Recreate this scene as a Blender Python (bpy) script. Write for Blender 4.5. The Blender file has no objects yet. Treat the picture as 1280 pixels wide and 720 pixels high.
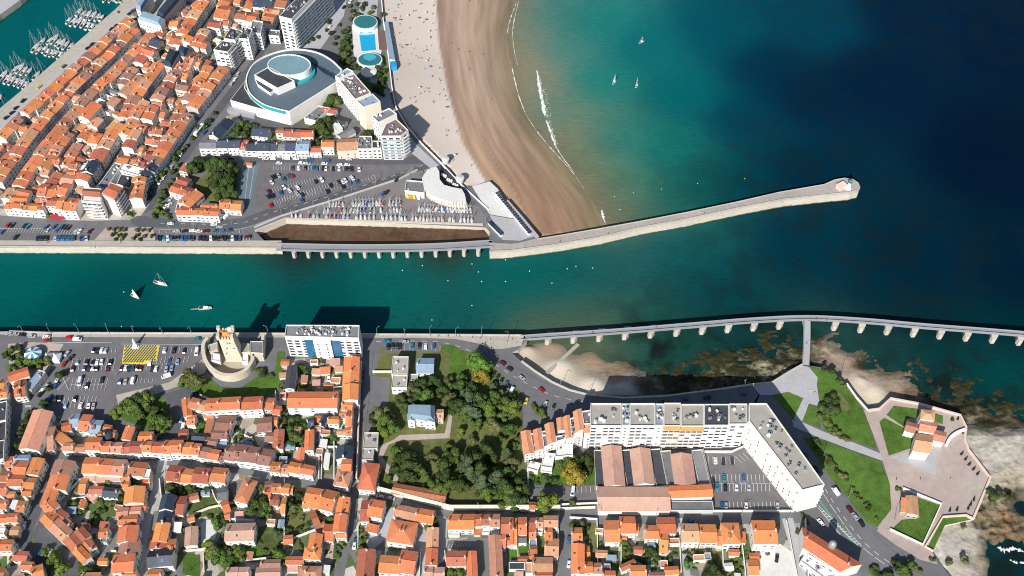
import bpy, bmesh, math, random
import numpy as np
from mathutils import Vector, Matrix, noise
from mathutils.geometry import tessellate_polygon
R = random.Random(11)
SC = bpy.context.scene
COL = SC.collection
rad = math.radians

# ------------------------------------------------------------------ camera survey
# (positions were surveyed from the photograph: a sight line through a pixel of the
#  1280x720 picture is carried down to the height the point really stands at)
F, TH, HC, CY = 1330.0, rad(51.5), 530.0, -420.0
CT, ST = math.cos(TH), math.sin(TH)
WZ = -6.0                                  # water level; town level is 0


def G(px, py, z=0.0):
    dx = (px - 640) / F
    dy = (360 - py) / F
    d = (dx, CT + dy * ST, -ST + dy * CT)
    t = (z - HC) / d[2]
    return Vector((dx * t, CY + d[1] * t, z))


def PX(x, y, z):
    """world -> picture, numpy friendly"""
    yy, zz = y - CY, z - HC
    dep = yy * CT - zz * ST
    up = yy * ST + zz * CT
    return 640 + F * x / dep, 360 - F * up / dep


CAM = Vector((0, CY, HC))

# ------------------------------------------------------------------ materials
def lin(c):
    return tuple((v / 255 / 12.92) if v / 255 <= .04045 else ((v / 255 + .055) / 1.055) ** 2.4 for v in c)


MATS = {}


def M(name, col, rough=.85, n=((.5, .12),), rnd=.0, hue=.0, spec=.25, bump=0, metal=0, stretch=None):
    """principled surface, colour broken up by noise octaves (scale per metre, amount) and a shift per object"""
    if name in MATS:
        return MATS[name]
    m = bpy.data.materials.new(name)
    m.use_nodes = True
    nt = m.node_tree
    N, L = nt.nodes, nt.links
    b = N['Principled BSDF']
    b.inputs['Roughness'].default_value = rough
    b.inputs['Specular IOR Level'].default_value = spec
    b.inputs['Metallic'].default_value = metal
    hs = N.new('ShaderNodeHueSaturation')
    hs.inputs['Color'].default_value = (*col, 1)
    L.new(hs.outputs[0], b.inputs['Base Color'])
    geo = N.new('ShaderNodeNewGeometry')
    pos = geo.outputs['Position']
    if stretch:
        vm = N.new('ShaderNodeVectorMath')
        vm.operation = 'MULTIPLY'
        vm.inputs[1].default_value = stretch
        L.new(pos, vm.inputs[0])
        pos = vm.outputs[0]
    val = None

    def add(sock, amt, prev):
        ma = N.new('ShaderNodeMath')
        ma.operation = 'MULTIPLY_ADD'
        ma.inputs[1].default_value = amt * 2
        L.new(sock, ma.inputs[0])
        if prev is None:
            ma.inputs[2].default_value = 1 - amt
        else:
            sb = N.new('ShaderNodeMath')
            sb.operation = 'SUBTRACT'
            sb.inputs[1].default_value = amt
            L.new(prev, sb.inputs[0])
            L.new(sb.outputs[0], ma.inputs[2])
        return ma.outputs[0]
    for sc, amt in n:
        t = N.new('ShaderNodeTexNoise')
        t.inputs['Scale'].default_value = sc
        t.inputs['Detail'].default_value = 3
        t.inputs['Roughness'].default_value = .6
        L.new(pos, t.inputs['Vector'])
        val = add(t.outputs[0], amt * 2.0, val)
    if rnd or hue:
        oi = N.new('ShaderNodeObjectInfo')
        if rnd:
            val = add(oi.outputs['Random'], rnd, val)
        if hue:
            ma = N.new('ShaderNodeMath')
            ma.operation = 'MULTIPLY_ADD'
            ma.inputs[1].default_value = hue * 2
            ma.inputs[2].default_value = .5 - hue
            fr = N.new('ShaderNodeMath')
            fr.operation = 'FRACT'
            m7 = N.new('ShaderNodeMath')
            m7.operation = 'MULTIPLY'
            m7.inputs[1].default_value = 7.31
            L.new(oi.outputs['Random'], m7.inputs[0])
            L.new(m7.outputs[0], fr.inputs[0])
            L.new(fr.outputs[0], ma.inputs[0])
            L.new(ma.outputs[0], hs.inputs['Hue'])
    if val is not None:
        L.new(val, hs.inputs['Value'])
    if bump:
        bt = N.new('ShaderNodeTexNoise')
        bt.inputs['Scale'].default_value = bump[0]
        bt.inputs['Detail'].default_value = 4
        L.new(pos, bt.inputs['Vector'])
        bp = N.new('ShaderNodeBump')
        bp.inputs['Strength'].default_value = bump[1]
        bp.inputs['Distance'].default_value = bump[2]
        L.new(bt.outputs[0], bp.inputs['Height'])
        L.new(bp.outputs[0], b.inputs['Normal'])
    MATS[name] = m
    return m


def att_mat(name, rough, spec, extra=None):
    m = bpy.data.materials.new(name)
    m.use_nodes = True
    N, L = m.node_tree.nodes, m.node_tree.links
    b = N['Principled BSDF']
    b.inputs['Roughness'].default_value = rough
    b.inputs['Specular IOR Level'].default_value = spec
    a = N.new('ShaderNodeAttribute')
    a.attribute_name = 'tint'
    extra(m, N, L, b, a.outputs['Color'])
    MATS[name] = m
    return m


tile_n = ((.09, .06), (.45, .13), (2.2, .12))
ROOF = {
    'b': M('roof_tile_orange', (.57, .200, .090), .9, tile_n, .18, .012, .15),
    'B': M('roof_tile_bright_orange', (.65, .222, .088), .9, tile_n, .12, .008, .15),
    't': M('roof_tile_faded_tan', (.52, .27, .17), .9, tile_n, .2, .012, .15),
    'r': M('roof_tile_red_brown', (.42, .15, .09), .9, tile_n, .18, .012, .15),
    'n': M('roof_tile_dull_brown', (.31, .165, .125), .9, tile_n, .14, .01, .15),
    'u': M('roof_brown_gravel', (.20, .15, .135), .9, ((.3, .15), (2.5, .15)), .1, .0, .15),
    'o': M('roof_tile_salmon', (.64, .29, .165), .9, tile_n, .05, .004, .15),
    'p': M('roof_tile_pinkish', (.52, .31, .25), .9, ((.12, .1), (.8, .12), (3, .06)), .14, .01, .15),
    's': M('roof_slate', (.030, .045, .075), .55, ((.3, .15), (2.5, .15)), .25, .01, .35),
    'g': M('roof_grey_felt', (.17, .175, .19), .85, ((.2, .2), (1.7, .15)), .25, .01, .2),
    'w': M('roof_white_membrane', (.72, .72, .71), .8, ((.3, .08), (2, .05)), .08, .0, .2),
    'l': M('roof_pale_blue_zinc', (.24, .33, .43), .5, ((.3, .1), (2, .06)), .12, .01, .35),
    'k': M('roof_gravel_tan', (.37, .35, .31), .9, ((.25, .1), (3, .14)), .1, .0, .15),
    'd': M('roof_dark_felt', (.055, .06, .07), .85, ((.3, .2), (2, .1)), .15, .0, .2),
}
CNAME = {'b': 'orange', 'B': 'bright orange', 't': 'faded tan', 'r': 'dark red', 'n': 'dull brown', 'p': 'pinkish', 'o': 'salmon', 'u': 'brown',
         's': 'dark slate', 'g': 'grey', 'w': 'white', 'l': 'pale blue', 'k': 'gravel', 'd': 'black'}
WALL = {
    'w': M('render_white', (.75, .735, .70), .9, ((.12, .08), (1.1, .08)), .06, .0, .15),
    'c': M('render_cream', (.76, .70, .58), .9, ((.15, .05), (1.3, .06)), .06, .008, .15),
    'p': M('render_pink_beige', (.70, .56, .47), .9, ((.15, .05), (1.3, .06)), .08, .01, .15),
    'g': M('render_grey', (.50, .50, .49), .9, ((.15, .06), (1.3, .08)), .12, .0, .15),
    's': M('stone_pale', (.56, .50, .40), .95, ((.2, .1), (1.5, .16)), .06, .0, .1),
}
GLASS = M('window_glass', (.045, .06, .085), .15, ((.6, .2),), .25, .0, .6)
BLUEGLASS = M('blue_glazing', (.03, .13, .24), .12, ((.4, .25), (2, .2)), .1, .0, .6)
WHITE = M('white_paint', (.80, .80, .79), .6, ((.6, .05),), .04)
METAL = M('grey_metal', (.35, .36, .38), .5, ((1, .1),), .1, metal=.3)
DARK = M('dark_fittings', (.035, .037, .04), .7, ((1, .2),), .1)
BRICK = M('chimney_render', (.62, .52, .45), .9, ((2, .2),), .25, .01)
CONC = M('pale_concrete', (.50, .465, .40), .95, ((.04, .08), (.35, .13), (2.4, .1)), .04, bump=(1.2, .25, .3))


# ------------------------------------------------------------------ meshes
class MB:
    def __init__(s):
        s.v, s.f, s.m = [], [], []

    def poly(s, pts, m=0):
        i = len(s.v)
        s.v += [tuple(p) for p in pts]
        s.f.append(tuple(range(i, i + len(pts))))
        s.m.append(m)

    def solid(s, bot, top, m=0, mt=None, cap=True):
        """prism between two rings (counter-clockwise seen from above)"""
        n = len(bot)
        i = len(s.v)
        s.v += [tuple(p) for p in bot] + [tuple(p) for p in top]
        for k in range(n):
            j = (k + 1) % n
            s.f.append((i + k, i + j, i + n + j, i + n + k))
            s.m.append(m)
        if cap:
            s.f.append(tuple(range(i + n, i + 2 * n)))
            s.m.append(m if mt is None else mt)
            s.f.append(tuple(range(i + n - 1, i - 1, -1)))
            s.m.append(m)

    def box(s, c, sz, rz=0, m=0):
        a, b = sz[0] / 2, sz[1] / 2
        co, si = math.cos(rz), math.sin(rz)
        ring = [(c[0] + x * co - y * si, c[1] + x * si + y * co) for x, y in ((-a, -b), (a, -b), (a, b), (-a, b))]
        s.solid([(x, y, c[2]) for x, y in ring], [(x, y, c[2] + sz[2]) for x, y in ring], m)

    def lathe(s, prof, seg=12, c=(0, 0, 0), m=0, sx=1, sy=1):
        i = len(s.v)
        for r, z in prof:
            for k in range(seg):
                a = 2 * math.pi * k / seg
                s.v.append((c[0] + r * sx * math.cos(a), c[1] + r * sy * math.sin(a), c[2] + z))
        for j in range(len(prof) - 1):
            for k in range(seg):
                l = (k + 1) % seg
                s.f.append((i + j * seg + k, i + j * seg + l, i + (j + 1) * seg + l, i + (j + 1) * seg + k))
                s.m.append(m)
        s.f.append(tuple(i + (len(prof) - 1) * seg + k for k in range(seg)))
        s.m.append(m)

    def tube(s, p, q, r0, r1=None, seg=6, m=0):
        p, q = Vector(p), Vector(q)
        r1 = r0 if r1 is None else r1
        d = (q - p).normalized()
        u = d.orthogonal().normalized()
        w = d.cross(u)
        b = [p + (u * math.cos(2 * math.pi * k / seg) + w * math.sin(2 * math.pi * k / seg)) * r0 for k in range(seg)]
        t = [q + (u * math.cos(2 * math.pi * k / seg) + w * math.sin(2 * math.pi * k / seg)) * r1 for k in range(seg)]
        s.solid(b, t, m)

    def mesh(s, name, mats, smooth=False):
        me = bpy.data.meshes.new(name)
        me.from_pydata(s.v, [], s.f)
        for m in mats:
            me.materials.append(m)
        if len(mats) > 1:
            me.polygons.foreach_set('material_index', s.m)
        if smooth:
            me.polygons.foreach_set('use_smooth', [True] * len(me.polygons))
        me.update()
        return me

    def build(s, name, mats, parent=None, loc=(0, 0, 0), smooth=False):
        if not isinstance(mats, (list, tuple)):
            mats = [mats]
        return link(name, s.mesh(name, mats, smooth), parent, loc)


def link(name, data, parent=None, loc=(0, 0, 0), rz=0):
    o = bpy.data.objects.new(name, data)
    o.location = loc
    o.rotation_euler = (0, 0, rz)
    if parent is not None:
        o.parent = parent
    COL.objects.link(o)
    return o


def copy(o, parent=None):
    c = o.copy()
    COL.objects.link(c)
    c.parent = parent
    return c


THINGS = []                     # (object, short description, px, py, category) - labelled at the end


def thing(o, desc, cat, group=None, label=None, px=None):
    o['category'] = cat
    if group:
        o['group'] = group
    if label:
        o['label'] = label
    else:
        p = px or PX(o.location.x, o.location.y, o.location.z)
        THINGS.append((o, desc, p[0], p[1], cat))
    return o


def root(name, loc, rz=0):
    o = link(name, None, None, loc, rz)
    o.empty_display_size = 1
    return o


def rel(pts, o):
    return [Vector(p) - o for p in pts]


# ------------------------------------------------------------------ ground sheets
_layer = [0]


def sheet(name, pts, m, z=None, base=0.0, holes=(), kind='structure', label=None, dz=None):
    """flat patch of ground; pts in picture survey coordinates, or Vectors"""
    if z is None:
        _layer[0] += 1
        z = base + .02 + .004 * _layer[0]
    P = [p.copy() if isinstance(p, Vector) else G(p[0], p[1], base) for p in pts]
    loops = [P] + [[G(x, y, base) for x, y in h] for h in holes]
    tr = tessellate_polygon(loops)
    allp = [p for l in loops for p in l]
    b = MB()
    b.v = [(p.x, p.y, z) for p in allp]
    for t in tr:
        a, c, d = (allp[i] for i in t)
        up = (c - a).to_2d().cross((d - a).to_2d()) > 0
        b.f.append(tuple(t) if up else tuple(reversed(t)))
        b.m.append(0)
    o = b.build(name, m)
    o['kind'] = kind
    if label:
        o['label'] = label
    return o


def smooth_line(pts, n=6):
    P = [Vector((p[0], p[1])) if not isinstance(p, Vector) else p.to_2d() for p in pts]
    if len(P) < 3:
        return P
    out = []
    for i in range(len(P) - 1):
        a = P[i - 1] if i else P[i] * 2 - P[i + 1]
        b, c = P[i], P[i + 1]
        d = P[i + 2] if i + 2 < len(P) else c * 2 - b
        for k in range(n):
            t = k / n
            out.append(.5 * (2 * b + (c - a) * t + (2 * a - 5 * b + 4 * c - d) * t * t + (3 * b - 3 * c + d - a) * t ** 3))
    out.append(P[-1])
    return out


def offsets(W, w):
    """left and right edge of a world polyline"""
    l, r = [], []
    for i, p in enumerate(W):
        d = (W[min(i + 1, len(W) - 1)] - W[max(i - 1, 0)]).to_2d().normalized()
        nrm = Vector((-d.y, d.x))
        l.append(p.to_2d() + nrm * w / 2)
        r.append(p.to_2d() - nrm * w / 2)
    return l, r


STREETS = []


def ribbon(name, pts, w, m, smooth=True, base=0.0, z=None, kind='structure', label=None):
    if z is None:
        _layer[0] += 1
        z = base + .02 + .004 * _layer[0]
    q = smooth_line(pts) if smooth else pts
    W = [G(p[0], p[1], base) for p in q]
    STREETS.append((W, w / 2))
    l, r = offsets(W, w)
    b = MB()
    b.v = [(p.x, p.y, z) for p in l] + [(p.x, p.y, z) for p in r]
    n = len(W)
    for i in range(n - 1):
        b.f.append((i, n + i, n + i + 1, i + 1))
        b.m.append(0)
    o = b.build(name, m)
    o['kind'] = kind
    if label:
        o['label'] = label
    return o


def dashes(pts, w, length, gap, m, name='road_marking', smooth=True, base=0.0, off=0.0):
    """painted line on the road, one sheet"""
    _layer[0] += 1
    z = base + .03 + .004 * _layer[0]
    q = smooth_line(pts) if smooth else pts
    W = [G(p[0], p[1], base).to_2d() for p in q]
    b = MB()
    pos, nxt, on = 0, length, True
    seg = []
    for a, c in zip(W, W[1:]):
        L = (c - a).length
        d = (c - a) / L
        nr = Vector((-d.y, d.x))
        t = 0
        while t < L - 1e-6:
            step = min(nxt, L - t)
            if on:
                p0, p1 = a + d * t + nr * off, a + d * (t + step) + nr * off
                b.poly([(*(p0 - nr * w / 2), z), (*(p1 - nr * w / 2), z), (*(p1 + nr * w / 2), z), (*(p0 + nr * w / 2), z)])
            t += step
            nxt -= step
            if nxt <= 1e-6:
                if gap:
                    on = not on
                    nxt = length if on else gap
                else:
                    nxt = length
    o = b.build(name, m)
    o['kind'] = 'structure'
    return o


def lines(segs, w, m, name='road_marking', base=0.0):
    _layer[0] += 1
    z = base + .03 + .004 * _layer[0]
    b = MB()
    for x0, y0, x1, y1 in segs:
        a, c = G(x0, y0, base).to_2d(), G(x1, y1, base).to_2d()
        d = (c - a).normalized()
        nr = Vector((-d.y, d.x)) * w / 2
        b.poly([(*(a - nr), z), (*(c - nr), z), (*(c + nr), z), (*(a + nr), z)])
        z += .0004
    o = b.build(name, m)
    o['kind'] = 'structure'
    return o


def wall(pts, h, w, m=None, desc='pale garden wall', cat='wall', name='garden_wall', smooth=False, base=0.0, z0=None, label=None, top=None, group='walls'):
    q = smooth_line(pts, 4) if smooth else pts
    W = [G(p[0], p[1], base) for p in q]
    o3 = Vector((*W[len(W) // 2].to_2d(), base))
    l, r = offsets(W, w)
    zb = base - .3 if z0 is None else z0
    b = MB()
    n = len(W)
    for rr in (r, l):
        for zz in (zb, base + h):
            b.v += [(p.x - o3.x, p.y - o3.y, zz - o3.z) for p in rr]
    for i in range(n - 1):
        b.f += [(i, i + 1, n + i + 1, n + i), (n + i, n + i + 1, 3 * n + i + 1, 3 * n + i), (2 * n + i + 1, 2 * n + i, 3 * n + i, 3 * n + i + 1)]
    b.f += [(0, n, 3 * n, 2 * n), (n - 1, 3 * n - 1, 4 * n - 1, 2 * n - 1)]
    b.m = [0] * len(b.f)
    o = b.build(name, m or WALL['w'], None, o3)
    mid = q[len(q) // 2]
    thing(o, desc, cat, group, label, (mid[0], mid[1]))
    return o


def shepard(X, Y, ctrl, cols, p=3.2, soft=2.0):
    """smooth interpolation of surveyed values; X, Y world arrays"""
    out = np.zeros((len(X), cols))
    ws = np.zeros(len(X))
    for c in ctrl:
        q = G(c[0], c[1], WZ)
        d = np.sqrt((X - q.x) ** 2 + (Y - q.y) ** 2) + soft
        w = d ** -p
        ws += w
        out += w[:, None] * np.array(c[2:2 + cols])
    return out / ws[:, None]


def set_tint(me, rgb, name='tint'):
    a = me.attributes.new(name, 'FLOAT_COLOR', 'POINT')
    arr = np.ones((len(rgb), 4), dtype=np.float32)
    arr[:, :rgb.shape[1]] = rgb
    a.data.foreach_set('color', arr.ravel())


def grid_mesh(x0, x1, y0, y1, st):
    nx, ny = int((x1 - x0) / st) + 1, int((y1 - y0) / st) + 1
    X, Y = np.meshgrid(np.linspace(x0, x1, nx), np.linspace(y0, y1, ny))
    X, Y = X.ravel(), Y.ravel()
    i = np.arange(nx * ny).reshape(ny, nx)
    F_ = np.stack([i[:-1, :-1].ravel(), i[:-1, 1:].ravel(), i[1:, 1:].ravel(), i[1:, :-1].ravel()], 1)
    return X, Y, F_


def from_arrays(name, X, Y, Z, F_, smooth=True):
    me = bpy.data.meshes.new(name)
    me.vertices.add(len(X))
    me.vertices.foreach_set('co', np.stack([X, Y, Z], 1).astype(np.float32).ravel())
    n = len(F_)
    me.loops.add(n * 4)
    me.polygons.add(n)
    me.loops.foreach_set('vertex_index', F_.astype(np.int32).ravel())
    me.polygons.foreach_set('loop_start', np.arange(0, n * 4, 4, dtype=np.int32))
    me.polygons.foreach_set('loop_total', np.full(n, 4, dtype=np.int32))
    if smooth:
        me.polygons.foreach_set('use_smooth', [True] * n)
    me.update(calc_edges=True)
    me.validate()
    return me
# ================================================================== light, sky, camera
w = bpy.data.worlds.new('World')
SC.world = w
w.use_nodes = True
nt = w.node_tree
sky = nt.nodes.new('ShaderNodeTexSky')
sky.sky_type = 'NISHITA'
sky.sun_disc = False
SUN_EL, SUN_AZ = rad(36), rad(21)          # shadows run away from the viewer, 21 degrees to the right
sky.sun_elevation = SUN_EL
sky.sun_rotation = rad(201)
sky.altitude = 100
bg = nt.nodes['Background']
bg.inputs[1].default_value = .072
nt.links.new(sky.outputs[0], bg.inputs[0])
sl = bpy.data.lights.new('sun', 'SUN')
sl.energy = 4.6
sl.angle = rad(.5)
sl.color = (1, .955, .88)
so = bpy.data.objects.new('sun', sl)
COL.objects.link(so)
dirv = Vector((math.sin(SUN_AZ) * math.cos(SUN_EL), math.cos(SUN_AZ) * math.cos(SUN_EL), -math.sin(SUN_EL)))
so.rotation_euler = dirv.to_track_quat('-Z', 'Y').to_euler()
so.location = (0, -300, 600)
cd = bpy.data.cameras.new('camera')
cd.sensor_width = 36
cd.lens = F / 1280 * 36
cd.clip_end = 6000
cd.clip_start = 1
co = bpy.data.objects.new('camera', cd)
co.location = CAM
co.rotation_euler = (rad(90) - TH, 0, 0)
COL.objects.link(co)
SC.camera = co
SC.view_settings.view_transform = 'Standard'
SC.view_settings.look = 'None'
SC.view_settings.exposure = .38
SC.view_settings.gamma = 1
SC.cycles.filter_width = 1.05
SC.cycles.max_bounces = 4
SC.cycles.diffuse_bounces = 2
SC.cycles.glossy_bounces = 2

# ================================================================== water
def L3(*c):
    return tuple(v / .9 for v in lin(c))


WATER = 2 * [(690, 318, 3, 84, 82), (730, 312, 3, 82, 82), (770, 305, 2, 80, 82), (660, 324, 3, 85, 82), (810, 299, 0, 76, 80), (640, 345, 3, 86, 83)] + [(40, 50, 0, 84, 88), (10, 110, 0, 78, 84), (100, 5, 0, 84, 88), (50, 340, 0, 84, 82), (300, 345, 2, 86, 82), (500, 350, 5, 88, 84),
         (700, 340, 3, 85, 82), (850, 320, 0, 74, 78), (1000, 310, 0, 48, 64), (1150, 330, 0, 36, 57), (1270, 350, 0, 29, 50), (100, 395, 0, 68, 70),
         (600, 400, 5, 74, 72), (900, 370, 0, 58, 68), (1100, 380, 0, 40, 57), (400, 390, 0, 72, 72),
         (700, 60, 56, 120, 112), (690, 15, 50, 115, 108), (740, 100, 12, 116, 108), (800, 60, 5, 98, 102), (760, 180, 22, 116, 106),
         (850, 120, 0, 92, 96), (830, 190, 8, 105, 98), (930, 150, 0, 58, 77), (900, 40, 0, 76, 90), (1000, 35, 0, 64, 84), (960, 80, 0, 44, 68), (1000, 120, 0, 36, 60),
         (1100, 100, 0, 30, 56), (1250, 50, 0, 27, 52), (1250, 200, 0, 23, 46), (1000, 220, 0, 40, 60), (1150, 20, 0, 32, 58),
         (780, 240, 52, 112, 94), (830, 250, 12, 96, 86), (870, 235, 4, 80, 80), (725, 205, 92, 114, 92),
         (690, 140, 92, 120, 102), (665, 100, 125, 122, 102), (655, 50, 110, 120, 104), (708, 180, 120, 116, 88), (748, 252, 112, 108, 78), (764, 282, 108, 108, 76), (720, 215, 112, 112, 86), (775, 275, 88, 106, 80),
         (648, 10, 105, 118, 104), (645, 80, 135, 122, 100), (740, 30, 20, 112, 108), (930, 235, 0, 58, 70),
         (800, 422, 6, 74, 70), (850, 432, 22, 66, 56), (900, 425, 8, 54, 56), (760, 436, 70, 92, 70), (720, 432, 110, 100, 70), (680, 430, 100, 96, 66), (680, 416, 5, 78, 72), (720, 414, 5, 76, 72), (1100, 440, 0, 48, 56),
         (1060, 432, 40, 78, 70), (1110, 462, 40, 76, 68), (1200, 455, 2, 66, 68), (1262, 468, 3, 78, 76), (1180, 422, 0, 32, 46), (1270, 435, 0, 34, 47),
         (820, 445, 10, 58, 52), (880, 445, 25, 50, 40), (950, 440, 12, 46, 46), (1140, 470, 12, 60, 56), (1180, 480, 14, 40, 36), (1230, 495, 8, 56, 54), (1275, 500, 8, 62, 62),
         (1260, 700, 4, 46, 58), (1245, 690, 30, 70, 72), (1275, 640, 5, 45, 55), (1262, 622, 8, 60, 66), (1275, 715, 0, 36, 50), (350, 300, 30, 30, 30), (560, 302, 40, 34, 24)]
X, Y, F_ = grid_mesh(-760, 760, -330, 1000, 5)
WC = [(a, b) + L3(r, g, bl) for a, b, r, g, bl in WATER]
rgb, ws = np.zeros((len(X), 3)), np.zeros(len(X))
for c in WC:                             # smooth kernel average of the surveyed water colours
    q = G(c[0], c[1], WZ)
    w_ = (1 + ((X - q.x) ** 2 + (Y - q.y) ** 2) / 34.0 ** 2) ** -3
    ws += w_
    rgb += w_[:, None] * np.array(c[2:5])
rgb = rgb / ws[:, None] * .9
_px, _py = PX(X, Y, WZ)
_xw = np.interp(_py, [-80, 0, 35, 80, 135, 160, 185, 215, 250, 285], [650, 643, 636, 641, 652, 668, 690, 714, 742, 760])
_d = np.clip(_px - _xw, 0, 400)
_on = ((_py < 300 - (_px - 700) * .16) & (_px > _xw - 12) & (_py < 292))[:, None]     # sandy turbid water right along the beach
_f = (np.exp(-_d / (13 + 10 * np.clip((_py - 190) / 80, 0, 1))) * .95)[:, None] * _on
rgb = rgb * (1 - _f) + _f * np.array(L3(118, 112, 90)) * .9
navy = np.clip((X - 90) / 160, 0, 1)[:, None]
rgb = rgb * (1 - .22 * navy)
# weed beds under the shallow water of the two southern coves
WEED = [(820, 440, 1), (880, 440, 1), (940, 430, .9), (990, 420, .8), (760, 425, .25), (700, 425, 0), (1060, 430, .2), (1120, 450, .5), (1170, 470, 1), (1220, 480, .9), (1260, 500, .8),
        (1250, 450, .35), (1100, 425, .3), (700, 390, 0), (1000, 385, 0), (1250, 410, 0), (600, 380, 0), (800, 300, 0), (300, 340, 0), (800, 100, 0), (1200, 200, 0), (50, 60, 0), (1260, 690, .8), (1275, 560, .5),
        (300, 250, 0), (600, 100, 0), (500, 600, 0), (860, 400, 0)]
wd = shepard(X, Y, WEED, 1)[:, 0]


def water_nodes(m, N, L, b, col):
    geo = N.new('ShaderNodeNewGeometry')

    def nz(sc, det=3, stretch=None):
        t = N.new('ShaderNodeTexNoise')
        t.inputs['Scale'].default_value = sc
        t.inputs['Detail'].default_value = det
        v = geo.outputs['Position']
        if stretch:
            q = N.new('ShaderNodeVectorMath')
            q.operation = 'MULTIPLY'
            q.inputs[1].default_value = stretch
            L.new(v, q.inputs[0])
            v = q.outputs[0]
        L.new(v, t.inputs['Vector'])
        return t.outputs[0]
    wa = N.new('ShaderNodeAttribute')
    wa.attribute_name = 'weed'
    r = N.new('ShaderNodeMapRange')
    r.inputs[1].default_value = .43
    r.inputs[2].default_value = .60
    L.new(nz(.055, 6), r.inputs[0])
    ml = N.new('ShaderNodeMath')
    ml.operation = 'MULTIPLY'
    L.new(r.outputs[0], ml.inputs[0])
    L.new(wa.outputs['Fac'], ml.inputs[1])
    mx = N.new('ShaderNodeMix')
    mx.data_type = 'RGBA'
    mx.inputs['B'].default_value = (.006, .014, .012, 1)
    L.new(ml.outputs[0], mx.inputs['Factor'])
    L.new(col, mx.inputs['A'])
    hs = N.new('ShaderNodeHueSaturation')
    L.new(mx.outputs['Result'], hs.inputs['Color'])
    ad = N.new('ShaderNodeMath')
    ad.operation = 'ADD'
    a1 = N.new('ShaderNodeMath')
    a1.operation = 'MULTIPLY_ADD'
    a1.inputs[1].default_value = .34
    a1.inputs[2].default_value = .82
    L.new(nz(.012, 5, (1, .6, 1)), a1.inputs[0])
    a2 = N.new('ShaderNodeMath')
    a2.operation = 'MULTIPLY_ADD'
    a2.inputs[1].default_value = .36
    a2.inputs[2].default_value = -.18
    L.new(nz(.35, 3, (.5, 1.2, 1)), a2.inputs[0])
    L.new(a1.outputs[0], ad.inputs[0])
    L.new(a2.outputs[0], ad.inputs[1])
    L.new(ad.outputs[0], hs.inputs['Value'])
    L.new(hs.outputs[0], b.inputs['Base Color'])
    bp = N.new('ShaderNodeBump')
    bp.inputs['Strength'].default_value = .4
    bp.inputs['Distance'].default_value = .6
    L.new(nz(.45, 4, (.6, 1.3, 1)), bp.inputs['Height'])
    L.new(bp.outputs[0], b.inputs['Normal'])


me = from_arrays('water', X, Y, np.full(len(X), WZ), F_)
set_tint(me, rgb)
set_tint(me, np.stack([wd, wd, wd], 1), 'weed')
me.materials.append(att_mat('sea_water', .4, .05, water_nodes))
water = link('water', me)
water['kind'] = 'structure'
water['label'] = 'teal channel and dark blue sea water'

# ================================================================== the big beach
def xline(pts):
    p = sorted(pts, key=lambda q: q[1])
    return lambda y: np.interp(y, [q[1] for q in p], [q[0] for q in p])


x_wall = xline([(470, -80), (477, 0), (479, 25), (486, 75), (490, 110), (495, 135), (510, 160), (550, 203), (577, 232), (612, 262), (660, 300), (675, 320)])
x_dry = xline([(548, -80), (545, 0), (549, 60), (560, 115), (578, 180), (606, 226), (640, 300), (648, 320)])
x_wat = xline([(650, -80), (643, 0), (636, 35), (641, 80), (652, 135), (668, 160), (690, 185), (714, 215), (742, 250), (760, 285), (764, 320)])
X, Y, F_ = grid_mesh(-140, 110, 20, 620, 2.0)
px, py = PX(X, Y, -4.0)
xa, xb, xw = x_wall(py), x_dry(py), x_wat(py)
t = np.clip((px - xb) / (xw - xb), -1, 1.6)
u = np.clip((px - xa) / (xb - xa), -1, 1)
Z = np.where(px < xb, -1.4 - 1.6 * np.clip(u, 0, 1), -3.0 - 3.0 * np.clip(t, 0, 2))
off = (py > 304 - (px - 612) * .125) | (px < xa - 1.5) | (px > 790)
Z = np.where(off, -14.0, Z)
dry = np.array(L3(196, 185, 176))
dry2 = np.array(L3(186, 175, 165))
w1, w2, w3, w4 = (np.array(L3(*c)) for c in ((148, 126, 112), (176, 154, 136), (150, 122, 101), (124, 112, 90)))
tt = np.clip(t, 0, 1)[:, None]
low = np.clip((py - 120) / 120, 0, 1)[:, None]          # the lower beach is warmer, redder sand
wet = np.where(tt < .35, w1 + (w2 - w1) * tt / .35, w2 + (w4 - w2) * (tt - .35) / .65)
wet = wet * (1 - low) + low * np.where(tt < .25, np.array(L3(178, 150, 122)), w3 + (np.array(L3(130, 120, 94)) - w3) * np.clip((tt - .55) / .45, 0, 1))
uu = np.clip(u, 0, 1)[:, None]
edge = np.clip((px - xb) / 3 + .5, 0, 1)[:, None]
rgb = (dry2 + (dry - dry2) * uu) * (1 - edge) + wet * edge * np.array((.86, .83, .82))


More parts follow.
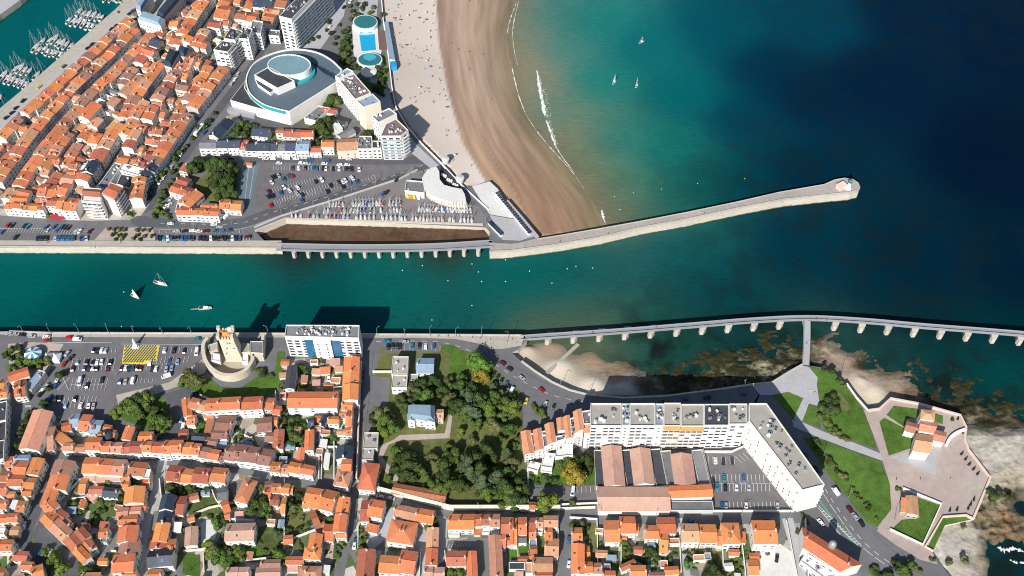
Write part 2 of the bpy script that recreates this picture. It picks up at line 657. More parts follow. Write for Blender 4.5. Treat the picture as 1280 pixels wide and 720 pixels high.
def sand_nodes(m, N, L, b, col):
    at = N.new('ShaderNodeAttribute')
    at.attribute_name = 'run'
    t1 = N.new('ShaderNodeTexNoise')
    t1.inputs['Scale'].default_value = 1
    t1.inputs['Detail'].default_value = 5
    t1.inputs['Distortion'].default_value = .25
    L.new(at.outputs['Vector'], t1.inputs['Vector'])
    geo = N.new('ShaderNodeNewGeometry')
    t2 = N.new('ShaderNodeTexNoise')
    t2.inputs['Scale'].default_value = .9
    t2.inputs['Detail'].default_value = 4
    L.new(geo.outputs['Position'], t2.inputs['Vector'])
    sp = N.new('ShaderNodeSeparateXYZ')
    L.new(at.outputs['Vector'], sp.inputs[0])
    hs = N.new('ShaderNodeHueSaturation')
    L.new(col, hs.inputs['Color'])
    m1 = N.new('ShaderNodeMath')
    m1.operation = 'MULTIPLY_ADD'
    m1.inputs[1].default_value = 1.15
    m1.inputs[2].default_value = .34
    L.new(t1.outputs[0], m1.inputs[0])
    m2 = N.new('ShaderNodeMath')
    m2.operation = 'MULTIPLY_ADD'
    m2.inputs[1].default_value = .2
    L.new(t2.outputs[0], m2.inputs[0])
    L.new(m1.outputs[0], m2.inputs[2])
    L.new(m2.outputs[0], hs.inputs['Value'])
    L.new(hs.outputs[0], b.inputs['Base Color'])


me = from_arrays('beach', X, Y, Z, F_)
set_tint(me, rgb)
run = np.stack([np.where(t < 0, 2.0, t * 11.0), py / 60.0 * np.where(t < 0, .4, 1), np.zeros(len(X))], 1)
set_tint(me, run, 'run')
me.materials.append(att_mat('beach_sand', .8, .2, sand_nodes))
o = link('beach', me)
o['kind'] = 'structure'
o['label'] = 'wide curved beach of pale dry and brown wet sand'

# ================================================================== rocky southern shore
SH = [(660, 440, -3, 0, 205, 185, 155), (700, 462, -2.5, 0, 224, 206, 178), (740, 486, -2, 0, 226, 208, 180), (690, 438, -5, 0, 168, 138, 108), (740, 455, -5, .1, 172, 138, 104), (770, 468, -5.2, .2, 150, 120, 90),
      (660, 428, -6.5, 0, 140, 116, 86), (655, 415, -9, 0, 60, 60, 50), (690, 414, -9, 0, 60, 60, 50), (725, 412, -9, 0, 60, 60, 50), (720, 434, -6.4, 0, 130, 110, 80), (760, 440, -6.8, .2, 90, 85, 60), (800, 440, -7.2, .3, 60, 60, 45), (780, 490, -3, .1, 192, 182, 168), (812, 488, -4.2, .5, 112, 102, 92),
      (850, 466, -5.6, 1, 82, 70, 46), (880, 455, -5.8, 1, 96, 80, 50), (930, 448, -5.5, 1.1, 110, 92, 60), (965, 440, -5.6, 1.1, 90, 76, 50), (905, 464, -5.3, 1, 128, 106, 70), (960, 465, -4.4, 1, 160, 142, 118), (980, 440, -5.3, 1, 86, 72, 44), (992, 457, -4, 1, 188, 174, 150),
      (870, 430, -7, .8, 60, 56, 36), (930, 427, -6.6, .8, 60, 56, 36), (1000, 427, -6.2, 1, 70, 60, 40), (900, 476, -4.2, .8, 124, 108, 84), (950, 474, -3.8, .7, 150, 134, 112), (830, 455, -6.7, .9, 60, 54, 38), (1000, 412, -7.5, .5, 40, 50, 44),
      (1020, 440, -4.5, .4, 170, 145, 120), (1050, 450, -4.9, .1, 172, 143, 118), (1080, 470, -5, .1, 176, 143, 117), (1120, 486, -5, .1, 178, 142, 116), (1090, 492, -3, 0, 222, 202, 174), (1076, 478, -3.2, 0, 218, 196, 168), (1140, 493, -5.2, .4, 142, 112, 86),
      (1060, 433, -6.4, .2, 120, 110, 90), (1110, 455, -6.6, .2, 90, 90, 70), (1083, 458, -5.7, .9, 56, 48, 36), (1160, 481, -5.9, 1.1, 50, 43, 30), (1200, 501, -5.4, 1.1, 62, 52, 34), (1240, 508, -5.8, 1.1, 56, 49, 33), (1180, 463, -6.9, .8, 40, 44, 34),
      (1230, 482, -6.6, .9, 60, 56, 36), (1270, 488, -7.2, .7, 40, 50, 40), (1216, 521, -4.4, .7, 152, 122, 92), (1262, 531, -4.6, .6, 150, 122, 88), (1275, 516, -5.9, .8, 60, 52, 34), (1240, 528, -4.6, .8, 120, 96, 66),
      (1250, 562, -1, .3, 206, 193, 180), (1235, 592, -1.1, .3, 204, 189, 174), (1268, 582, -1.3, .35, 200, 184, 168), (1215, 574, -1, .25, 206, 193, 180), (1200, 682, -1.1, .35, 203, 188, 173), (1186, 706, -1, .3, 204, 190, 176), (1214, 690, -1.8, .4, 192, 172, 154), (1220, 550, -1, .3, 200, 187, 174), (1270, 548, -1, .3, 198, 188, 178), (1240, 575, -1, .3, 208, 195, 183), (1225, 585, -1, .3, 206, 192, 178), (1262, 570, -1.2, .3, 204, 190, 176), (1275, 590, -1.5, .25, 202, 178, 154), (1255, 606, -2.2, .5, 190, 164, 138), (1238, 618, -2, .5, 182, 162, 142), (1274, 632, -7, .3, 40, 45, 40),
      (1262, 618, -4.6, .9, 92, 78, 44), (1225, 652, -2.4, 1, 146, 114, 82), (1258, 655, -3.8, 1.1, 168, 116, 66), (1277, 664, -4.8, 1.1, 130, 100, 70), (1240, 669, -4.4, 1.1, 140, 106, 68), (1210, 668, -1.5, .25, 204, 190, 176), (1190, 692, -1, .15, 210, 197, 186),
      (1200, 716, -1.5, .2, 208, 190, 172), (1222, 700, -3.4, .4, 168, 144, 116), (1240, 692, -7, .2, 60, 60, 50), (1262, 690, -8.5, 0, 40, 45, 40), (1248, 716, -8.5, 0, 40, 45, 40), (1275, 700, -8.5, 0, 40, 40, 40), (1180, 740, -1, .1, 220, 206, 192),
      (640, 400, -10, 0, 60, 60, 50), (760, 400, -10, 0, 60, 60, 50), (900, 395, -10, 0, 40, 40, 40), (1100, 410, -10, 0, 40, 40, 40), (1200, 430, -10, 0, 40, 40, 40), (1275, 450, -10, 0, 40, 40, 40)]
X, Y, F_ = grid_mesh(0, 352, -225, 15, .97)
SHL = [(a, b, z, rk) + L3(r, g, bl) for a, b, z, rk, r, g, bl in SH]
S5 = shepard(X, Y, SHL, 5, 3.4)
rk = S5[:, 1]
px_, py_ = PX(X, Y, -4.0)
nzv = np.array([noise.fractal(Vector((x * .09, y * .11, 3.3)), 1.0, 2.1, 5) for x, y in zip(X, Y)])
nz2 = np.array([noise.ridged_multi_fractal(Vector((x * .05 + y * .03, y * .13 - x * .03, 9.1)), 1.0, 2.2, 4, 1.0, 2.0) for x, y in zip(X, Y)]) - 1.1
nz3 = np.array([noise.fractal(Vector((x * .33, y * .4, 7.7)), 1.0, 2.0, 3) for x, y in zip(X, Y)])
rk = np.clip(rk * 1.15, 0, 1.1)
fall = np.clip(X - 302 - 6 * nz3, 0, 60) * .28 + np.clip(-205 - Y, 0, 30) * .5
nz4 = np.array([noise.ridged_multi_fractal(Vector((x * .16 + y * .1, y * .42, 1.7)), .9, 2.2, 4, 1.0, 2.0) for x, y in zip(X, Y)]) - 1.1
Z = S5[:, 0] + rk * (nzv * 1.1 + nz2 * .6 + nz3 * .8 + nz4 * .55) - .25 * rk - fall
wk = np.clip((nzv * 1.5 + nz3 * .9 + .50) * 1.5, 0, 1) * np.clip(rk * 1.3, 0, 1) * (py_ < 548)     # dark weed on the rocks
k = np.clip(1 + rk * (nz3 * 1.1 + .45 * nz2 + .75 * nz4), .28, 1.6)[:, None]
grey = S5[:, 2:5].mean(1, keepdims=True)
S5[:, 2:5] = S5[:, 2:5] * .68 + grey * .32
rgb = S5[:, 2:5] * k * (1 - wk[:, None]) + wk[:, None] * np.array(L3(56, 51, 32))
Z = np.where(py_ < 410 + np.clip((px_ - 1010) * .065, -2, 30), -12, np.minimum(Z, -.25))
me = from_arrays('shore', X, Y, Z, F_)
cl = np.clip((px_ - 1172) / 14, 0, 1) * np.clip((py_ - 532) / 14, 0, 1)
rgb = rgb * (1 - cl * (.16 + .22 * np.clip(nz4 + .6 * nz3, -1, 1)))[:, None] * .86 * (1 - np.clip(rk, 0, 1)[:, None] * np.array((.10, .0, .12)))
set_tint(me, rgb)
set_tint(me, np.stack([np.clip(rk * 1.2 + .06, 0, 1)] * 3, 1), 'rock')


def rock_nodes(m, N, L, b, col):
    geo = N.new('ShaderNodeNewGeometry')
    t2 = N.new('ShaderNodeTexNoise')
    t2.inputs['Scale'].default_value = .5
    t2.inputs['Detail'].default_value = 7
    t2.inputs['Roughness'].default_value = .65
    L.new(geo.outputs['Position'], t2.inputs['Vector'])
    hs = N.new('ShaderNodeHueSaturation')
    L.new(col, hs.inputs['Color'])
    m1 = N.new('ShaderNodeMath')
    m1.operation = 'MULTIPLY_ADD'
    ra = N.new('ShaderNodeAttribute')
    ra.attribute_name = 'rock'
    sc = N.new('ShaderNodeMath')
    sc.operation = 'MULTIPLY_ADD'
    sc.inputs[1].default_value = .85
    sc.inputs[2].default_value = .15
    L.new(ra.outputs['Fac'], sc.inputs[0])
    sh = N.new('ShaderNodeMath')
    sh.operation = 'SUBTRACT'
    sh.inputs[1].default_value = .5
    L.new(t2.outputs[0], sh.inputs[0])
    L.new(sc.outputs[0], m1.inputs[1])
    m1.inputs[2].default_value = 1.0
    L.new(sh.outputs[0], m1.inputs[0])
    L.new(m1.outputs[0], hs.inputs['Value'])
    L.new(hs.outputs[0], b.inputs['Base Color'])
    bp = N.new('ShaderNodeBump')
    bp.inputs['Strength'].default_value = .8
    bp.inputs['Distance'].default_value = 1.2
    L.new(sc.outputs[0], bp.inputs['Strength'])
    L.new(t2.outputs[0], bp.inputs['Height'])
    L.new(bp.outputs[0], b.inputs['Normal'])


me.materials.append(att_mat('shore_rock', .85, .2, rock_nodes))
o = link('rocky_shore', me)
o['kind'] = 'structure'
o['label'] = 'small sandy coves between brown weedy rocks and pale cliff top'

# ================================================================== land
ASPH = M('asphalt', (.150, .151, .160), .92, ((.02, .1), (.18, .12), (1.6, .10)), bump=(2, .2, .05))
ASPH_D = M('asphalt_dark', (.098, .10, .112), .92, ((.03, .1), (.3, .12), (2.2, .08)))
ASPH_C = M('asphalt_car_park', (.150, .142, .150), .92, ((.03, .1), (.22, .14), (1.8, .08)))
PAVE = M('paving_beige', (.42, .385, .33), .92, ((.05, .08), (.4, .12), (2.5, .1)))
PAVE_P = M('paving_pink', (.42, .345, .31), .92, ((.035, .14), (.3, .1), (2.5, .07)))
PAVE_G = M('paving_grey', (.40, .40, .42), .92, ((.05, .07), (.5, .09), (2.6, .06)))
PAVE_W = M('paving_white', (.64, .63, .61), .92, ((.05, .07), (.5, .09), (2.6, .06)))
LAWN = M('lawn_grass', (.078, .146, .027), .95, ((.03, .3), (.2, .28), (1.4, .3)), spec=.1, hue=.0)
LAWN_D = M('dry_grass', (.128, .138, .048), .95, ((.05, .25), (.3, .22), (2, .2)), spec=.1)
GARD = M('garden_grass', (.085, .105, .035), .95, ((.09, .35), (.5, .35), (2, .3)), spec=.1)
SOIL = M('bare_earth', (.27, .20, .125), .95, ((.08, .2), (.6, .2)), spec=.1)
PAINT = M('road_paint', (.56, .56, .55), .8, ((1.5, .15),))
YPAINT = M('yellow_paint', (.72, .56, .06), .8, ((1.5, .12),))
GPAINT = M('green_paint', (.12, .34, .20), .8, ((1.5, .12),))
POOL = M('pool_water', (.02, .36, .62), .12, ((.2, .08), (1.4, .08)), spec=.5)


def yard_mat():
    m = bpy.data.materials.new('town_yards')
    m.use_nodes = True
    N, L = m.node_tree.nodes, m.node_tree.links
    b = N['Principled BSDF']
    b.inputs['Roughness'].default_value = .95
    geo = N.new('ShaderNodeNewGeometry')
    v = N.new('ShaderNodeTexVoronoi')
    v.inputs['Scale'].default_value = .13
    L.new(geo.outputs['Position'], v.inputs['Vector'])
    cr = N.new('ShaderNodeValToRGB')
    cr.color_ramp.interpolation = 'CONSTANT'
    cols = ((0, (.30, .27, .22)), (.2, (.16, .16, .155)), (.36, (.40, .37, .32)), (.5, (.075, .115, .035)), (.66, (.22, .185, .12)), (.8, (.10, .12, .05)), (.9, (.48, .46, .42)))
    e = cr.color_ramp.elements
    e[0].position, e[0].color = 0, (*cols[0][1], 1)
    e[1].position, e[1].color = cols[1][0], (*cols[1][1], 1)
    for p, c in cols[2:]:
        q = e.new(p)
        q.color = (*c, 1)
    sp = N.new('ShaderNodeSeparateColor')
    L.new(v.outputs['Color'], sp.inputs[0])
    L.new(sp.outputs[0], cr.inputs[0])
    t = N.new('ShaderNodeTexNoise')
    t.inputs['Scale'].default_value = .9
    t.inputs['Detail'].default_value = 5
    L.new(geo.outputs['Position'], t.inputs['Vector'])
    hs = N.new('ShaderNodeHueSaturation')
    ma = N.new('ShaderNodeMath')
    ma.operation = 'MULTIPLY_ADD'
    ma.inputs[1].default_value = 1.0
    ma.inputs[2].default_value = .5
    L.new(t.outputs[0], ma.inputs[0])
    L.new(ma.outputs[0], hs.inputs['Value'])
    L.new(cr.outputs[0], hs.inputs['Color'])
    L.new(hs.outputs[0], b.inputs['Base Color'])
    MATS['yard'] = m
    return m


YARD = yard_mat()


def quay_mat():
    """pale masonry, green weed below the tide line"""
    m = M('quay_masonry', (.53, .49, .42), .95, ((.05, .1), (.4, .16), (2.2, .14)), stretch=(1, 1, 2.5))
    N, L = m.node_tree.nodes, m.node_tree.links
    b = N['Principled BSDF']
    src = b.inputs['Base Color'].links[0].from_socket
    geo = N.new('ShaderNodeNewGeometry')
    sp = N.new('ShaderNodeSeparateXYZ')
    L.new(geo.outputs['Position'], sp.inputs[0])
    t = N.new('ShaderNodeTexNoise')
    t.inputs['Scale'].default_value = .3
    L.new(geo.outputs['Position'], t.inputs['Vector'])
    ad = N.new('ShaderNodeMath')
    ad.operation = 'MULTIPLY_ADD'
    ad.inputs[1].default_value = 1.6
    L.new(t.outputs[0], ad.inputs[0])
    L.new(sp.outputs[2], ad.inputs[2])
    mr = N.new('ShaderNodeMapRange')
    mr.inputs[1].default_value = WZ + 2.1
    mr.inputs[2].default_value = WZ + 1.2
    L.new(ad.outputs[0], mr.inputs[0])
    mx = N.new('ShaderNodeMix')
    mx.data_type = 'RGBA'
    mx.inputs['B'].default_value = (.055, .075, .03, 1)
    L.new(mr.outputs[0], mx.inputs['Factor'])
    L.new(src, mx.inputs['A'])
    L.new(mx.outputs['Result'], b.inputs['Base Color'])
    return m


QUAY = quay_mat()


def land(name, pts, top, label, z1=0.0, z0=-14):
    P = [G(x, y, z1) for x, y in pts]
    if sum(a.x * b.y - b.x * a.y for a, b in zip(P, P[1:] + P[:1])) < 0:
        P.reverse()
    b = MB()
    n = len(P)
    b.v = [(p.x, p.y, z0) for p in P] + [(p.x, p.y, z1) for p in P]
    for i in range(n):
        j = (i + 1) % n
        b.f.append((i, j, n + j, n + i))
        b.m.append(1)
    for t in tessellate_polygon([P]):
        a, c, d = (P[i] for i in t)
        up = (c - a).to_2d().cross((d - a).to_2d()) > 0
        b.f.append(tuple(n + i for i in (t if up else tuple(reversed(t)))))
        b.m.append(0)
    o = b.build(name, [top, QUAY])
    o['kind'] = 'structure'
    o['label'] = label
    return o


NORTH = [(-260, 309), (120, 310), (352, 311), (352, 303.5), (332, 302.5), (319, 289), (357, 273.5), (480, 277), (605, 281), (612, 290), (611, 303), (640, 305), (672, 299), (670, 295), (640, 264), (622, 235), (612, 226),
         (590, 233), (577, 232), (550, 203), (527, 180), (510, 160), (495, 135), (490, 110), (486, 75), (479, 25), (477, 0), (472, -90), (250, -90), (154, 8), (66, 90), (0, 145), (-60, 200), (-260, 200)]
land('ground', NORTH, ASPH, 'town ground north of the channel')
SOUTH = [(-260, 416), (12, 414), (60, 416), (350, 417), (655, 419), (659, 425), (648, 437), (640, 441), (652, 452), (668, 464), (690, 478), (712, 488), (735, 494), (780, 498), (830, 496), (900, 487), (940, 481), (965, 478), (985, 466),
         (1003, 456), (1011, 457), (1025, 459), (1043, 466), (1058, 481), (1070, 497), (1085, 514), (1099, 512), (1113, 499), (1150, 506), (1200, 520), (1207, 535), (1205, 550), (1210, 563), (1237, 598), (1216, 649), (1180, 657), (1166, 690),
         (1175, 704), (1200, 735), (1215, 790), (-260, 790)]
land('ground', SOUTH, ASPH, 'town ground south of the channel')
land('ground', [(-120, 120), (0, 18), (25, 0), (130, -90), (-120, -90)], PAVE_G, 'pale concrete quay across the marina')

def S(name, m, s, label=None, **k):
    v = [float(q) for q in s.split()]
    return sheet(name, list(zip(v[::2], v[1::2])), m, label=label, **k)


# basin behind the causeway: dark muddy bottom
S('basin_mud', M('basin_mud', (.10, .058, .034), .6, ((.05, .35), (.3, .3), (1.5, .15)), spec=.3), '322 292 357 276 480 279 606 283 612 292 612 304 500 306 340 305', base=WZ + .35, z=WZ + .5)
# ---- north ground
S('town_yards', YARD, '-40 250 -20 160 60 110 140 35 180 -30 290 -40 300 20 260 90 215 160 175 262 60 268')
S('town_yards', YARD, '255 178 290 140 400 150 430 170 470 172 470 190 330 194 255 190')
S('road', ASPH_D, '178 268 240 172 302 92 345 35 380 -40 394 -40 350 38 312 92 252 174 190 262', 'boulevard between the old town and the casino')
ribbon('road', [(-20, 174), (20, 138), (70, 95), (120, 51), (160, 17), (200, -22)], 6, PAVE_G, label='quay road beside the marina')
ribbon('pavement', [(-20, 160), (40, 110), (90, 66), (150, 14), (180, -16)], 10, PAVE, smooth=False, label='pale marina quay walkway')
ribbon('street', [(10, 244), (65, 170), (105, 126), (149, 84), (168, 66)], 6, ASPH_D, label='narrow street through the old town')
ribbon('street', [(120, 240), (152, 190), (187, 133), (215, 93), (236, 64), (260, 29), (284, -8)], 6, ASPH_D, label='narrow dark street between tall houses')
S('pavement', PAVE, '-40 252 7 262 60 264 110 266 150 262 172 246 190 244 186 256 176 270 168 275 120 277 80 276 40 273.5 0 270.5 -40 267', 'beige pavement in front of the seafront houses')
ribbon('road', [(-40, 270), (0, 273.5), (40, 276.5), (80, 279), (120, 280), (168, 278)], 6, ASPH, label='seafront road below the old town')
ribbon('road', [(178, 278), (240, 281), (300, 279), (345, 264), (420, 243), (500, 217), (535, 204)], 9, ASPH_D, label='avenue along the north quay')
dashes([(200, 279), (240, 280), (300, 279), (345, 264), (420, 243), (500, 217), (530, 206)], .3, 3, 4, PAINT)
dashes([(190, 279), (240, 280), (300, 279), (345, 264), (420, 243), (500, 217), (530, 206)], .25, 300, 0, PAINT, off=-5.2)
S('car_park', ASPH_C, '-40 280 60 286 130 286 136 292 118 299 -40 299', 'car park on the north quay')
S('car_park', ASPH_C, '192 284 300 286 316 292 318 302 190 302')
S('pavement', PAVE_P, '132 285 190 284 196 300 118 300', 'pink paved square with small trees by the quay')
S('quay_walk', PAVE, '-260 300.5 352 300.8 352 311 120 309.6 -260 308.6', 'pale stone walkway on the north quay')
S('car_park', ASPH_C, '327 198 520 196 536 204 470 226 345 262 318 260', 'large car park below the row of houses')
S('road', ASPH_D, '255 196 510 196 530 190 520 180 536 196 530 205 480 206 330 203 256 202')
S('sports_court', M('court_blue_grey', (.13, .18, .21), .85, ((.05, .08), (.5, .06))), '296 205 325 206 313 256 289 254', 'blue grey sports courts beside the trees')
lines([(297, 207, 291, 252), (304, 207, 298, 252), (311, 207, 306, 252), (318, 207, 311, 253)], .2, PAINT)
S('park_ground', LAWN_D, '236 236 262 213 292 204 294 210 288 252 262 252 240 250', 'dry ground of the small shaded park')
S('boat_park', M('boat_park_ground', (.20, .185, .185), .92, ((.03, .1), (.3, .1), (2, .08))), '356 272 430 247 500 224 515 208 530 226 560 250 600 258 612 285', 'paved yard where dinghies are stored')
S('promenade', PAVE_G, '478 -60 470 30 484 110 498 150 520 180 552 210 545 216 505 184 470 140 455 60 440 -60', 'grey promenade above the beach')
S('beach_terrace', PAVE_W, '590 233 612 227 622 236 640 265 648 274 612 268', 'white paved slipway above the beach')
S('beach_terrace', PAVE_G, '612 269 648 275 669 295 650 301 628 300')
S('roundabout', ASPH_D, '164 274 172 270 182 270 190 275 186 282 176 284 166 281', 'small roundabout at the end of the boulevard')
S('garden_ground', LAWN, '440 40 424 90 470 105 478 88 480 60 486 100 474 118 436 96', 'planted ground round the open air pool')
S('court_yard', PAVE, '121 160 130 142 155 147 143 163')
S('forecourt', ASPH_D, '290 132 365 153 392 160 330 165 300 150')
S('square_ground', PAVE_G, '355 60 380 36 420 -40 440 -40 430 20 400 62 380 60')
# basin retaining edge and quay kerbs
dashes([(-40, 286), (60, 286), (118, 290)], .2, 300, 0, PAINT)

# ---- south ground
S('town_yards', YARD, '-60 560 60 575 250 577 300 584 440 612 560 640 1000 646 1005 790 -60 790')
S('town_yards', YARD, '60 500 140 545 240 500 330 508 358 450 452 440 446 612 300 584 200 574 56 570')
S('car_park', ASPH_C, '62 512 85 460 118 431 252 432 256 446 215 480 146 494 140 516 150 530 100 540', 'large car park behind the south quay')
ribbon('road', [(-40, 424), (60, 426), (260, 427), (350, 427), (470, 427), (540, 427), (575, 434), (610, 450), (645, 472), (690, 494), (740, 504), (850, 503), (930, 494), (956, 500), (1000, 556), (1040, 622), (1080, 672), (1140, 724), (1180, 750)], 12, ASPH, label='coast road along the south quay')
S('quay_walk', PAVE, '-40 416 12 414.4 60 416.4 350 417.4 655 419.4 652 432 630 436 612 437 600 430 570 424 520 422.4 60 421.4', 'pale stone walkway on the south quay')
dashes([(470, 427), (540, 427), (575, 434), (610, 450), (645, 472), (690, 494), (740, 504)], .3, 3, 4, PAINT)
S('road', ASPH, '1000 560 1018 586 1045 634 1085 682 1140 722 1200 760 1100 760 1090 700 1048 668 1022 640 1004 600', 'wide road below the lawns')
dashes([(1024, 600), (1050, 640), (1084, 682), (1130, 716)], .35, 3, 3, PAINT)
dashes([(1020, 603), (1046, 643), (1078, 684), (1124, 718)], .35, 6, 1.2, PAINT)
dashes([(1014, 610), (1036, 642), (1064, 676)], 1.0, 3.2, .1, GPAINT)
lines([(1022, 634, 1050, 668), (1023, 632, 1072, 682)], .4, PAINT)
lines([(1026 + 3.4 * i, 640 + 3.1 * i, 1024 + 3.4 * i + 7, 641 + 3.1 * i - 1.5) for i in range(14)], .4, PAINT)
ribbon('street', [(50, 571), (125, 571), (200, 574), (280, 582), (350, 594), (440, 611), (500, 624), (560, 639), (640, 642), (720, 645), (860, 648), (1010, 646)], 7.5, ASPH, label='long street south of the park')
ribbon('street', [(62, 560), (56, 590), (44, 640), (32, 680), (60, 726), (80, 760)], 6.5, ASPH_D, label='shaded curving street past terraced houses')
S('car_park', ASPH_D, '50 648 60 662 102 704 100 724 76 724 44 690 42 664')
ribbon('street', [(204, 574), (196, 610), (184, 650), (176, 690), (170, 740)], 5, PAVE_G, label='grey street running down to the photo edge')
ribbon('street', [(462, 436), (455, 500), (447, 570), (440, 612), (436, 655), (420, 740)], 5.5, ASPH, label='street beside the long park wall')
ribbon('street', [(706, 644), (706, 740)], 7, ASPH, smooth=False, label='side street between two housing blocks')
ribbon('lane', [(849, 648), (856, 700), (862, 740)], 3.5, PAVE_G, smooth=False)
ribbon('lane', [(984, 648), (996, 690), (1004, 740)], 6, PAVE_G, smooth=False)
S('court_yard', PAVE_G, '446 640 470 660 488 634 560 650 556 700 524 726 520 690 480 676 462 690')
S('court_yard', ASPH, '560 676 612 672 614 730 596 730 596 688 558 686')
S('pavement', PAVE, '145 494 212 478 258 446 262 456 256 466 226 482 180 498 148 507', 'curving footpath beside the car park')
S('road', ASPH_D, '196 496 236 484 240 496 228 505 234 545 190 552 206 540 214 528 212 510')
S('lawn', LAWN, '150 520 165 505 185 497 206 497 213 512 213 530 203 539 180 534 155 526', 'rounded lawn with trees by the car park')
S('lawn', LAWN, '237 487 262 473 275 484 300 486 320 472 343 472 347 440 356 440 353 478 346 490 330 498 280 498 250 495', 'curved lawn around the castle wall')
S('square_ground', PAVE_P, '10 430 44 428 80 430 60 466 44 470 12 466', 'small planted square with a carousel')
lines([(154 + 4.4 * i, 433, 151.5 + 4.4 * i, 455) for i in range(0)], .5, YPAINT)
S('park_ground', LAWN_D, '478 432 548 430 600 444 652 492 657 634 562 634 474 610 464 560 468 470', 'dry grass ground of the villa park')
S('lawn', LAWN, '546 431 568 432 582 442 584 470 562 470 562 443', 'strip of lawn beside the parking bays')
S('car_park', ASPH, '478 428.5 551 429 549 440.5 480 441', 'parking bays on the quay beside the park')
S('drive', PAVE_P, '492 550 500 544 556 542 562 514 566 516 562 548 500 551 486 556 478 572 486 582 500 600 492 602 474 580 470 560')
S('court_yard', ASPH, '464 470 488 472 486 500 478 512 464 504')
S('car_park', ASPH_C, '880 566 914 570 934 560 994 640 890 637', 'enclosed car park of the apartment blocks')
S('garden_ground', LAWN, '656 582 740 566 748 605 700 608 660 606')
S('car_park', ASPH_C, '668 610 746 606 748 628 700 632 664 632')
S('fort_ground', PAVE_P, '1086 515 1099 513 1113 500 1150 507 1200 521 1206 535 1204 550 1209 563 1236 598 1215 648 1180 656 1165 690 1112 664 1096 660 1113 637 1112 605 1103 573 1092 540', 'pinkish ground inside the fort')
S('court_yard', PAVE, '178 16 200 26 224 -8 192 -12', 'pale courtyard of the grand building')
S('lawn', LAWN, '965 494 985 490 1004 498 998 520 991 524', 'small wedge of lawn above the coast road')
S('plaza', PAVE_G, '940 482 965 479 985 467 1003 457 1011 459 1022 472 1021 482 1025 508 1011 505 1003 526 1000 528 992 524 1004 498 985 490 965 494 950 494', 'grey paved lookout at the footbridge')
S('lawn', LAWN, '1011 505 1022 510 1026 536 1003 526')
S('lawn', LAWN, '1012 458 1042 467 1057 481 1082 517 1096 562 1065 551 1030 538 1025 508 1021 482 1022 472', 'grassy mound with a worn brown track')
S('bare_patch', LAWN_D, '1040 488 1048 490 1062 506 1060 514 1050 512 1042 500')
S('lawn', LAWN, '1003 547 1030 551 1100 577 1112 605 1114 637 1097 658 1085 655 1030 587', 'long sloping lawn beside the wide road')
S('path', PAVE_G, '990 525 1003 528 1030 540 1066 553 1103 568 1105 577 1062 562 1028 549 992 534', 'grey footpath across the lawns')
S('path', PAVE_P, '1079 512 1086 515 1099 513 1113 500 1150 507 1200 521 1207 535 1204 550 1180 530 1178 518 1148 510 1117 506 1104 520 1096 528 1112 570 1102 572 1090 540')
S('lawn', LAWN, '1108 519 1117 507.5 1148 511.5 1149 522 1133 524 1130 534', 'small lawn behind the chapel')
S('lawn', LAWN, '1099 527.5 1105 522.5 1131 536 1128 545 1141 548 1140 563 1111 571', 'small lawn in front of the chapel')
S('lawn', LAWN, '1168 517 1179 520 1178 531 1168 527')
S('plaza', PAVE_P, '1102 573 1140 560 1182 548 1180 532 1178 520 1204 534 1205 550 1209 563 1236 599 1216 648 1208 645 1176 647 1176 631 1130 612 1126 622 1116 645 1104 660 1098 658 1114 637 1112 605', 'pink paved parade ground inside the fort')
S('plaza', PAVE_G, '1112 572 1140 564 1171 560 1169 595 1150 586')
S('path', PAVE_P, '1098 658 1112 662 1152 682 1166 692 1172 706 1150 700 1120 682 1096 664')
S('lawn', LAWN, '1147 622 1176 632 1153 681 1113 663 1127 650 1149 648', 'square fort lawn around the small stone house')
S('lawn', LAWN, '1178 648 1207 646 1211 650 1181 657 1166 688 1160 683', 'bent strip of grass below the fort wall')
S('boules_court', PAVE, '1211 604 1216 600 1230 607 1228 614 1209 611')
S('court_yard', PAVE_W, '947 690 975 680 990 690 996 726 946 726')
S('court_yard', PAVE_P, '404 678 418 678 416 700 404 698')
S('court_yard', PAVE_W, '251 655 257 650 264 650 270 658 271 668 268 677 260 678 252 678 251 668', 'round pale yard between gardens')
for s in ('235 622 246 619 270 620 276 642 236 650', '318 628 340 612 336 645 316 640', '322 660 354 650 352 690 340 700 300 702 322 684', '360 620 378 614 388 640 386 668 362 668 356 640', '352 526 378 526 372 560 356 560', '408 545 418 545 416 562 410 564',
          '733 656 748 654 750 704 738 702', '808 676 824 676 826 694 806 694', '884 690 902 690 902 728 882 728', '908 690 926 690 930 724 910 724', '778 684 798 690 798 700 776 702', '634 684 646 684 646 700 636 700', '648 682 660 682 660 694 648 694', '90 600 100 600 98 612 88 612', '85 625 112 628 104 640 92 636', '122 624 146 622 150 640 120 640',
          '140 690 148 690 146 700 136 702', '230 694 250 694 250 722 228 718', '940 656 944 656 950 690 938 694', '284 670 330 686 330 704 276 700', '640 704 656 706 656 726 642 726', '764 690 776 690 776 712 764 712'):
    S('garden_ground', R.choice([LAWN, LAWN_D, LAWN_D, GARD]), s)
# yellow hatched square beside the quay
S('yellow_square', YPAINT, '155.5 432.2 200 432.2 196 451 181 456 152.5 455', 'yellow painted square hatched with dark lines')
seg = []
for r_ in range(9):
    for c_ in range(13):
        x = 157.5 + c_ * 3.35 + (r_ % 2) * 1.6 - r_ * .32
        y = 433.6 + r_ * 2.35
        if x < 197 - r_ * .4 and not (r_ > 7 and x > 181):
            seg.append((x - 1.15, y + 1.0, x + 1.15, y - 1.0))
lines(seg, 1.0, ASPH_D, 'square_hatching')
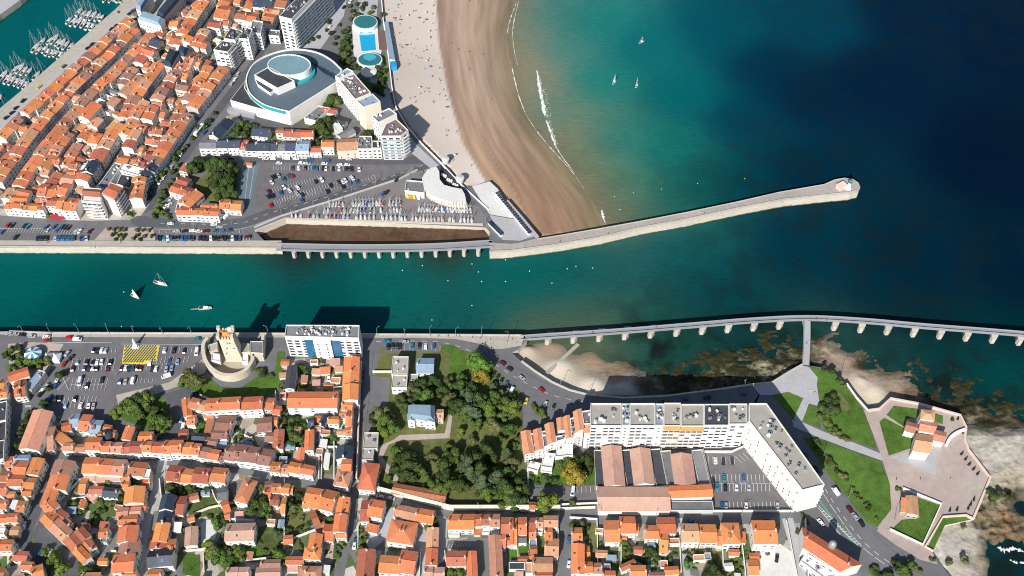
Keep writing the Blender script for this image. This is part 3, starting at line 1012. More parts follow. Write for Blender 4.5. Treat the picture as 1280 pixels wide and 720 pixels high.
# parking bays
def bays(x0, y0, x1, y1, n, dx, dy, spine=True):
    sg = []
    for i in range(n + 1):
        f = i / n
        x, y = x0 + (x1 - x0) * f, y0 + (y1 - y0) * f
        sg.append((x, y, x + dx, y + dy))
    return sg


BAYS = bays(88, 464, 141, 464, 11, 4, -16) + bays(88, 488.5, 131, 488.5, 9, 4, -15.5) + [(88, 481, 132, 480.5)] + bays(78, 511, 117, 511, 8, 4, -15) + bays(114, 442, 144, 442, 6, 1.5, -6) + \
    bays(150, 463.5, 216, 461, 14, 2, -7) + bays(186, 456, 234, 453.5, 10, 2.4, -8) + bays(203, 442, 244, 442, 8, 1.8, -8) + bays(148, 479, 190, 479, 9, 1.5, -6) + \
    bays(890, 604, 955, 604.5, 13, -1.2, -11) + bays(892, 615, 962, 615, 14, -.6, -10) + [(888, 605, 968, 605.2)] + bays(902, 637, 974, 637, 14, -1, -9) + bays(886, 580, 918, 581, 6, -.5, -9) + bays(919, 571, 942, 561, 5, 8, 8) + \
    bays(484, 439, 550, 439, 12, .4, -7) + bays(716, 617, 744, 616, 5, -.6, -8) + \
    bays(342, 213, 450, 213, 32, .2, -4.5) + bays(345, 256, 395, 242, 16, -2, -5) + bays(340, 236, 400, 220, 18, 2.2, 5) + bays(352, 246, 440, 222, 26, 2, 5) + bays(376, 250, 470, 224, 24, -2, -4) + \
    bays(2, 285, 100, 289, 28, -3.5, 5) + bays(196, 301, 312, 301.5, 30, .6, -4) + bays(200, 292, 300, 292, 12, -1, -4) + bays(560, 686, 586, 684, 7, 2, -5)
lines(BAYS, .22, PAINT)
lines([(78, 470, 86, 488), (88, 472, 72, 488), (60, 428.5, 140, 429), (152, 430.5, 256, 431)], .3, PAINT)
for x, y in ((33, 508), (157, 274), (253, 183), (447, 602), (272, 284)):
    lines([(x + i * 1.6, y - 1.2, x + i * 1.6 - 1.2, y + 1.6) for i in range(5)], .5, PAINT)
# tide foam along the big beach
_foam = [0.0]


def foam(pts, w0, w1):
    q = smooth_line(pts, 10)
    W = [G(a, b_, WZ) for a, b_ in q]
    b = MB()
    n = len(W)
    up, dn = [], []
    for i, p in enumerate(W):
        f = math.sin(math.pi * i / (n - 1)) ** .5
        ww = (w0 + (w1 - w0) * f) * R.uniform(.2, 1.1) * (R.random() > .07)
        d = (W[min(i + 1, n - 1)] - W[max(i - 1, 0)]).to_2d().normalized()
        nr = Vector((-d.y, d.x))
        up.append(p.to_2d() + nr * ww * R.uniform(.2, .8))
        dn.append(p.to_2d() - nr * ww * R.uniform(.2, .8))
    _foam[0] += .015
    zf = WZ + .05 + _foam[0]
    b.v = [(p.x, p.y, zf) for p in up] + [(p.x, p.y, zf) for p in dn]
    for i in range(n - 1):
        b.f.append((i, n + i, n + i + 1, i + 1))
        b.m.append(0)
    o = b.build('sea_foam', M('sea_foam', (.70, .72, .70), .8, ((1.5, .2),)))
    o['kind'] = 'stuff'
    o['label'] = 'line of white foam where a small wave breaks'


foam([(646, 2), (640, 18), (635, 36), (635, 60), (640, 85), (648, 118), (656, 140)], .3, 1.0)
foam([(656, 140), (668, 160), (684, 180), (700, 198), (716, 216), (730, 236)], .1, .6)
foam([(650, -5), (645, 15), (641, 36), (642, 58), (647, 82)], .1, .6)
foam([(671, 88), (674, 108), (679, 138), (688, 165), (694, 182)], .5, 2.6)
foam([(673, 100), (677, 122), (682, 142)], .4, 2.2)
foam([(694, 182), (704, 198), (718, 216)], .2, .8)
b = MB()
for k in range(330):                     # lacy foam trailing behind the breaker
    f = R.random()
    y_ = 90 + 95 * f
    x_ = np.interp(y_, [88, 108, 138, 165, 185], [671, 674, 679, 688, 695]) + abs(R.gauss(0, 3.2)) * math.sin(3.14 * f) ** .5
    p = G(x_, y_, WZ)
    s_, a_ = R.uniform(.15, .7), R.uniform(0, 3)
    c_, n_ = math.cos(a_) * s_, math.sin(a_) * s_
    zf = WZ + .14 + k * .0004
    b.poly([(p.x - c_, p.y - n_, zf), (p.x + n_ * .5, p.y - c_ * .5, zf), (p.x + c_, p.y + n_, zf), (p.x - n_ * .5, p.y + c_ * .5, zf)])
o = b.build('sea_foam', MATS['sea_foam'])
o['kind'] = 'stuff'
o['label'] = 'lacy flecks of foam trailing behind the breaking wave'
foam([(731, 252), (732, 268), (734, 283)], .3, 1.1)
foam([(752, 262), (754, 271), (757, 281)], .4, 2.2)
foam([(1246, 684), (1256, 688), (1268, 686), (1280, 690)], .5, 3)
foam([(1262, 700), (1272, 704), (1284, 702)], .4, 2)

# ================================================================== air
def haze_box(x0, x1, y0, y1, z0, z1, dens):
    b = MB()
    b.box(((x0 + x1) / 2, (y0 + y1) / 2, z0), (x1 - x0, y1 - y0, z1 - z0))
    m = bpy.data.materials.new('haze_air')
    m.use_nodes = True
    N, L = m.node_tree.nodes, m.node_tree.links
    N.remove(N['Principled BSDF'])
    v = N.new('ShaderNodeVolumePrincipled')
    v.inputs['Color'].default_value = (.42, .70, 1, 1)
    v.inputs['Density'].default_value = dens
    L.new(v.outputs[0], N['Material Output'].inputs['Volume'])
    o = b.build('haze', m)
    o['kind'] = 'stuff'
    o['label'] = 'thin bluish summer haze over the far old town'
    return o


# ================================================================== houses
def win_mesh(name, w, h, shutters):
    b = MB()
    b.box((0, -.03, 0), (w + .16, .1, h), 0, 0)
    b.v = [(x, y, z - .0) for x, y, z in b.v]
    b.box((0, -.075, .08), (w, .06, h - .16), 0, 1)
    if shutters:
        for s in (-1, 1):
            b.box((s * (w * .75 + .1), -.05, 0), (w * .46, .08, h), 0, 2)
    return b.mesh(name, [WHITE, GLASS, shutters or WHITE])


SHUT = [M('shutter_blue', (.16, .28, .42), .7), M('shutter_white', (.7, .7, .69), .7), M('shutter_grey', (.35, .37, .38), .7), None]
WIN = [win_mesh('window', 1.05, 1.35, s) for s in SHUT]
WIN_DOOR = win_mesh('window_door', 1.9, 2.1, None)


def chim_mesh():
    b = MB()
    b.box((0, 0, -.9), (.95, .6, 2.2), 0, 0)
    b.box((0, 0, 1.3), (1.1, .75, .12), 0, 0)
    for x in (-.25, .25):
        b.lathe([(.13, 1.42), (.11, 1.8)], 6, (x, 0, 0), 1)
    return b.mesh('chimney', [BRICK, ROOF['r']])


CHIM = chim_mesh()


def skylight_mesh():
    b = MB()
    b.box((0, 0, 0), (.9, 1.25, .1), 0, 0)
    b.box((0, 0, .1), (.74, 1.08, .03), 0, 1)
    return b.mesh('skylight', [METAL, GLASS])


SKYL = skylight_mesh()


def dormer_mesh():
    b = MB()
    b.solid([(-.8, -.9, 0), (.8, -.9, 0), (.8, 1.2, 0), (-.8, 1.2, 0)], [(-.8, -.9, 1.3), (.8, -.9, 1.3), (.8, 1.2, 1.3), (-.8, 1.2, 1.3)], 0)
    b.box((0, -.92, .25), (1.0, .06, .9), 0, 1)
    b.solid([(-1, -1.1, 1.3), (1, -1.1, 1.3), (1, 1.3, 1.5), (-1, 1.3, 1.5)], [(-.02, -1.1, 1.75), (.02, -1.1, 1.75), (.02, 1.3, 1.9), (-.02, 1.3, 1.9)], 2)
    return b.mesh('dormer', [WALL['w'], GLASS, ROOF['r']])


DORM = dormer_mesh()


def unit_mesh():
    b = MB()
    b.box((0, 0, 0), (1.5, 1.1, 1.0), 0, 0)
    b.lathe([(.38, 1.0), (.38, 1.12), (.1, 1.12)], 8, (0, 0, 0), 1)
    return b.mesh('rooftop_unit', [METAL, DARK])


UNIT = unit_mesh()


def vent_mesh():
    b = MB()
    b.box((0, 0, 0), (1.1, .8, 1.1), 0, 0)
    for x in (-.3, .3):
        b.lathe([(.14, 1.1), (.14, 1.5), (.2, 1.5), (.02, 1.62)], 6, (x, 0, 0), 1)
    return b.mesh('roof_vent', [WHITE, METAL])


VENT = vent_mesh()
SIZE = {}


def windows(o, Q, edges, h, mesh=None, maxb=5, maxf=4, fh=2.8, prob=.92, z0=.9, step=2.7):
    """one object per window on the listed walls"""
    mesh = mesh or R.choice(WIN)
    c = 0
    for i in edges:
        a, b = Q[i], Q[(i + 1) % len(Q)]
        L = (b - a).length
        nb = min(maxb, int(L / step))
        nf = min(maxf, max(1, int((h - .4) / fh)))
        if nb < 1:
            continue
        d = (b - a) / L
        ang = math.atan2(d.y, d.x)
        for f in range(nf):
            for k in range(nb):
                if R.random() > prob:
                    continue
                p = a + d * (L * (k + .5) / nb)
                link('window', mesh, o, (p.x - o.location.x, p.y - o.location.y, z0 + f * fh), ang)
                c += 1
    return c


def quad(A, B, C, h, D=None):
    P0, P1, P2 = G(*A, h).to_2d(), G(*B, h).to_2d(), G(*C, h).to_2d()
    P3 = G(*D, h).to_2d() if D else P0 + (P2 - P1)
    Q = [P0, P1, P2, P3]
    if (P1 - P0).cross(P2 - P1) < 0:
        Q = [P1, P0, P3, P2]
    return Q


def tidy(Q, snap=False):
    """square up a surveyed footprint; in the old town also line it up with the nearest street"""
    c = sum(Q, Vector((0, 0))) / 4
    u = ((Q[1] - Q[0]) + (Q[2] - Q[3])) / 2
    v = ((Q[3] - Q[0]) + (Q[2] - Q[1])) / 2
    lu, lv = u.length, v.length
    a = math.atan2(u.y, u.x)
    if abs(u.normalized().cross(v.normalized())) < .8 and lu < lv:
        a = math.atan2(v.y, v.x) - math.pi / 2
    if snap:
        best = (1e9, 0)
        for W, hw in STREETS[SN[0]:SN[1]]:
            for p, q in zip(W, W[1:]):
                dd = ((p + q) / 2).to_2d() - c
                if dd.length < best[0]:
                    best = (dd.length, math.atan2(q.y - p.y, q.x - p.x))
        t = (a - best[1] + math.pi / 4) % (math.pi / 2) - math.pi / 4
        if abs(t) < rad(33):
            a -= t
    e, f = Vector((math.cos(a), math.sin(a))), Vector((-math.sin(a), math.cos(a)))
    lv = abs(v.dot(f))
    return [c - e * lu / 2 - f * lv / 2, c + e * lu / 2 - f * lv / 2, c + e * lu / 2 + f * lv / 2, c - e * lu / 2 + f * lv / 2]


SN = (0, 6)


def push(Q):
    """keep an old town row clear of the streets"""
    for W, hw in STREETS[SN[0]:SN[1]]:
        c = sum(Q, Vector((0, 0))) / 4
        mv = Vector((0, 0))
        for e in range(4):
            for t in (0, .25, .5, .75):
                p = Q[e].lerp(Q[(e + 1) % 4], t)
                for a, b in zip(W, W[1:]):
                    a2, d = a.to_2d(), (b - a).to_2d()
                    L = d.length
                    d /= L
                    s = (p - a2).dot(d)
                    if 0 <= s <= L:
                        nr = Vector((-d.y, d.x))
                        off, side = (p - a2).dot(nr), 1 if (c - a2).dot(nr) > 0 else -1
                        pen = hw + .4 - off * side
                        if 0 < pen < 9 and pen > mv.length:
                            mv = nr * side * pen
        if 0 < mv.length < 6:
            Q = [q + mv for q in Q]
    return Q


def visible(Q, i):
    a, b = Q[i], Q[(i + 1) % len(Q)]
    d = b - a
    n = Vector((d.y, -d.x)).normalized()
    m = (a + b) / 2
    return n.dot((CAM.to_2d() - m).normalized()) > .12


def roof_mesh(Q, h, style, rise, over, end_over, o):
    """gable / crossed gable / hip / lean-to roof as a closed shell; also returns the ridge"""
    P = [q.copy() for q in Q]
    if style == 'x':
        P = [Q[1], Q[2], Q[3], Q[0]]
    u = ((P[1] - P[0]) + (P[2] - P[3])).normalized()
    v = ((P[3] - P[0]) + (P[2] - P[1])).normalized()
    half = ((P[3] - P[0]).length + (P[2] - P[1]).length) / 4
    sl = rise / half
    E = [P[0] - u * end_over - v * over, P[1] + u * end_over - v * over, P[2] + u * end_over + v * over, P[3] - u * end_over + v * over]
    ze = h - over * sl
    rA, rB = (E[0] + E[3]) / 2, (E[1] + E[2]) / 2
    if style == 'h':
        Lr = (rB - rA).length
        ins = min(half * .95 + over, Lr * .46)
        dd = (rB - rA).normalized()
        rA, rB = rA + dd * ins, rB - dd * ins
    zr = h + rise
    b = MB()
    k = .16
    if style == 'l':
        zz = [h - over * sl * .5, h - over * sl * .5, h + rise, h + rise]
        T = [Vector((E[i].x - o.x, E[i].y - o.y, zz[i])) for i in range(4)]
        b.solid([p - Vector((0, 0, k)) for p in T], T)
        return b, (T[3], T[2]), sl
    V = [Vector((e.x - o.x, e.y - o.y, ze)) for e in E] + [Vector((rA.x - o.x, rA.y - o.y, zr)), Vector((rB.x - o.x, rB.y - o.y, zr))]
    dn = [p - Vector((0, 0, k)) for p in V]
    b.v = [tuple(p) for p in V + dn]
    b.f = [(0, 1, 5, 4), (2, 3, 4, 5), (0 + 6, 4 + 6, 5 + 6, 1 + 6), (2 + 6, 5 + 6, 4 + 6, 3 + 6), (0, 6, 7, 1), (2, 8, 9, 3)]
    if style == 'h':
        b.f += [(1, 2, 5), (3, 0, 4), (1, 7, 8, 2), (3, 9, 6, 0)]
    else:
        b.f += [(1, 7, 11, 5), (5, 11, 8, 2), (3, 9, 10, 4), (4, 10, 6, 0)]
    b.m = [0] * len(b.f)
    # ridge tiles
    b.tube(V[4] + Vector((0, 0, .02)), V[5] + Vector((0, 0, .02)), .13, seg=5)
    return b, (V[4], V[5]), sl


HQ = []


def house(Q, h, style, col, kind='house', wallc=None, row=False, win=True, extra=True, desc=None, group=None, label=None, cat='house'):
    HQ.append(Q)
    cen = sum(Q, Vector((0, 0))) / 4
    o = Vector((cen.x, cen.y, 0))
    r = root(kind, o)
    Lu = ((Q[1] - Q[0]).length + (Q[2] - Q[3]).length) / 2
    Lv = ((Q[3] - Q[0]).length + (Q[2] - Q[1]).length) / 2
    area = Lu * Lv
    span = Lu if style == 'x' else Lv
    rise = span / 2 * R.uniform(.27, .36)
    if col == 's':
        rise = span / 2 * .62
    if style == 'l':
        rise = .18 * Lv
    wallc = wallc or R.choice('wwwwwccpg' if h > 5 else 'wwcgp')
    wm = WALL[wallc]
    q = [(p - cen) * (1 - .03 / max(3, (p - cen).length)) for p in Q]
    b = MB()
    if style == 'f':
        ph = h + .55
        inn = [p * (1 - .35 / max(2, p.length)) for p in q]
        for i in range(4):
            j = (i + 1) % 4
            b.poly([(*q[i], -.3), (*q[j], -.3), (*q[j], ph), (*q[i], ph)])
            b.poly([(*q[i], ph), (*q[j], ph), (*inn[j], ph), (*inn[i], ph)])
            b.poly([(*inn[j], h - .1), (*inn[i], h - .1), (*inn[i], ph), (*inn[j], ph)])
        b.build('wall', wm, r)
        rb = MB()
        rb.poly([(*p, h) for p in inn])
        rf = rb.build('roof', ROOF[col], r)
        if extra:
            for k in range(min(7, int(area / 28))):
                a, c = R.uniform(.15, .85), R.uniform(.15, .85)
                p = (inn[0] * (1 - a) + inn[1] * a) * (1 - c) + (inn[3] * (1 - a) + inn[2] * a) * c
                u_ = link('rooftop_unit', R.choice([UNIT, VENT]), rf, (p.x, p.y, h + .01), R.uniform(0, 3))
                u_.scale = [R.uniform(.6, 1.2)] * 3
        rid = None
    else:
        for i in range(4):
            j = (i + 1) % 4
            top = [(*q[j], h), (*q[i], h)]
            gab = (style == 'g' and i in (1, 3)) or (style == 'x' and i in (0, 2))
            if style == 'l':
                zz = [h, h, h + rise, h + rise]
                b.poly([(*q[i], -.3), (*q[j], -.3), (*q[j], zz[j] - .1), (*q[i], zz[i] - .1)])
            elif gab:
                mid = (q[i] + q[j]) / 2
                b.poly([(*q[i], -.3), (*q[j], -.3), (*q[j], h - .08), (mid.x, mid.y, h + rise - .1), (*q[i], h - .08)])
            else:
                b.poly([(*q[i], -.3), (*q[j], -.3), (*q[j], h - .06), (*q[i], h - .06)])
        b.build('wall', wm, r)
        eo = .02 if row else .28
        rb, rid, sl = roof_mesh(Q, h, style, rise, .38, eo, o)
        rf = rb.build('roof', ROOF[col], r)
        if extra and h > 5.2:
            nch = 1 if area < 120 else 2
            for k in range(nch):
                if R.random() < .8:
                    t = R.choice((.07, .93)) if nch == 1 else (.08, .92)[k]
                    p = rid[0].lerp(rid[1], t)
                    d = rid[1] - rid[0]
                    link('chimney', CHIM, rf, (p.x, p.y, p.z), math.atan2(d.y, d.x) + math.pi / 2)
            if R.random() < .42 and style in 'gh' and span > 5:
                a_, b_ = (q[0], q[1]) if visible(Q, 0) else (q[2], q[3])
                t = R.uniform(.2, .8)
                e = a_.lerp(b_, t)
                m_ = rid[0].lerp(rid[1], t if visible(Q, 0) else 1 - t)
                s_ = R.uniform(.35, .6)
                p = Vector((e.x, e.y, h)).lerp(m_, s_)
                dd = b_ - a_
                if R.random() < .3 and span > 7:
                    link('dormer', DORM, rf, (p.x, p.y, p.z - .35), math.atan2(dd.y, dd.x))
                else:
                    k_ = link('skylight', SKYL, rf, (p.x, p.y, p.z + .04), 0)
                    k_.rotation_euler = (math.atan(sl), 0, math.atan2(dd.y, dd.x))
    if win and h > 3.6:
        ed = [i for i in range(4) if visible(Q, i)]
        if style == 'g' and row:
            ed = [i for i in ed if i in (0, 2)]
        if row and len(ed) == 0:
            ed = [0]
        windows(r, Q, ed[:2], h, maxb=3, maxf=3, prob=.85)
    SIZE[r.name] = area
    if desc is None:
        sz = 'small ' if area < 55 else ('large ' if area > 170 else '')
        form = {'g': 'gabled', 'x': 'gabled', 'h': 'hipped', 'f': 'flat', 'l': 'sloping'}[style]
        what = {'house': 'house', 'terraced_house': 'terraced house', 'town_house': 'town house', 'outbuilding': 'outbuilding'}.get(kind, kind.replace('_', ' '))
        desc = f"{sz}{CNAME[col].replace(' ', '-')}-roofed {form} {what}"
    thing(r, desc, cat, group, label, PX(cen.x, cen.y, h))
    return r


TQ = []


def contains(Q, p, m):
    n_ = len(Q)
    return all((Q[(i + 1) % n_] - Q[i]).cross(p - Q[i]) > -m * (Q[(i + 1) % n_] - Q[i]).length for i in range(n_))


def inpoly(x, y, P):
    c = False
    for (x0, y0), (x1, y1) in zip(P, P[1:] + P[:1]):
        if (y0 > y) != (y1 > y) and x < (x1 - x0) * (y - y0) / (y1 - y0) + x0:
            c = not c
    return c


def PP(s):
    v = [float(q) for q in s.split()]
    return list(zip(v[::2], v[1::2]))


def terrace(line, side, gap, depth, h, keep, nogo, cols='bbbbBbttrn'):
    """continuous terrace of town houses along one side of a street"""
    W = [G(a, b).to_2d() for a, b in line]
    pos, seg = 0.0, 0
    tot = sum((b - a).length for a, b in zip(W, W[1:]))

    def at(s):
        for a, b in zip(W, W[1:]):
            L = (b - a).length
            if s <= L:
                return a.lerp(b, s / L)
            s -= L
        return W[-1]
    while pos < tot - 4:
        w_ = R.uniform(5.4, 9.4)
        a, b = at(pos), at(min(tot, pos + w_))
        pos += w_
        d = (b - a)
        if d.length < 3:
            continue
        d.normalize()
        nr = Vector((-d.y, d.x)) * side
        dp = depth * R.uniform(.88, 1.12)
        Q = [a + nr * gap, b + nr * gap, b + nr * (gap + dp), a + nr * (gap + dp)]
        if side < 0:
            Q = [Q[1], Q[0], Q[3], Q[2]]
        c = sum(Q, Vector((0, 0))) / 4
        px, py = PX(c.x, c.y, 0)
        if any(inpoly(px, py, P) for P in nogo) or R.random() > keep or any(contains(T_, c, 2.5) for T_ in TQ):
            continue
        TQ.append(Q)
        house(Q, h + R.uniform(-.8, .8), 'g', R.choice(cols), 'town_house', R.choice('wwwcwg'), row=True, group='town houses of the old quarter')


def rows(text, zone, kind, dflt_h=None):
    """A(x y) B(x y) C(x y) h n colour [style] [wall] : eave line A-B split into n houses, C the far eave corner beyond B"""
    for ln in text.strip().splitlines():
        for rec in ln.split(';'):
            f = rec.split()
            if not f:
                continue
            x = [float(v) for v in f[:7]]
            n, col = int(f[7]), f[8]
            st = f[9] if len(f) > 9 else 'g'
            wc = f[10] if len(f) > 10 else None
            h = x[6]
            Q = quad(x[0:2], x[2:4], x[4:6], h)
            Q = tidy(Q, kind == 'town_house')
            if kind == 'town_house':
                Q = push(Q)
            cuts = [0]
            wts = [R.uniform(.75, 1.25) for _ in range(n)]
            tot = sum(wts)
            for w_ in wts:
                cuts.append(cuts[-1] + w_ / tot)
            for i in range(n):
                a, b = cuts[i], cuts[i + 1]
                d0 = R.uniform(-.05, .05) if n > 1 else 0
                q = [Q[0].lerp(Q[1], a), Q[0].lerp(Q[1], b), Q[3].lerp(Q[2], b), Q[3].lerp(Q[2], a)]
                q[2] = q[2] + (q[2] - q[1]) * d0
                q[3] = q[3] + (q[3] - q[0]) * d0
                if kind == 'town_house' and any(contains(T_, sum(q, Vector((0, 0))) / 4, 2.6) for T_ in TQ):
                    continue
                c = col
                if c == 'm':
                    c = R.choice('bbbbbBbtttrn')
                elif c in 'btr' and n > 1 and R.random() < .3:
                    c = R.choice('bbtrB')
                hh = h + (R.uniform(-.9, .9) if n > 1 else 0)
                k = kind if h > 4.9 else 'outbuilding'
                house(q, hh, st, c, k, wc, row=n > 1, group=zone if h > 4.9 else 'outbuildings and sheds', cat='house' if h > 4.9 else 'outbuilding', win=h > 4.9, extra=h > 4.9)
OLD = '''
5 250 55 177 45 171 9 7 m; 63 167 104 126 92 118 9 6 m; 116 110 126 99 105 91 10 1 B; 125 97 133 88 123 83 9 1 m; 110 69 142 79 149 73 8 2 m; 104 80 130 90 135 84 8 2 m
116 60 134 68 143 58 9 2 m; 143 72 158 76 160 66 8 2 m; 146 50 158 54 162 44 7 2 m; 74 95 88 102 96 90 9 2 m; 59 107 70 112 76 101 8 1 t; 74 99 84 105 87 98 8 1 b g w; 69 117 81 122 90 110 9 2 b
40 128 48 132 64 119 8 2 t; 57 113 65 118 69 112 7 1 b; 58 127 82 133 86 124 6 3 r; 18 148 37 154 44 142 8 1 t; 36 141 46 143 50 137 8 1 r; 44 152 54 154 60 143 8 1 r; 0 180 6 178 11 165 8 1 B
12 160 32 168 36 160 7 2 m; 33 166 44 170 47 162 7 1 b; 10 198 24 205 30 194 8 2 m; -2 188 6 190 9 182 7 1 s; -12 190 -2 192 4 182 7 1 b; -20 215 -2 216 4 206 7 2 m; -6 206 8 210 12 203 6 2 m
60 213 91 168 77 163 8 7 m; 90 163 103 152 90 148 8 2 m; 111 150 126 132 113 127 11 1 B; 118 127 134 116 124 109 8 2 m; 126 112 142 106 134 99 8 2 m; 137 103 148 110 156 98 8 2 m; 146 93 158 88 152 82 8 1 b; 152 94 174 76 164 71 8 3 b
165 95 201 103 208 93 8 2 r; 172 66 192 70 197 62 8 1 m g w; 159 55 168 58 172 48 8 1 s; 188 55 196 60 201 51 8 1 s; 198 86 207 82 200 74 7 1 g f; 200 46 212 50 218 42 8 2 b; 190 48 203 50 208 42 7 2 m
208 32 222 34 226 26 8 2 m; 224 26 235 25 236 17 8 1 b; 232 15 241 18 245 10 8 1 b; 236 55 257 24 245 19 9 4 B; 214 54 229 57 234 47 8 2 b; 248 24 260 21 258 14 8 2 r; 240 9 255 12 262 0 8 2 m; 260 13 270 12 274 4 8 1 m; 262 1 276 -2 280 -12 8 2 m; 236 0 256 -4 258 -14 8 2 m
158 172 187 129 176 123 9 6 m; 180 122 192 126 198 116 8 2 r; 142 108 190 118 196 108 7 5 m; 150 118 165 122 170 112 7 1 m; 153 130 163 132 165 125 6 1 m; 140 135 150 138 153 127 7 1 m; 162 128 172 128 178 119 7 1 t; 128 138 137 139 140 131 7 1 b
108 177 121 180 128 168 8 1 B h; 150 180 160 164 148 158 9 2 b; 143 191 149 177 130 173 9 1 t; 135 204 142 191 127 186 8 1 r; 124 220 134 207 122 202 9 1 s; 99 182 112 184 114 178 5 1 r
78 208 96 212 99 204 7 2 r; 71 214 83 215 86 207 6 1 b g w; 84 219 92 223 95 215 6 1 b; 76 228 90 232 94 221 7 1 t; 104 222 122 226 124 219 7 2 b; 94 230 119 234 121 228 6 2 b; 94 220 102 222 104 214 6 1 r; 58 203 73 206 77 198 8 1 b; 40 213 60 220 63 210 8 2 b; 100 212 112 214 114 208 5 2 w f; 104 204 118 206 120 200 5 2 g f
25 226 45 227 48 217 9 1 t; 19 236 40 237 43 227 9 1 t; 16 244 36 246 39 238 8 1 b; 12 253 33 254 36 245 8 1 b; 7 257 54 265 55 257 8 5 b g w; 48 244 70 246 72 231 8 2 b; 72 243 84 244 87 230 8 1 b; 68 265 93 265 99 250 10 3 b g w; 56 258 74 256 78 247 9 1 b; 44 251 56 253 58 246 7 2 t
146 203 160 204 163 195 8 1 b; 156 190 180 186 182 178 8 3 b; 163 176 180 178 182 170 8 2 b; 166 171 180 172 182 165 8 1 r; 170 163 186 166 189 157 8 2 m; 186 164 210 170 213 161 8 3 r; 201 182 214 184 219 174 8 1 b g w; 209 176 219 178 222 171 8 1 r; 182 178 198 182 201 173 7 2 m
176 197 188 199 190 190 7 2 r; 160 205 187 207 189 199 7 4 r; 172 212 184 213 186 207 6 1 r; 190 189 212 192 214 185 7 3 b; 196 206 204 199 194 193 8 1 s; 190 216 199 208 188 203 8 1 s; 181 223 190 218 182 212 8 1 s; 221 177 230 169 217 163 9 1 s; 206 200 213 195 203 189 8 1 s
230 163 239 155 226 150 8 1 r; 170 251 189 226 174 220 9 4 b g w; 219 98 234 101 238 90 8 2 B; 200 118 215 118 218 109 8 2 m; 209 134 221 122 209 117 8 1 b; 185 145 205 148 210 137 8 3 t g w; 190 135 203 137 205 128 7 2 r; 176 152 190 153 194 145 8 2 b
220 113 236 112 237 103 8 1 n; 243 118 262 120 266 108 9 1 r; 240 103 250 105 254 96 8 1 r; 256 92 283 94 288 83 9 3 t; 271 88 288 87 290 79 8 1 b; 258 97 278 99 280 91 8 1 r; 256 103 276 107 278 98 9 1 r; 225 127 248 129 250 120 7 2 m; 215 142 232 145 234 137 6 1 r; 230 147 248 149 250 138 8 1 n
224 158 236 160 240 151 8 1 r g w; 247 134 258 138 260 126 8 1 s; 211 166 224 168 227 158 7 1 m; 201 157 214 158 216 150 6 1 r; 226 87 237 89 250 68 8 2 b; 238 90 251 73 241 66 8 3 b; 245 60 258 62 262 53 8 2 b; 252 52 266 48 264 37 8 2 t; 260 33 276 35 278 27 8 1 r g w; 277 31 286 32 288 25 8 1 r
270 22 288 24 290 8 9 1 b; 281 5 294 7 297 -2 8 1 b; 294 24 321 26 322 17 8 2 r g w; 308 17 315 17 316 7 7 1 b; 317 8 340 11 342 1 8 2 s; 344 9 358 9 361 -3 9 1 r; 330 17 350 18 351 9 8 2 t; 327 28 342 29 345 18 8 1 r; 292 4 308 4 310 -5 7 2 m; 311 -2 330 -3 332 -12 8 2 m; 296 15 306 16 308 7 7 1 n; 239 82 249 84 252 76 7 1 t; 226 120 240 119 243 113 7 2 t; 206 128 216 130 219 123 6 1 t; 128 154 136 156 139 150 5 1 r; 116 190 128 193 132 185 6 1 w f; 84 196 98 199 101 192 5 1 w f; 90 124 98 128 102 120 7 1 t; 52 145 62 148 66 141 7 2 n; 60 137 74 141 78 133 6 2 w f
'''
ROWN = '''
250 185 271 185 271 175 7.5 1 g g w; 271 184.5 284 184.5 285 174 8 1 s g w; 284 184.5 299 184 301 174 8 1 s g w; 299 186.5 308 186.5 311 175 7 1 b g w; 308 188 321 188 321 178 6.5 1 s g w; 321 188 337 188 338 177 7.5 1 s g w; 337 188 347 188 347 178 7 1 s g w; 347 188 358 188 358 177 7 1 g g w; 358 188 370 188 369 177 7.5 1 s g w; 370 188 386 188 387 176 8 1 l g w
387 190 401 190 402 183 5.5 1 r g w; 402 183 417 183 417 175 8.5 1 b g w; 422 188 448 187 447 173 8.5 1 t g p; 272 176 291 154 281 146.5 8 2 s; 315 169 335 171 337 161 6 1 s; 345 166 354 166 354 161 6 1 r; 355 171 376 172 376 163 6 2 r; 376 171 392 171 392 163 7 1 b; 402 139 419 142 421 136 5 1 r; 415 152 430 156 434 150 5 1 d; 420 169 437 160 446 164 5 1 g; 421 150 428 160 421 164 5 1 w f
233 216 238 208 229 205 6 1 r; 219 231 233 235 238 224 6 1 r; 214 240 239 248 240 237 6.5 2 b g w; 239 258 256 241 238 238 6.5 2 b g w; 221 268 274 270 274 262 7 3 b g w; 226 266 242 258 232 255 6 1 b h w; 275 261 302 262 302 250 6 2 b g w; 251 261 272 262 272 255 6 1 b; 308 206 315 206 315 203 3 1 b
'''
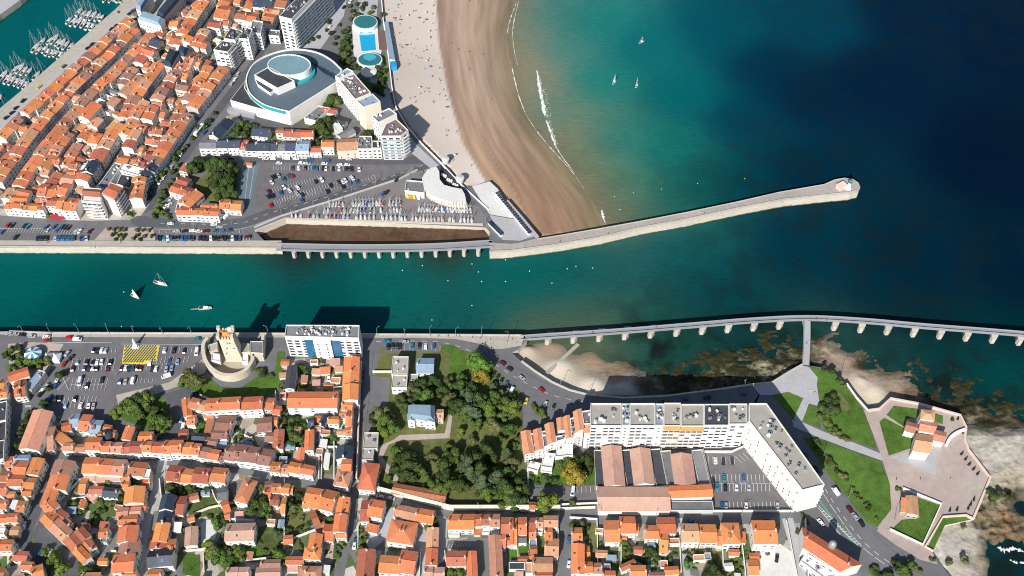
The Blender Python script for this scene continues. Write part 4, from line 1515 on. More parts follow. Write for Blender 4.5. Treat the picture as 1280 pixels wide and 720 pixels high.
SOUTH_ROWS = '''
13 477 37 469 33 459 7 1 b g w; 17 497 31 494 33 474 7 2 b; 39 489 57 466 49 462 5 1 l f; 0 486 6 486 6 474 7 1 b; -4 498 8 496 8 486 7 1 b; 5 578 9 505 -14 503 7 3 d f; 57 563 64 562 71 533 6 1 t; 79 562 87 554 72 533 5 1 b; 80 540 91 537 86 527 6 1 b; 87 534 97 533 100 517 6 1 l; 98 537 110 538 115 519 6 1 b; 111 540 124 541 129 526 6 1 l
128 537 138 539 139 532 5 1 b; 121 549 130 549 133 539 6 1 b; 135 545 143 546 145 538 5 1 r; 79 564 107 564 107 555 5 2 t g w; 107 562 125 562 126 547 8 1 b g w; 126 565 152 565 153 553 7 2 t g w; 152 566 178 567 179 553 7 2 r g w; 178 565 205 566 206 553 8 2 b g w; 205 567 213 567 214 551 8 1 B g w; 213 566 240 567 241 552 8 2 b g w; 239 567 249 568 251 555 8 1 b g w
249 571 260 573 262 560 7 1 n; 260 573 273 575 275 563 7 1 b; 273 576 280 577 282 566 6 1 n; 280 574 292 576 297 558 8 1 n g w; 290 575 305 577 311 557 8 1 n g w; 306 577 338 582 341 563 8 2 n g w; 337 589 360 592 362 581 6 2 t g w; 360 589 375 592 377 580 7 1 B g w; 375 591 391 594 393 583 7 1 b g w; 366 584 376 583 377 573 5 1 b
419 606 437 609 438 589 7 1 t h w; 427 588 439 588 439 574 8 1 b; 421 574 440 574 440 558 7 1 s x w; 391 563 392 538 382 537 7 1 B; 353 562 355 537 343 536 6 2 b; 379 574 381 560 373 560 5 1 b; 356 561 368 561 368 555 3 1 l l; 349 579 359 579 359 571 4 1 l f; 410 585 412 567 407 566 3 1 w l; 384 535 391 534 393 522 6 1 s; 391 537 401 537 401 532 5 1 t; 393 527 402 527 403 520 5 1 b; 410 529 423 529 423 521 7 1 b g w; 404 533 409 522 403 520 6 1 s
424 522 436 522 437 512 6 1 r; 432 532 440 532 441 513 8 2 B; 433 544 440 544 440 533 7 1 b; 421 543 433 543 434 537 5 1 t; 427 512 440 513 441 502 8 1 B; 359 509 421 509 423 490 9 1 b g w; 447 502 449 446 431 445 9 3 B; 367 486 371 458 360 457 6 1 d g w; 240 520 237 498 227 498 8 1 b; 235 530 245 530 243 519 7 1 b; 236 508 258 514 260 501 10 2 b g w; 258 514 329 510 327 495 10 3 b g w; 331 511 343 512 343 498 7 1 b; 341 517 350 518 351 508 6 1 b
255 522 267 522 267 515 5 1 b; 262 543 266 524 260 522 4 1 r l; 270 540 290 542 291 521 6 1 n g w; 265 547 284 548 285 537 6 1 n g w; 241 553 257 554 257 542 5 1 s; 257 556 270 558 271 548 5 1 n g w; 321 540 339 538 340 521 6 1 n g w; 331 551 341 552 343 541 5 1 n g w; 340 531 346 531 347 522 5 1 b; 152 549 163 550 168 534 7 1 b x; 173 553 190 553 191 540 7 1 B; 200 559 206 559 206 551 6 1 t; 226 547 236 547 232 537 4 1 r
18 579 36 579 36 569 7 1 l; 8 584 17 582 14 571 6 1 b; 16 593 33 594 34 577 8 1 b; 46 595 55 575 42 571 8 1 B g w; 0 602 12 602 14 589 7 1 r; 10 607 28 607 28 593 8 1 b g w; 29 610 43 611 44 598 7 1 b; -6 618 9 618 9 605 6 1 r; 10 622 18 622 18 615 5 1 b; 28 619 39 619 39 611 6 1 b; -6 636 8 636 9 625 6 1 b g w; 20 639 30 640 33 627 7 1 b; -6 652 24 653 23 643 6 2 b; 13 668 23 668 24 658 5 1 t; -6 688 14 688 16 675 7 1 b g w; 15 700 32 701 36 690 6 1 r; 24 711 39 712 43 703 6 1 b; 44 726 58 721 50 706 7 1 b; -6 722 5 722 5 711 6 1 r; -4 668 6 668 7 660 5 1 w f
87 595 94 577 70 575 8 1 n; 81 613 87 595 64 593 8 1 b; 50 631 57 611 72 613 8 1 b; 50 632 60 641 76 633 8 1 b; 50 650 60 660 74 648 8 1 B g w; 62 645 73 652 88 644 7 1 r; 60 660 78 677 90 664 8 2 t g w; 73 653 82 661 92 655 6 1 t; 79 677 90 689 104 677 8 1 r g w; 90 665 101 677 115 671 8 1 r; 101 681 110 692 120 683 7 1 r; 90 690 103 704 114 696 8 1 B g w
103 591 121 591 124 572 8 1 B g w; 122 592 138 593 141 574 8 1 b g w; 138 593 155 594 157 575 8 1 t g w; 158 593 179 595 186 579 7 1 r; 179 598 187 598 189 587 7 1 w f; 98 616 106 616 110 597 4 1 b; 105 600 118 600 118 595 4 1 p l; 118 603 150 601 152 594 4 2 p l; 110 617 127 617 130 608 6 1 r g w; 128 620 146 622 149 611 6 1 s; 108 621 117 628 121 620 3 1 p l; 155 630 179 628 181 608 8 1 B x; 152 610 160 610 161 602 6 1 b; 152 601 161 601 163 593 6 1 b; 178 607 187 607 188 599 6 1 b; 164 635 182 637 183 630 5 1 b
145 646 175 644 176 633 7 2 t; 148 656 171 655 171 644 7 1 b; 144 679 168 677 175 657 8 1 b x; 148 694 172 694 174 676 7 1 n x; 137 716 164 714 171 692 8 1 b; 124 672 135 671 135 660 6 1 b; 126 678 134 678 134 671 4 1 g f; 122 705 133 705 134 698 4 1 b; 103 726 125 726 124 716 6 1 t; 152 724 170 724 171 714 6 1 b
208 600 225 602 228 583 7 1 r; 225 602 262 605 262 587 7 2 r; 254 601 264 603 266 587 7 1 b; 263 601 281 603 285 586 8 1 b g w; 212 655 220 620 203 619 7 2 s; 217 642 230 643 232 621 5 1 r; 231 627 248 623 247 616 4 1 r; 190 677 207 677 213 654 7 1 B x; 208 692 219 691 220 674 6 1 b; 188 686 206 685 206 675 6 1 r x; 184 709 216 707 218 687 7 2 s g w; 185 726 202 726 202 712 6 1 b g w; 231 683 246 681 247 658 5 1 p x; 216 664 226 664 227 654 4 1 w l; 234 652 242 650 243 643 4 1 b
273 625 285 623 283 609 5 1 g; 280 641 288 638 284 624 5 1 b; 282 649 288 648 286 639 4 1 b; 282 676 318 675 318 654 8 1 p g w; 308 630 321 602 306 597 7 1 r h; 339 615 361 616 362 605 7 2 b; 331 613 340 612 341 601 5 1 n; 330 621 338 621 339 611 6 1 b; 337 631 347 631 348 620 6 1 r; 351 641 356 641 358 622 5 1 b; 361 616 366 616 366 607 5 1 b; 381 626 401 629 404 612 8 1 B; 378 634 400 635 401 626 6 1 B g w; 402 636 418 640 421 615 8 1 b g w; 389 666 396 663 399 634 4 1 r; 431 666 437 621 423 620 8 2 B; 420 672 433 672 433 665 7 1 b; 399 661 406 659 406 652 4 1 r
354 680 365 679 366 669 4 1 b; 386 686 401 687 402 668 7 1 B x; 379 698 400 699 402 685 7 1 B h w; 404 675 418 676 418 656 5 1 b; 357 705 379 705 380 696 5 1 r; 360 714 372 714 372 706 3 1 p l; 373 724 401 724 401 708 6 1 t h; 326 711 350 710 350 699 6 1 n; 320 724 350 723 350 709 6 1 p; 283 724 312 723 311 709 6 2 p
450 651 460 651 463 626 7 1 r; 459 644 477 647 481 627 8 1 B g w; 457 663 471 666 474 658 4 1 b l w; 492 644 504 646 506 633 7 1 t g w; 503 647 520 651 522 636 7 1 t g w; 519 651 541 655 544 639 7 1 B; 485 676 518 681 520 654 8 1 b h w; 546 708 548 660 534 658 7 2 b; 465 728 469 688 449 686 8 1 r; 474 715 500 717 501 696 7 1 b g w; 499 715 519 718 520 690 7 1 b g w; 530 724 556 724 556 708 6 2 p
559 661 573 661 576 643 7 1 B g w; 573 661 592 661 593 643 7 1 B g w; 592 657 601 657 601 643 7 1 b; 600 656 612 656 612 643 7 1 r; 612 658 624 658 625 643 7 1 t g w; 592 668 600 668 601 661 3 1 r l; 602 666 612 666 612 658 3 1 w f; 614 668 624 668 624 660 3 1 l f; 560 669 574 669 575 662 3 1 w f; 629 726 626 670 611 669 7 1 t; 558 707 582 707 583 689 7 1 r g w; 597 726 595 690 583 689 7 1 b
626 666 637 666 638 647 7 1 r; 637 680 646 680 647 647 7 2 b; 648 668 658 668 658 647 7 1 b; 648 678 658 678 658 668 5 1 g; 661 660 679 660 679 647 7 2 b; 661 673 669 673 670 659 6 1 b; 669 666 678 666 678 658 4 1 l f; 662 683 671 683 671 673 4 1 l f; 680 658 697 658 697 645 8 1 t; 681 675 690 675 690 657 7 1 b; 681 695 698 696 698 674 6 1 t; 663 691 671 691 671 683 5 1 r; 662 699 672 697 672 690 4 1 b; 648 702 662 702 662 696 3 1 r; 625 684 632 684 632 666 6 1 b; 633 681 639 681 639 672 5 1 b; 665 714 690 714 691 697 7 1 t; 667 726 690 726 690 714 6 1 b; 657 717 665 717 665 703 5 1 t f; 636 712 656 712 656 703 3 1 d f
715 676 728 676 727 660 6 1 b; 730 717 730 680 715 680 7 1 B; 732 700 737 700 737 683 3 1 b; 730 716 752 716 753 704 6 2 t; 753 714 763 714 763 705 4 1 g f; 753 724 769 724 769 714 6 1 b; 756 677 774 677 774 651 7 1 b g w; 775 666 794 666 794 646 8 1 B g w; 775 677 783 677 783 669 4 1 b; 795 665 798 665 798 655 5 1 b; 806 673 823 673 823 657 7 1 b; 822 666 844 666 844 647 7 1 b g w; 826 690 836 691 833 664 6 1 B; 777 714 795 706 793 699 5 1 r; 789 724 808 724 807 707 7 1 B; 831 718 848 717 848 708 5 1 b; 812 724 830 724 830 716 4 1 n
853 677 874 677 872 655 8 1 t g w; 875 678 896 678 895 656 7 1 b g c; 896 681 902 681 901 662 5 1 b; 904 679 926 679 923 654 8 1 B h w; 943 679 972 679 968 651 11 1 B g w; 936 718 948 718 947 700 4 1 b g w
450 611 470 613 472 580 7 1 b h; 469 588 476 588 476 580 4 1 b; 454 561 472 561 473 541 5 1 k f; 453 575 467 575 467 561 5 1 k f; 489 616 555 628 559 616 4 1 r; 662 636 669 636 669 628 5 1 b g p
490 468 510 468 510 446 7 1 k f w; 490 485 509 485 509 469 7 1 k f w; 512 476 522 476 522 468 4 1 k f w; 521 466 542 466 542 448 6 1 l; 545 523 554 523 554 512 6 1 t
751 609 757.5 609 776 560 3.5 1 d f; 741 563 751 563 757 609 3.5 1 d f; 778 563 789 562 794 608 3.4 1 d f; 813 562 826 561 833 608 3.6 1 d f; 828 564 840 563 845 607 3.5 1 g f; 866 563 879 562 886 606 3.5 1 g f; 838 638 892 638 891 627 4 1 g f
'''
TN = [PP('112 196 194 196 194 250 112 250'), PP('-40 240 130 240 200 246 200 300 -40 300'), PP('160 -40 238 -40 238 38 205 46 165 34'), PP('196 54 242 54 242 88 196 90'), PP('258 20 334 20 334 94 258 94'), PP('118 160 130 138 158 145 146 166')]
S1_ = [(14, 240), (65, 170), (105, 126), (149, 84), (168, 66), (186, 46)]
S2_ = [(120, 240), (152, 190), (187, 133), (215, 93), (236, 64), (260, 29), (284, -8)]
MQ_ = [(-10, 178), (20, 147), (70, 103), (120, 58), (160, 24)]
BV_ = [(182, 254), (240, 166), (296, 92)]
for ln, sd, gp, dp, hh, kp in ((S1_, 1, 3.4, 9.0, 9, .97), (S1_, -1, 3.4, 9.0, 8.4, .97), (S2_, 1, 3.4, 9.0, 9.2, .97), (S2_, -1, 3.4, 9.0, 8.4, .95), (MQ_, -1, 6.5, 9.0, 8.2, .92), (BV_, 1, 2.0, 9.5, 8.2, .93)):
    terrace(ln, sd, gp, dp, hh, kp, TN)
for ln, sd, off in ((S1_, 1, 22.5), (S1_, -1, 23.5), (S2_, 1, 22.5), (S2_, -1, 24)):
    terrace(ln[:5] if ln is S1_ else ln, sd, off, 7.5, 6.6, .8, TN, 'bbtrBbtn')
for k in OLD.strip().splitlines():
    rows(k, 'town houses of the old quarter', 'town_house')
rows(ROWN, 'houses north of the channel', 'house')
rows(SOUTH_ROWS, 'houses south of the channel', 'terraced_house')
# warehouses with pink corrugated roofs
for a, b, c, h, col, st in (((756, 608), (781, 607), (776, 558), 5.5, 'p', 'x'), ((793, 606), (818, 605), (812, 561), 5.5, 'p', 'x'), ((844, 607), (870, 607), (864, 568), 5.5, 'p', 'x'), ((748, 638), (838, 638), (835, 609), 6, 'p', 'g'), ((837, 622), (891, 620), (889, 606), 7, 'B', 'g')):
    house(quad(a, b, c, h), h, st, col, 'warehouse', 'w', cat='warehouse', group='warehouses behind the apartment blocks', extra=False, win=False)
# long hall beside the southern car park
hq = quad((48, 563), (66, 515), (42, 513), 6.5)
house(hq, 6.5, 'g', 't', 'market_hall', 'w', cat='hall', extra=False, label='long hall with faded orange gabled roof beside the southern car park')
# ================================================================== larger buildings
def pane_mesh(w, h):
    b = MB()
    b.box((0, -.03, 0), (w + .12, .1, h), 0, 0)
    b.box((0, -.07, .08), (w, .06, h - .16), 0, 1)
    return b.mesh('window', [WHITE, GLASS])


PANE = pane_mesh(1.7, 1.45)
PANE_S = pane_mesh(1.0, 1.3)
PANE_L = pane_mesh(2.8, 1.7)


def block(name, Q, h, roofcol, desc=None, cat='apartment block', wallm=None, floors=6, balc=(), wins=(), par=.9, mesh=None, step=3.0, units=6, label=None, group=None, balm=None, top0=0.0, prob=.95, unit_scale=1.0):
    """flat roofed block of flats: wall, roof (> units), balconies per floor, windows"""
    n = len(Q)
    if sum(Q[i].cross(Q[(i + 1) % n]) for i in range(n)) < 0:
        Q = Q[::-1]
    HQ.append(Q)
    cen = sum(Q, Vector((0, 0))) / n
    o = root(name, Vector((cen.x, cen.y, 0)))
    q = [p - cen for p in Q]
    inn = []
    for i in range(n):
        a, b_, c = q[i - 1], q[i], q[(i + 1) % n]
        d1, d2 = (b_ - a).normalized(), (c - b_).normalized()
        nn = Vector((-d1.y - d2.y, d1.x + d2.x)).normalized()
        inn.append(b_ + nn * .45)
    b = MB()
    for i in range(n):
        j = (i + 1) % n
        b.poly([(*q[i], -.3), (*q[j], -.3), (*q[j], h + par), (*q[i], h + par)])
        b.poly([(*q[i], h + par), (*q[j], h + par), (*inn[j], h + par), (*inn[i], h + par)])
        b.poly([(*inn[j], h - .2), (*inn[i], h - .2), (*inn[i], h + par), (*inn[j], h + par)])
    b.build('wall', wallm or WALL['w'], o)
    rb = MB()
    rb.poly([(*p, h) for p in inn])
    rf = rb.build('roof', ROOF[roofcol], o)
    for k in range(units):
        a, c = R.uniform(.12, .88), R.uniform(.15, .85)
        p = (inn[0] * (1 - a) + inn[1] * a) * (1 - c) + (inn[3] * (1 - a) + inn[2] * a) * c
        u = link('rooftop_unit', R.choice([UNIT, VENT]), rf, (p.x, p.y, h + .01), R.uniform(0, 3))
        u.scale = [R.uniform(.7, 1.5) * unit_scale] * 3
    fh = (h - .5) / floors
    cnt = 0
    for i in wins:
        a, c = Q[i], Q[(i + 1) % n]
        L = (c - a).length
        d = (c - a) / L
        nb = max(1, int(L / step))
        for f in range(floors):
            for k in range(nb):
                if R.random() < prob and cnt < 98:
                    p = a + d * (L * (k + .5) / nb)
                    link('window', mesh or PANE, o, (p.x - cen.x, p.y - cen.y, .9 + f * fh), math.atan2(d.y, d.x))
                    cnt += 1
    for i in balc:
        a, c = Q[i] - cen, Q[(i + 1) % n] - cen
        L = (c - a).length
        d = (c - a) / L
        nr = Vector((d.y, -d.x))
        for f in range(1, floors):
            z = f * fh + .3
            bb = MB()
            p0, p1 = a + d * .4 + nr * .02, c - d * .4 + nr * .02
            bb.solid([(*p0, z - .2), (*(p0 + nr * 1.3), z - .2), (*(p1 + nr * 1.3), z - .2), (*p1, z - .2)], [(*p0, z), (*(p0 + nr * 1.3), z), (*(p1 + nr * 1.3), z), (*p1, z)], 0)
            r0, r1 = p0 + nr * 1.22, p1 + nr * 1.22
            bb.solid([(*r0, z), (*(r0 + nr * .07), z), (*(r1 + nr * .07), z), (*r1, z)], [(*r0, z + .95), (*(r0 + nr * .07), z + .95), (*(r1 + nr * .07), z + .95), (*r1, z + .95)], 1)
            bb.build('balcony', [WALL['w'], balm or WALL['w']], o)
    thing(o, desc or cat, cat, group, label, PX(cen.x, cen.y, h))
    return o


def q4(s, h):
    v = [float(x) for x in s.split()]
    Q = [G(a, b, h).to_2d() for a, b in zip(v[::2], v[1::2])]
    if sum(Q[i].cross(Q[(i + 1) % len(Q)]) for i in range(len(Q))) < 0:
        Q.reverse()
    return Q


def facing(Q, all_=False):
    return [i for i in range(len(Q)) if visible(Q, i)]


GREYG = M('balcony_glass', (.30, .40, .48), .3, ((.5, .1),))
# --- north town blocks of flats
A = q4('267 63 285 66 295 54 279 51', 19)
block('apartment_building', A, 19, 'd', wins=[i for i in facing(A)], balc=facing(A)[-1:], label='white flats with dark flat roof and blank gable, foremost on the boulevard', group='tall flats along the boulevard', floors=7, mesh=PANE_L, prob=.55)
A = q4('280 49 294 51 304 40 289 35', 21)
block('apartment_building', A, 21, 'd', wins=facing(A)[-1:], balc=facing(A)[-1:], label='tallest dark-roofed flats in the middle of the boulevard row', group='tall flats along the boulevard', floors=7, mesh=PANE_L)
A = q4('299 49 311 50 316 37 304 34', 19)
block('apartment_building', A, 19, 'd', wins=facing(A), label='narrow dark-roofed flats behind the two large boulevard blocks', group='tall flats along the boulevard', floors=6, prob=.7)
A = q4('312 41 326 43 329 28 316 26', 15)
block('apartment_building', A, 15, 'g', wins=facing(A), label='low grey-roofed flats at the upper end of the boulevard row', group='tall flats along the boulevard', floors=5)
A = q4('349 21 364.5 25 412 -24 397 -28', 30)
o = block('apartment_building', A, 30, 'd', floors=10, wins=[], balc=[max(facing(A), key=lambda i: (A[(i + 1) % 4] - A[i]).length)], label='longest tallest white slab of flats with balcony bands, facing the pool', units=38, balm=GREYG, unit_scale=1.0)
windows(o, A, facing(A), 29, PANE_L, 9, 10, 2.95, .9, 1.0, 4)
A = q4('336 45 349 46 350 39 338 38', 7)
block('apartment_building', A, 7, 'g', floors=2, wins=facing(A), label='low white building at the foot of the longest slab of flats', cat='building', units=2)
A = q4('102 252 126 254 127 237 104 235', 16)
o = block('apartment_building', A, 16, 'w', floors=5, wins=facing(A)[:1], balc=facing(A)[:1], label='white seafront flats with balconies and red tiled penthouse', mesh=PANE_L, units=0)
pq = q4('103 248 126 250 126.5 237.5 104 236', 17.5)
def cap_roof(o, Q, h, col, style='g'):
    cen = sum(Q, Vector((0, 0))) / 4
    rb, rid, sl = roof_mesh(Q, h, style, 1.3, .3, .1, o.location)
    rb.build('tiled_roof', ROOF[col], o)
cap_roof(o, q4('103 244 125.5 246 126.5 237.5 104 236', 17.2), 17.2, 'r')
A = q4('127.5 243 143 250 153 234.5 139 229', 17)
o = block('apartment_building', A, 17, 'r', floors=6, wins=facing(A)[1:], balc=facing(A)[1:], label='white gabled seafront flats with orange roof and blank side wall', mesh=PANE_L, units=0)
cap_roof(o, q4('128 242.5 143 249.5 152.5 234.5 139 229.5', 17.8), 17.8, 'b')
A = q4('122 234 144 204 153 206 133 238', 7)
block('covered_market', A, 7, 'g', floors=2, label='long grey flat-roofed market building between the town houses', cat='market hall', units=4)
A = q4('148 213 176 221 184 213 156 205', 6.5)
block('covered_market', A, 6.5, 'w', floors=2, label='white flat-roofed market annexe beside the long grey hall', cat='market hall', units=3)
A = q4('146 231 163 236 170 221 152 218', 6)
block('covered_market', A, 6, 'd', floors=2, label='dark flat-roofed courtyard building behind the orange seafront flats', cat='building', units=4)
# --- beach side towers
A = q4('421 97 444 125 464 117 442 92', 20)
block('apartment_building', A, 20, 'u', floors=7, wins=facing(A), label='white flats with cluttered brown roof terraces beside the casino', units=34, mesh=PANE_S, step=3.2, unit_scale=1.0)
A = q4('419 96 425 99 442 90 434 86', 22)
block('apartment_building', A, 22, 'l', floors=7, wins=facing(A)[:1], label='narrow pale blue-roofed stair block at the top of the white flats', units=1, mesh=PANE_S)
A = q4('446 127 455 135 475.5 128 466 118', 22)
block('apartment_building', A, 22, 'l', floors=8, wallm=WALL['c'], label='blank cream tower with pale blue flat roof near the beach', units=2)
A = q4('465 146 473.5 154 496 143 486.5 136', 22)
block('apartment_building', A, 22, 'g', floors=8, wins=facing(A)[:1], label='white tower with grey roof behind the corner flats by the beach', units=3, mesh=PANE_S, step=2.4)
A = q4('476 171 501 171 510.5 163.5 495 149 483 155', 22)
block('apartment_building', A, 22, 'u', floors=7, wins=[i for i in facing(A)], balc=[i for i in facing(A)], label='white corner flats with brown roof terrace facing the beach', units=12, balm=GREYG, mesh=PANE_L, step=4)
A = q4('447 187 465 187 465 171 449 171', 9)
block('apartment_building', A, 9, 'g', floors=3, wins=facing(A)[:1], balc=facing(A)[:1], label='low grey-roofed flats with balconies in the row below the cream tower', units=9)
A = q4('465 186 476.5 186 477 177 466 177', 10)
block('apartment_building', A, 10, 'd', floors=3, wins=facing(A)[:1], label='white link building between grey-roofed flats and corner flats', units=3)
# --- grand public building with courtyard
SLATE2 = ROOF['l']
def mansard(name, A, h, up, ins, col, wallm, label, cat, wins=True, group=None):
    Q = A
    cen = sum(Q, Vector((0, 0))) / 4
    o = root(name, Vector((cen.x, cen.y, 0)))
    q = [p - cen for p in Q]
    b = MB()
    b.solid([(*p, -.3) for p in q], [(*p, h) for p in q])
    b.build('wall', wallm, o)
    b = MB()
    k = [p * (1 + .4 / p.length) for p in q]
    inn = [p * (1 - ins / p.length) for p in q]
    b.solid([(*p, h + .02) for p in k], [(*p, h + up) for p in inn])
    b.build('roof', ROOF[col], o)
    if wins:
        windows(o, Q, facing(Q), h, PANE_S, 10, 3, 3.4, 1, 1.2, 3)
    thing(o, label, cat, group, label, PX(cen.x, cen.y, h))
    return o
A = q4('172 24 201 33 206 25 178 16', 13)
mansard('public_building', A, 13, 3, 2.5, 'l', WALL['c'], 'cream front wing of the grand courtyard building by the marina quay', 'public building', group='wings of the grand building')
A = q4('204 24 230 -6 221 -11 196 19', 13)
mansard('public_building', A, 13, 3, 2.5, 's', WALL['g'], 'long slate-roofed side wing of the grand courtyard building', 'public building', group='wings of the grand building')
A = q4('176 14 190 -6 184 -8 170 11', 12)
mansard('public_building', A, 12, 3, 2.5, 'l', WALL['c'], 'quay side wing of the grand courtyard building by the marina', 'public building', group='wings of the grand building')
A = q4('205 81 214 84 224 66 213 62', 12)
mansard('public_building', A, 12, 3.2, 2.2, 's', WALL['g'], 'tall grey building with dark slate mansard roof on the narrow street', 'public building')
A = q4('221 68 231 71 236 61 225 58', 10)
mansard('public_building', A, 10, 3, 2.2, 's', WALL['g'], 'lower slate mansard building behind the tall grey one', 'public building')
# --- villa in the park
A = q4('510 523 543 526.5 543 507.5 511 507', 8)
o = mansard('villa', A, 8, 3.2, 2.4, 'l', WALL['w'], 'white villa with pale blue slate mansard roof in the wooded park', 'villa')
for x0, x1, y0 in ((509.5, 518, 525), (531, 543.5, 527)):
    g = quad((x0, y0), (x1, y0 + .6), (x1, y0 - 7), 8.4)
    b = MB()
    b.solid([(*(p - o.location.to_2d()), -.2) for p in g], [(*(p - o.location.to_2d()), 8.4) for p in g])
    b.build('gable_bay', WALL['w'], o)
    rb, _, _ = roof_mesh(g, 8.4, 'x', 1.6, .2, .2, o.location)
    rb.build('bay_roof', ROOF['l'], o)
    windows(o, g, [0], 8, PANE_S, 3, 2, 3.2, 1)
# --- large apartment complex on the coast road
CX = [(738, 777, 505, 533, 'k', 'w', 24.0), (777, 787, 505.5, 532.5, 'l', 'w', 23.2), (787, 819, 505, 533, 'k', 'w', 24.3), (819, 829.5, 505.5, 532.5, 'l', 'w', 23.3), (829.5, 851, 504.5, 533, 'k', 'c', 24.2), (851, 880, 506, 533.5, 'k', 'c', 23.8), (880, 911, 506, 532.5, 'd', 'w', 24.1), (911, 934, 505.5, 531, 'k', 'w', 23.9)]
CXL = ['westernmost gravel-roofed block of the coast road apartment complex', 'narrow pale blue stair tower between the two western gravel-roofed blocks', 'second large gravel-roofed block of the coast road apartment complex',
       'narrow pale blue stair tower before the cream blocks', 'first cream-fronted block with an orange roof edge in the complex', 'second cream-fronted block with an orange roof edge in the complex', 'black-roofed block of the coast road apartment complex', 'gravel-roofed corner block where the complex bends']
for (x0, x1, y0, y1, rc, wc, h), lb in zip(CX, CXL):
    A = q4(f'{x0 + .3} {y1} {x1 - .3} {y1} {x1 - .3} {y0} {x0 + .3} {y0}', h)
    wide = x1 - x0 > 15
    o = block('apartment_building', A, h, rc, wallm=WALL[wc], floors=7, wins=facing(A)[:1], balc=(), label=lb, group='apartment complex on the coast road', mesh=PANE_L if wide else PANE_S, step=3.3 if wc == 'w' else 2.6, units=6 if wide else 9, prob=.8, unit_scale=1.15)
    if wc == 'c':
        a, c = A[facing(A)[0]], A[(facing(A)[0] + 1) % 4]
        b = MB()
        d = (c - a).normalized()
        nr = Vector((d.y, -d.x))
        p = [a - o.location.to_2d(), c - o.location.to_2d()]
        b.solid([(*p[0], h - 1.6), (*(p[0] + nr * 1.4), h - 2.2), (*(p[1] + nr * 1.4), h - 2.2), (*p[1], h - 1.6)], [(*p[0], h + .2), (*(p[0] + nr * 1.4), h - 1.6), (*(p[1] + nr * 1.4), h - 1.6), (*p[1], h + .2)])
        b.build('tiled_eave', ROOF['B'], o)
A = q4('936 527 1002.5 613.5 1030.5 606.5 958 505 936 505', 24)
o = block('apartment_building', A, 24, 'k', floors=7, wins=[], balc=[], label='long diagonal white wing of the complex running down beside the wide road', group='apartment complex on the coast road', units=22, unit_scale=1.15)
e = facing(A)
Ls = [((A[(i + 1) % 5] - A[i]).length, i) for i in e]
big = max(Ls)[1]
windows(o, A, [big], 23, PANE_S, 14, 7, 3.3, .5, 1.2, 4)
for l, i in Ls:
    if i != big and l > 8:
        a, c = A[i] - o.location.to_2d(), A[(i + 1) % 5] - o.location.to_2d()
        d = (c - a).normalized()
        nr = Vector((d.y, -d.x))
        for f in range(1, 7):
            z = f * 3.35
            bb = MB()
            p0, p1 = a + d * .5, c - d * .5
            bb.solid([(*p0, z - .2), (*(p0 + nr * 2), z - .2), (*(p1 + nr * 2), z - .2), (*p1, z - .2)], [(*p0, z + .9), (*(p0 + nr * 2), z + .9), (*(p1 + nr * 2), z + .9), (*p1, z + .9)])
            bb.build('balcony', WALL['w'], o)
# --- stepped terraces with orange roof strips, west end of the complex
ST_ = [('656 568 668 566 663 538', 9, 'lowest outermost'), ('670 563 679.5 560 676 535', 11, 'second lowest'), ('685 555 695 552 691 528', 13, 'third lowest'), ('697.5 538 706.5 537 705 522', 14.5, 'middle'), ('708 548 714.5 546 711.5 519', 16, 'narrow upper'), ('720 540 729.5 536 726 511', 18.5, 'highest'), ('730.5 541 741 541 741 531', 17, 'short orange')]
for s, h, nm in ST_:
    v = [float(x) for x in s.split()]
    Q = quad(v[0:2], v[2:4], v[4:6], h)
    o = house(Q, h, 'x', 'o', 'stepped_apartment', 'w', row=False, win=False, extra=False, cat='apartment block', group='stepped terrace apartments', label=f'{nm} unit of the stepped terraces with orange roof strip')
    windows(o, Q, facing(Q)[:1], h, PANE_S, 2, 4, 2.8, 1, 1, 2.6)
ST2 = [('666.5 566 671.5 564 669.5 542 663 543', 8.2, 'lowest'), ('680 560 685.5 557 683 539 677 540', 10.6, 'second lowest'), ('695.5 553 707 549 706.5 544 695 546', 12.8, 'widest'), ('714.5 547 720.5 541 718 522 712.5 524', 15.2, 'second highest'), ('729.5 531 741 530.5 739.5 513 727 515', 17.3, 'highest')]
for s, h, nm in ST2:
    A = q4(s, h)
    o = block('roof_terrace_block', A, h, 'g', floors=max(2, int(h / 2.8)), wins=[], balc=facing(A)[:1], label=f'{nm} grey roof terrace between the orange roof strips', cat='apartment block', group='stepped terrace apartments', units=2)
for s, h, nm in (('659 586 672 590 676 580 663 577', 3.4, 'lowest'), ('676 584 690 586 694 568 680 566', 6, 'middle'), ('694 572 716 570 716 556 696 558', 8, 'upper')):
    A = q4(s, h)
    block('roof_terrace_block', A, h, 'w', floors=max(1, int(h / 2.8)), wins=[], balc=facing(A)[:1], label=f'{nm} white balcony terrace on the garden side of the stepped apartments', cat='apartment block', group='stepped terrace apartments', units=1)
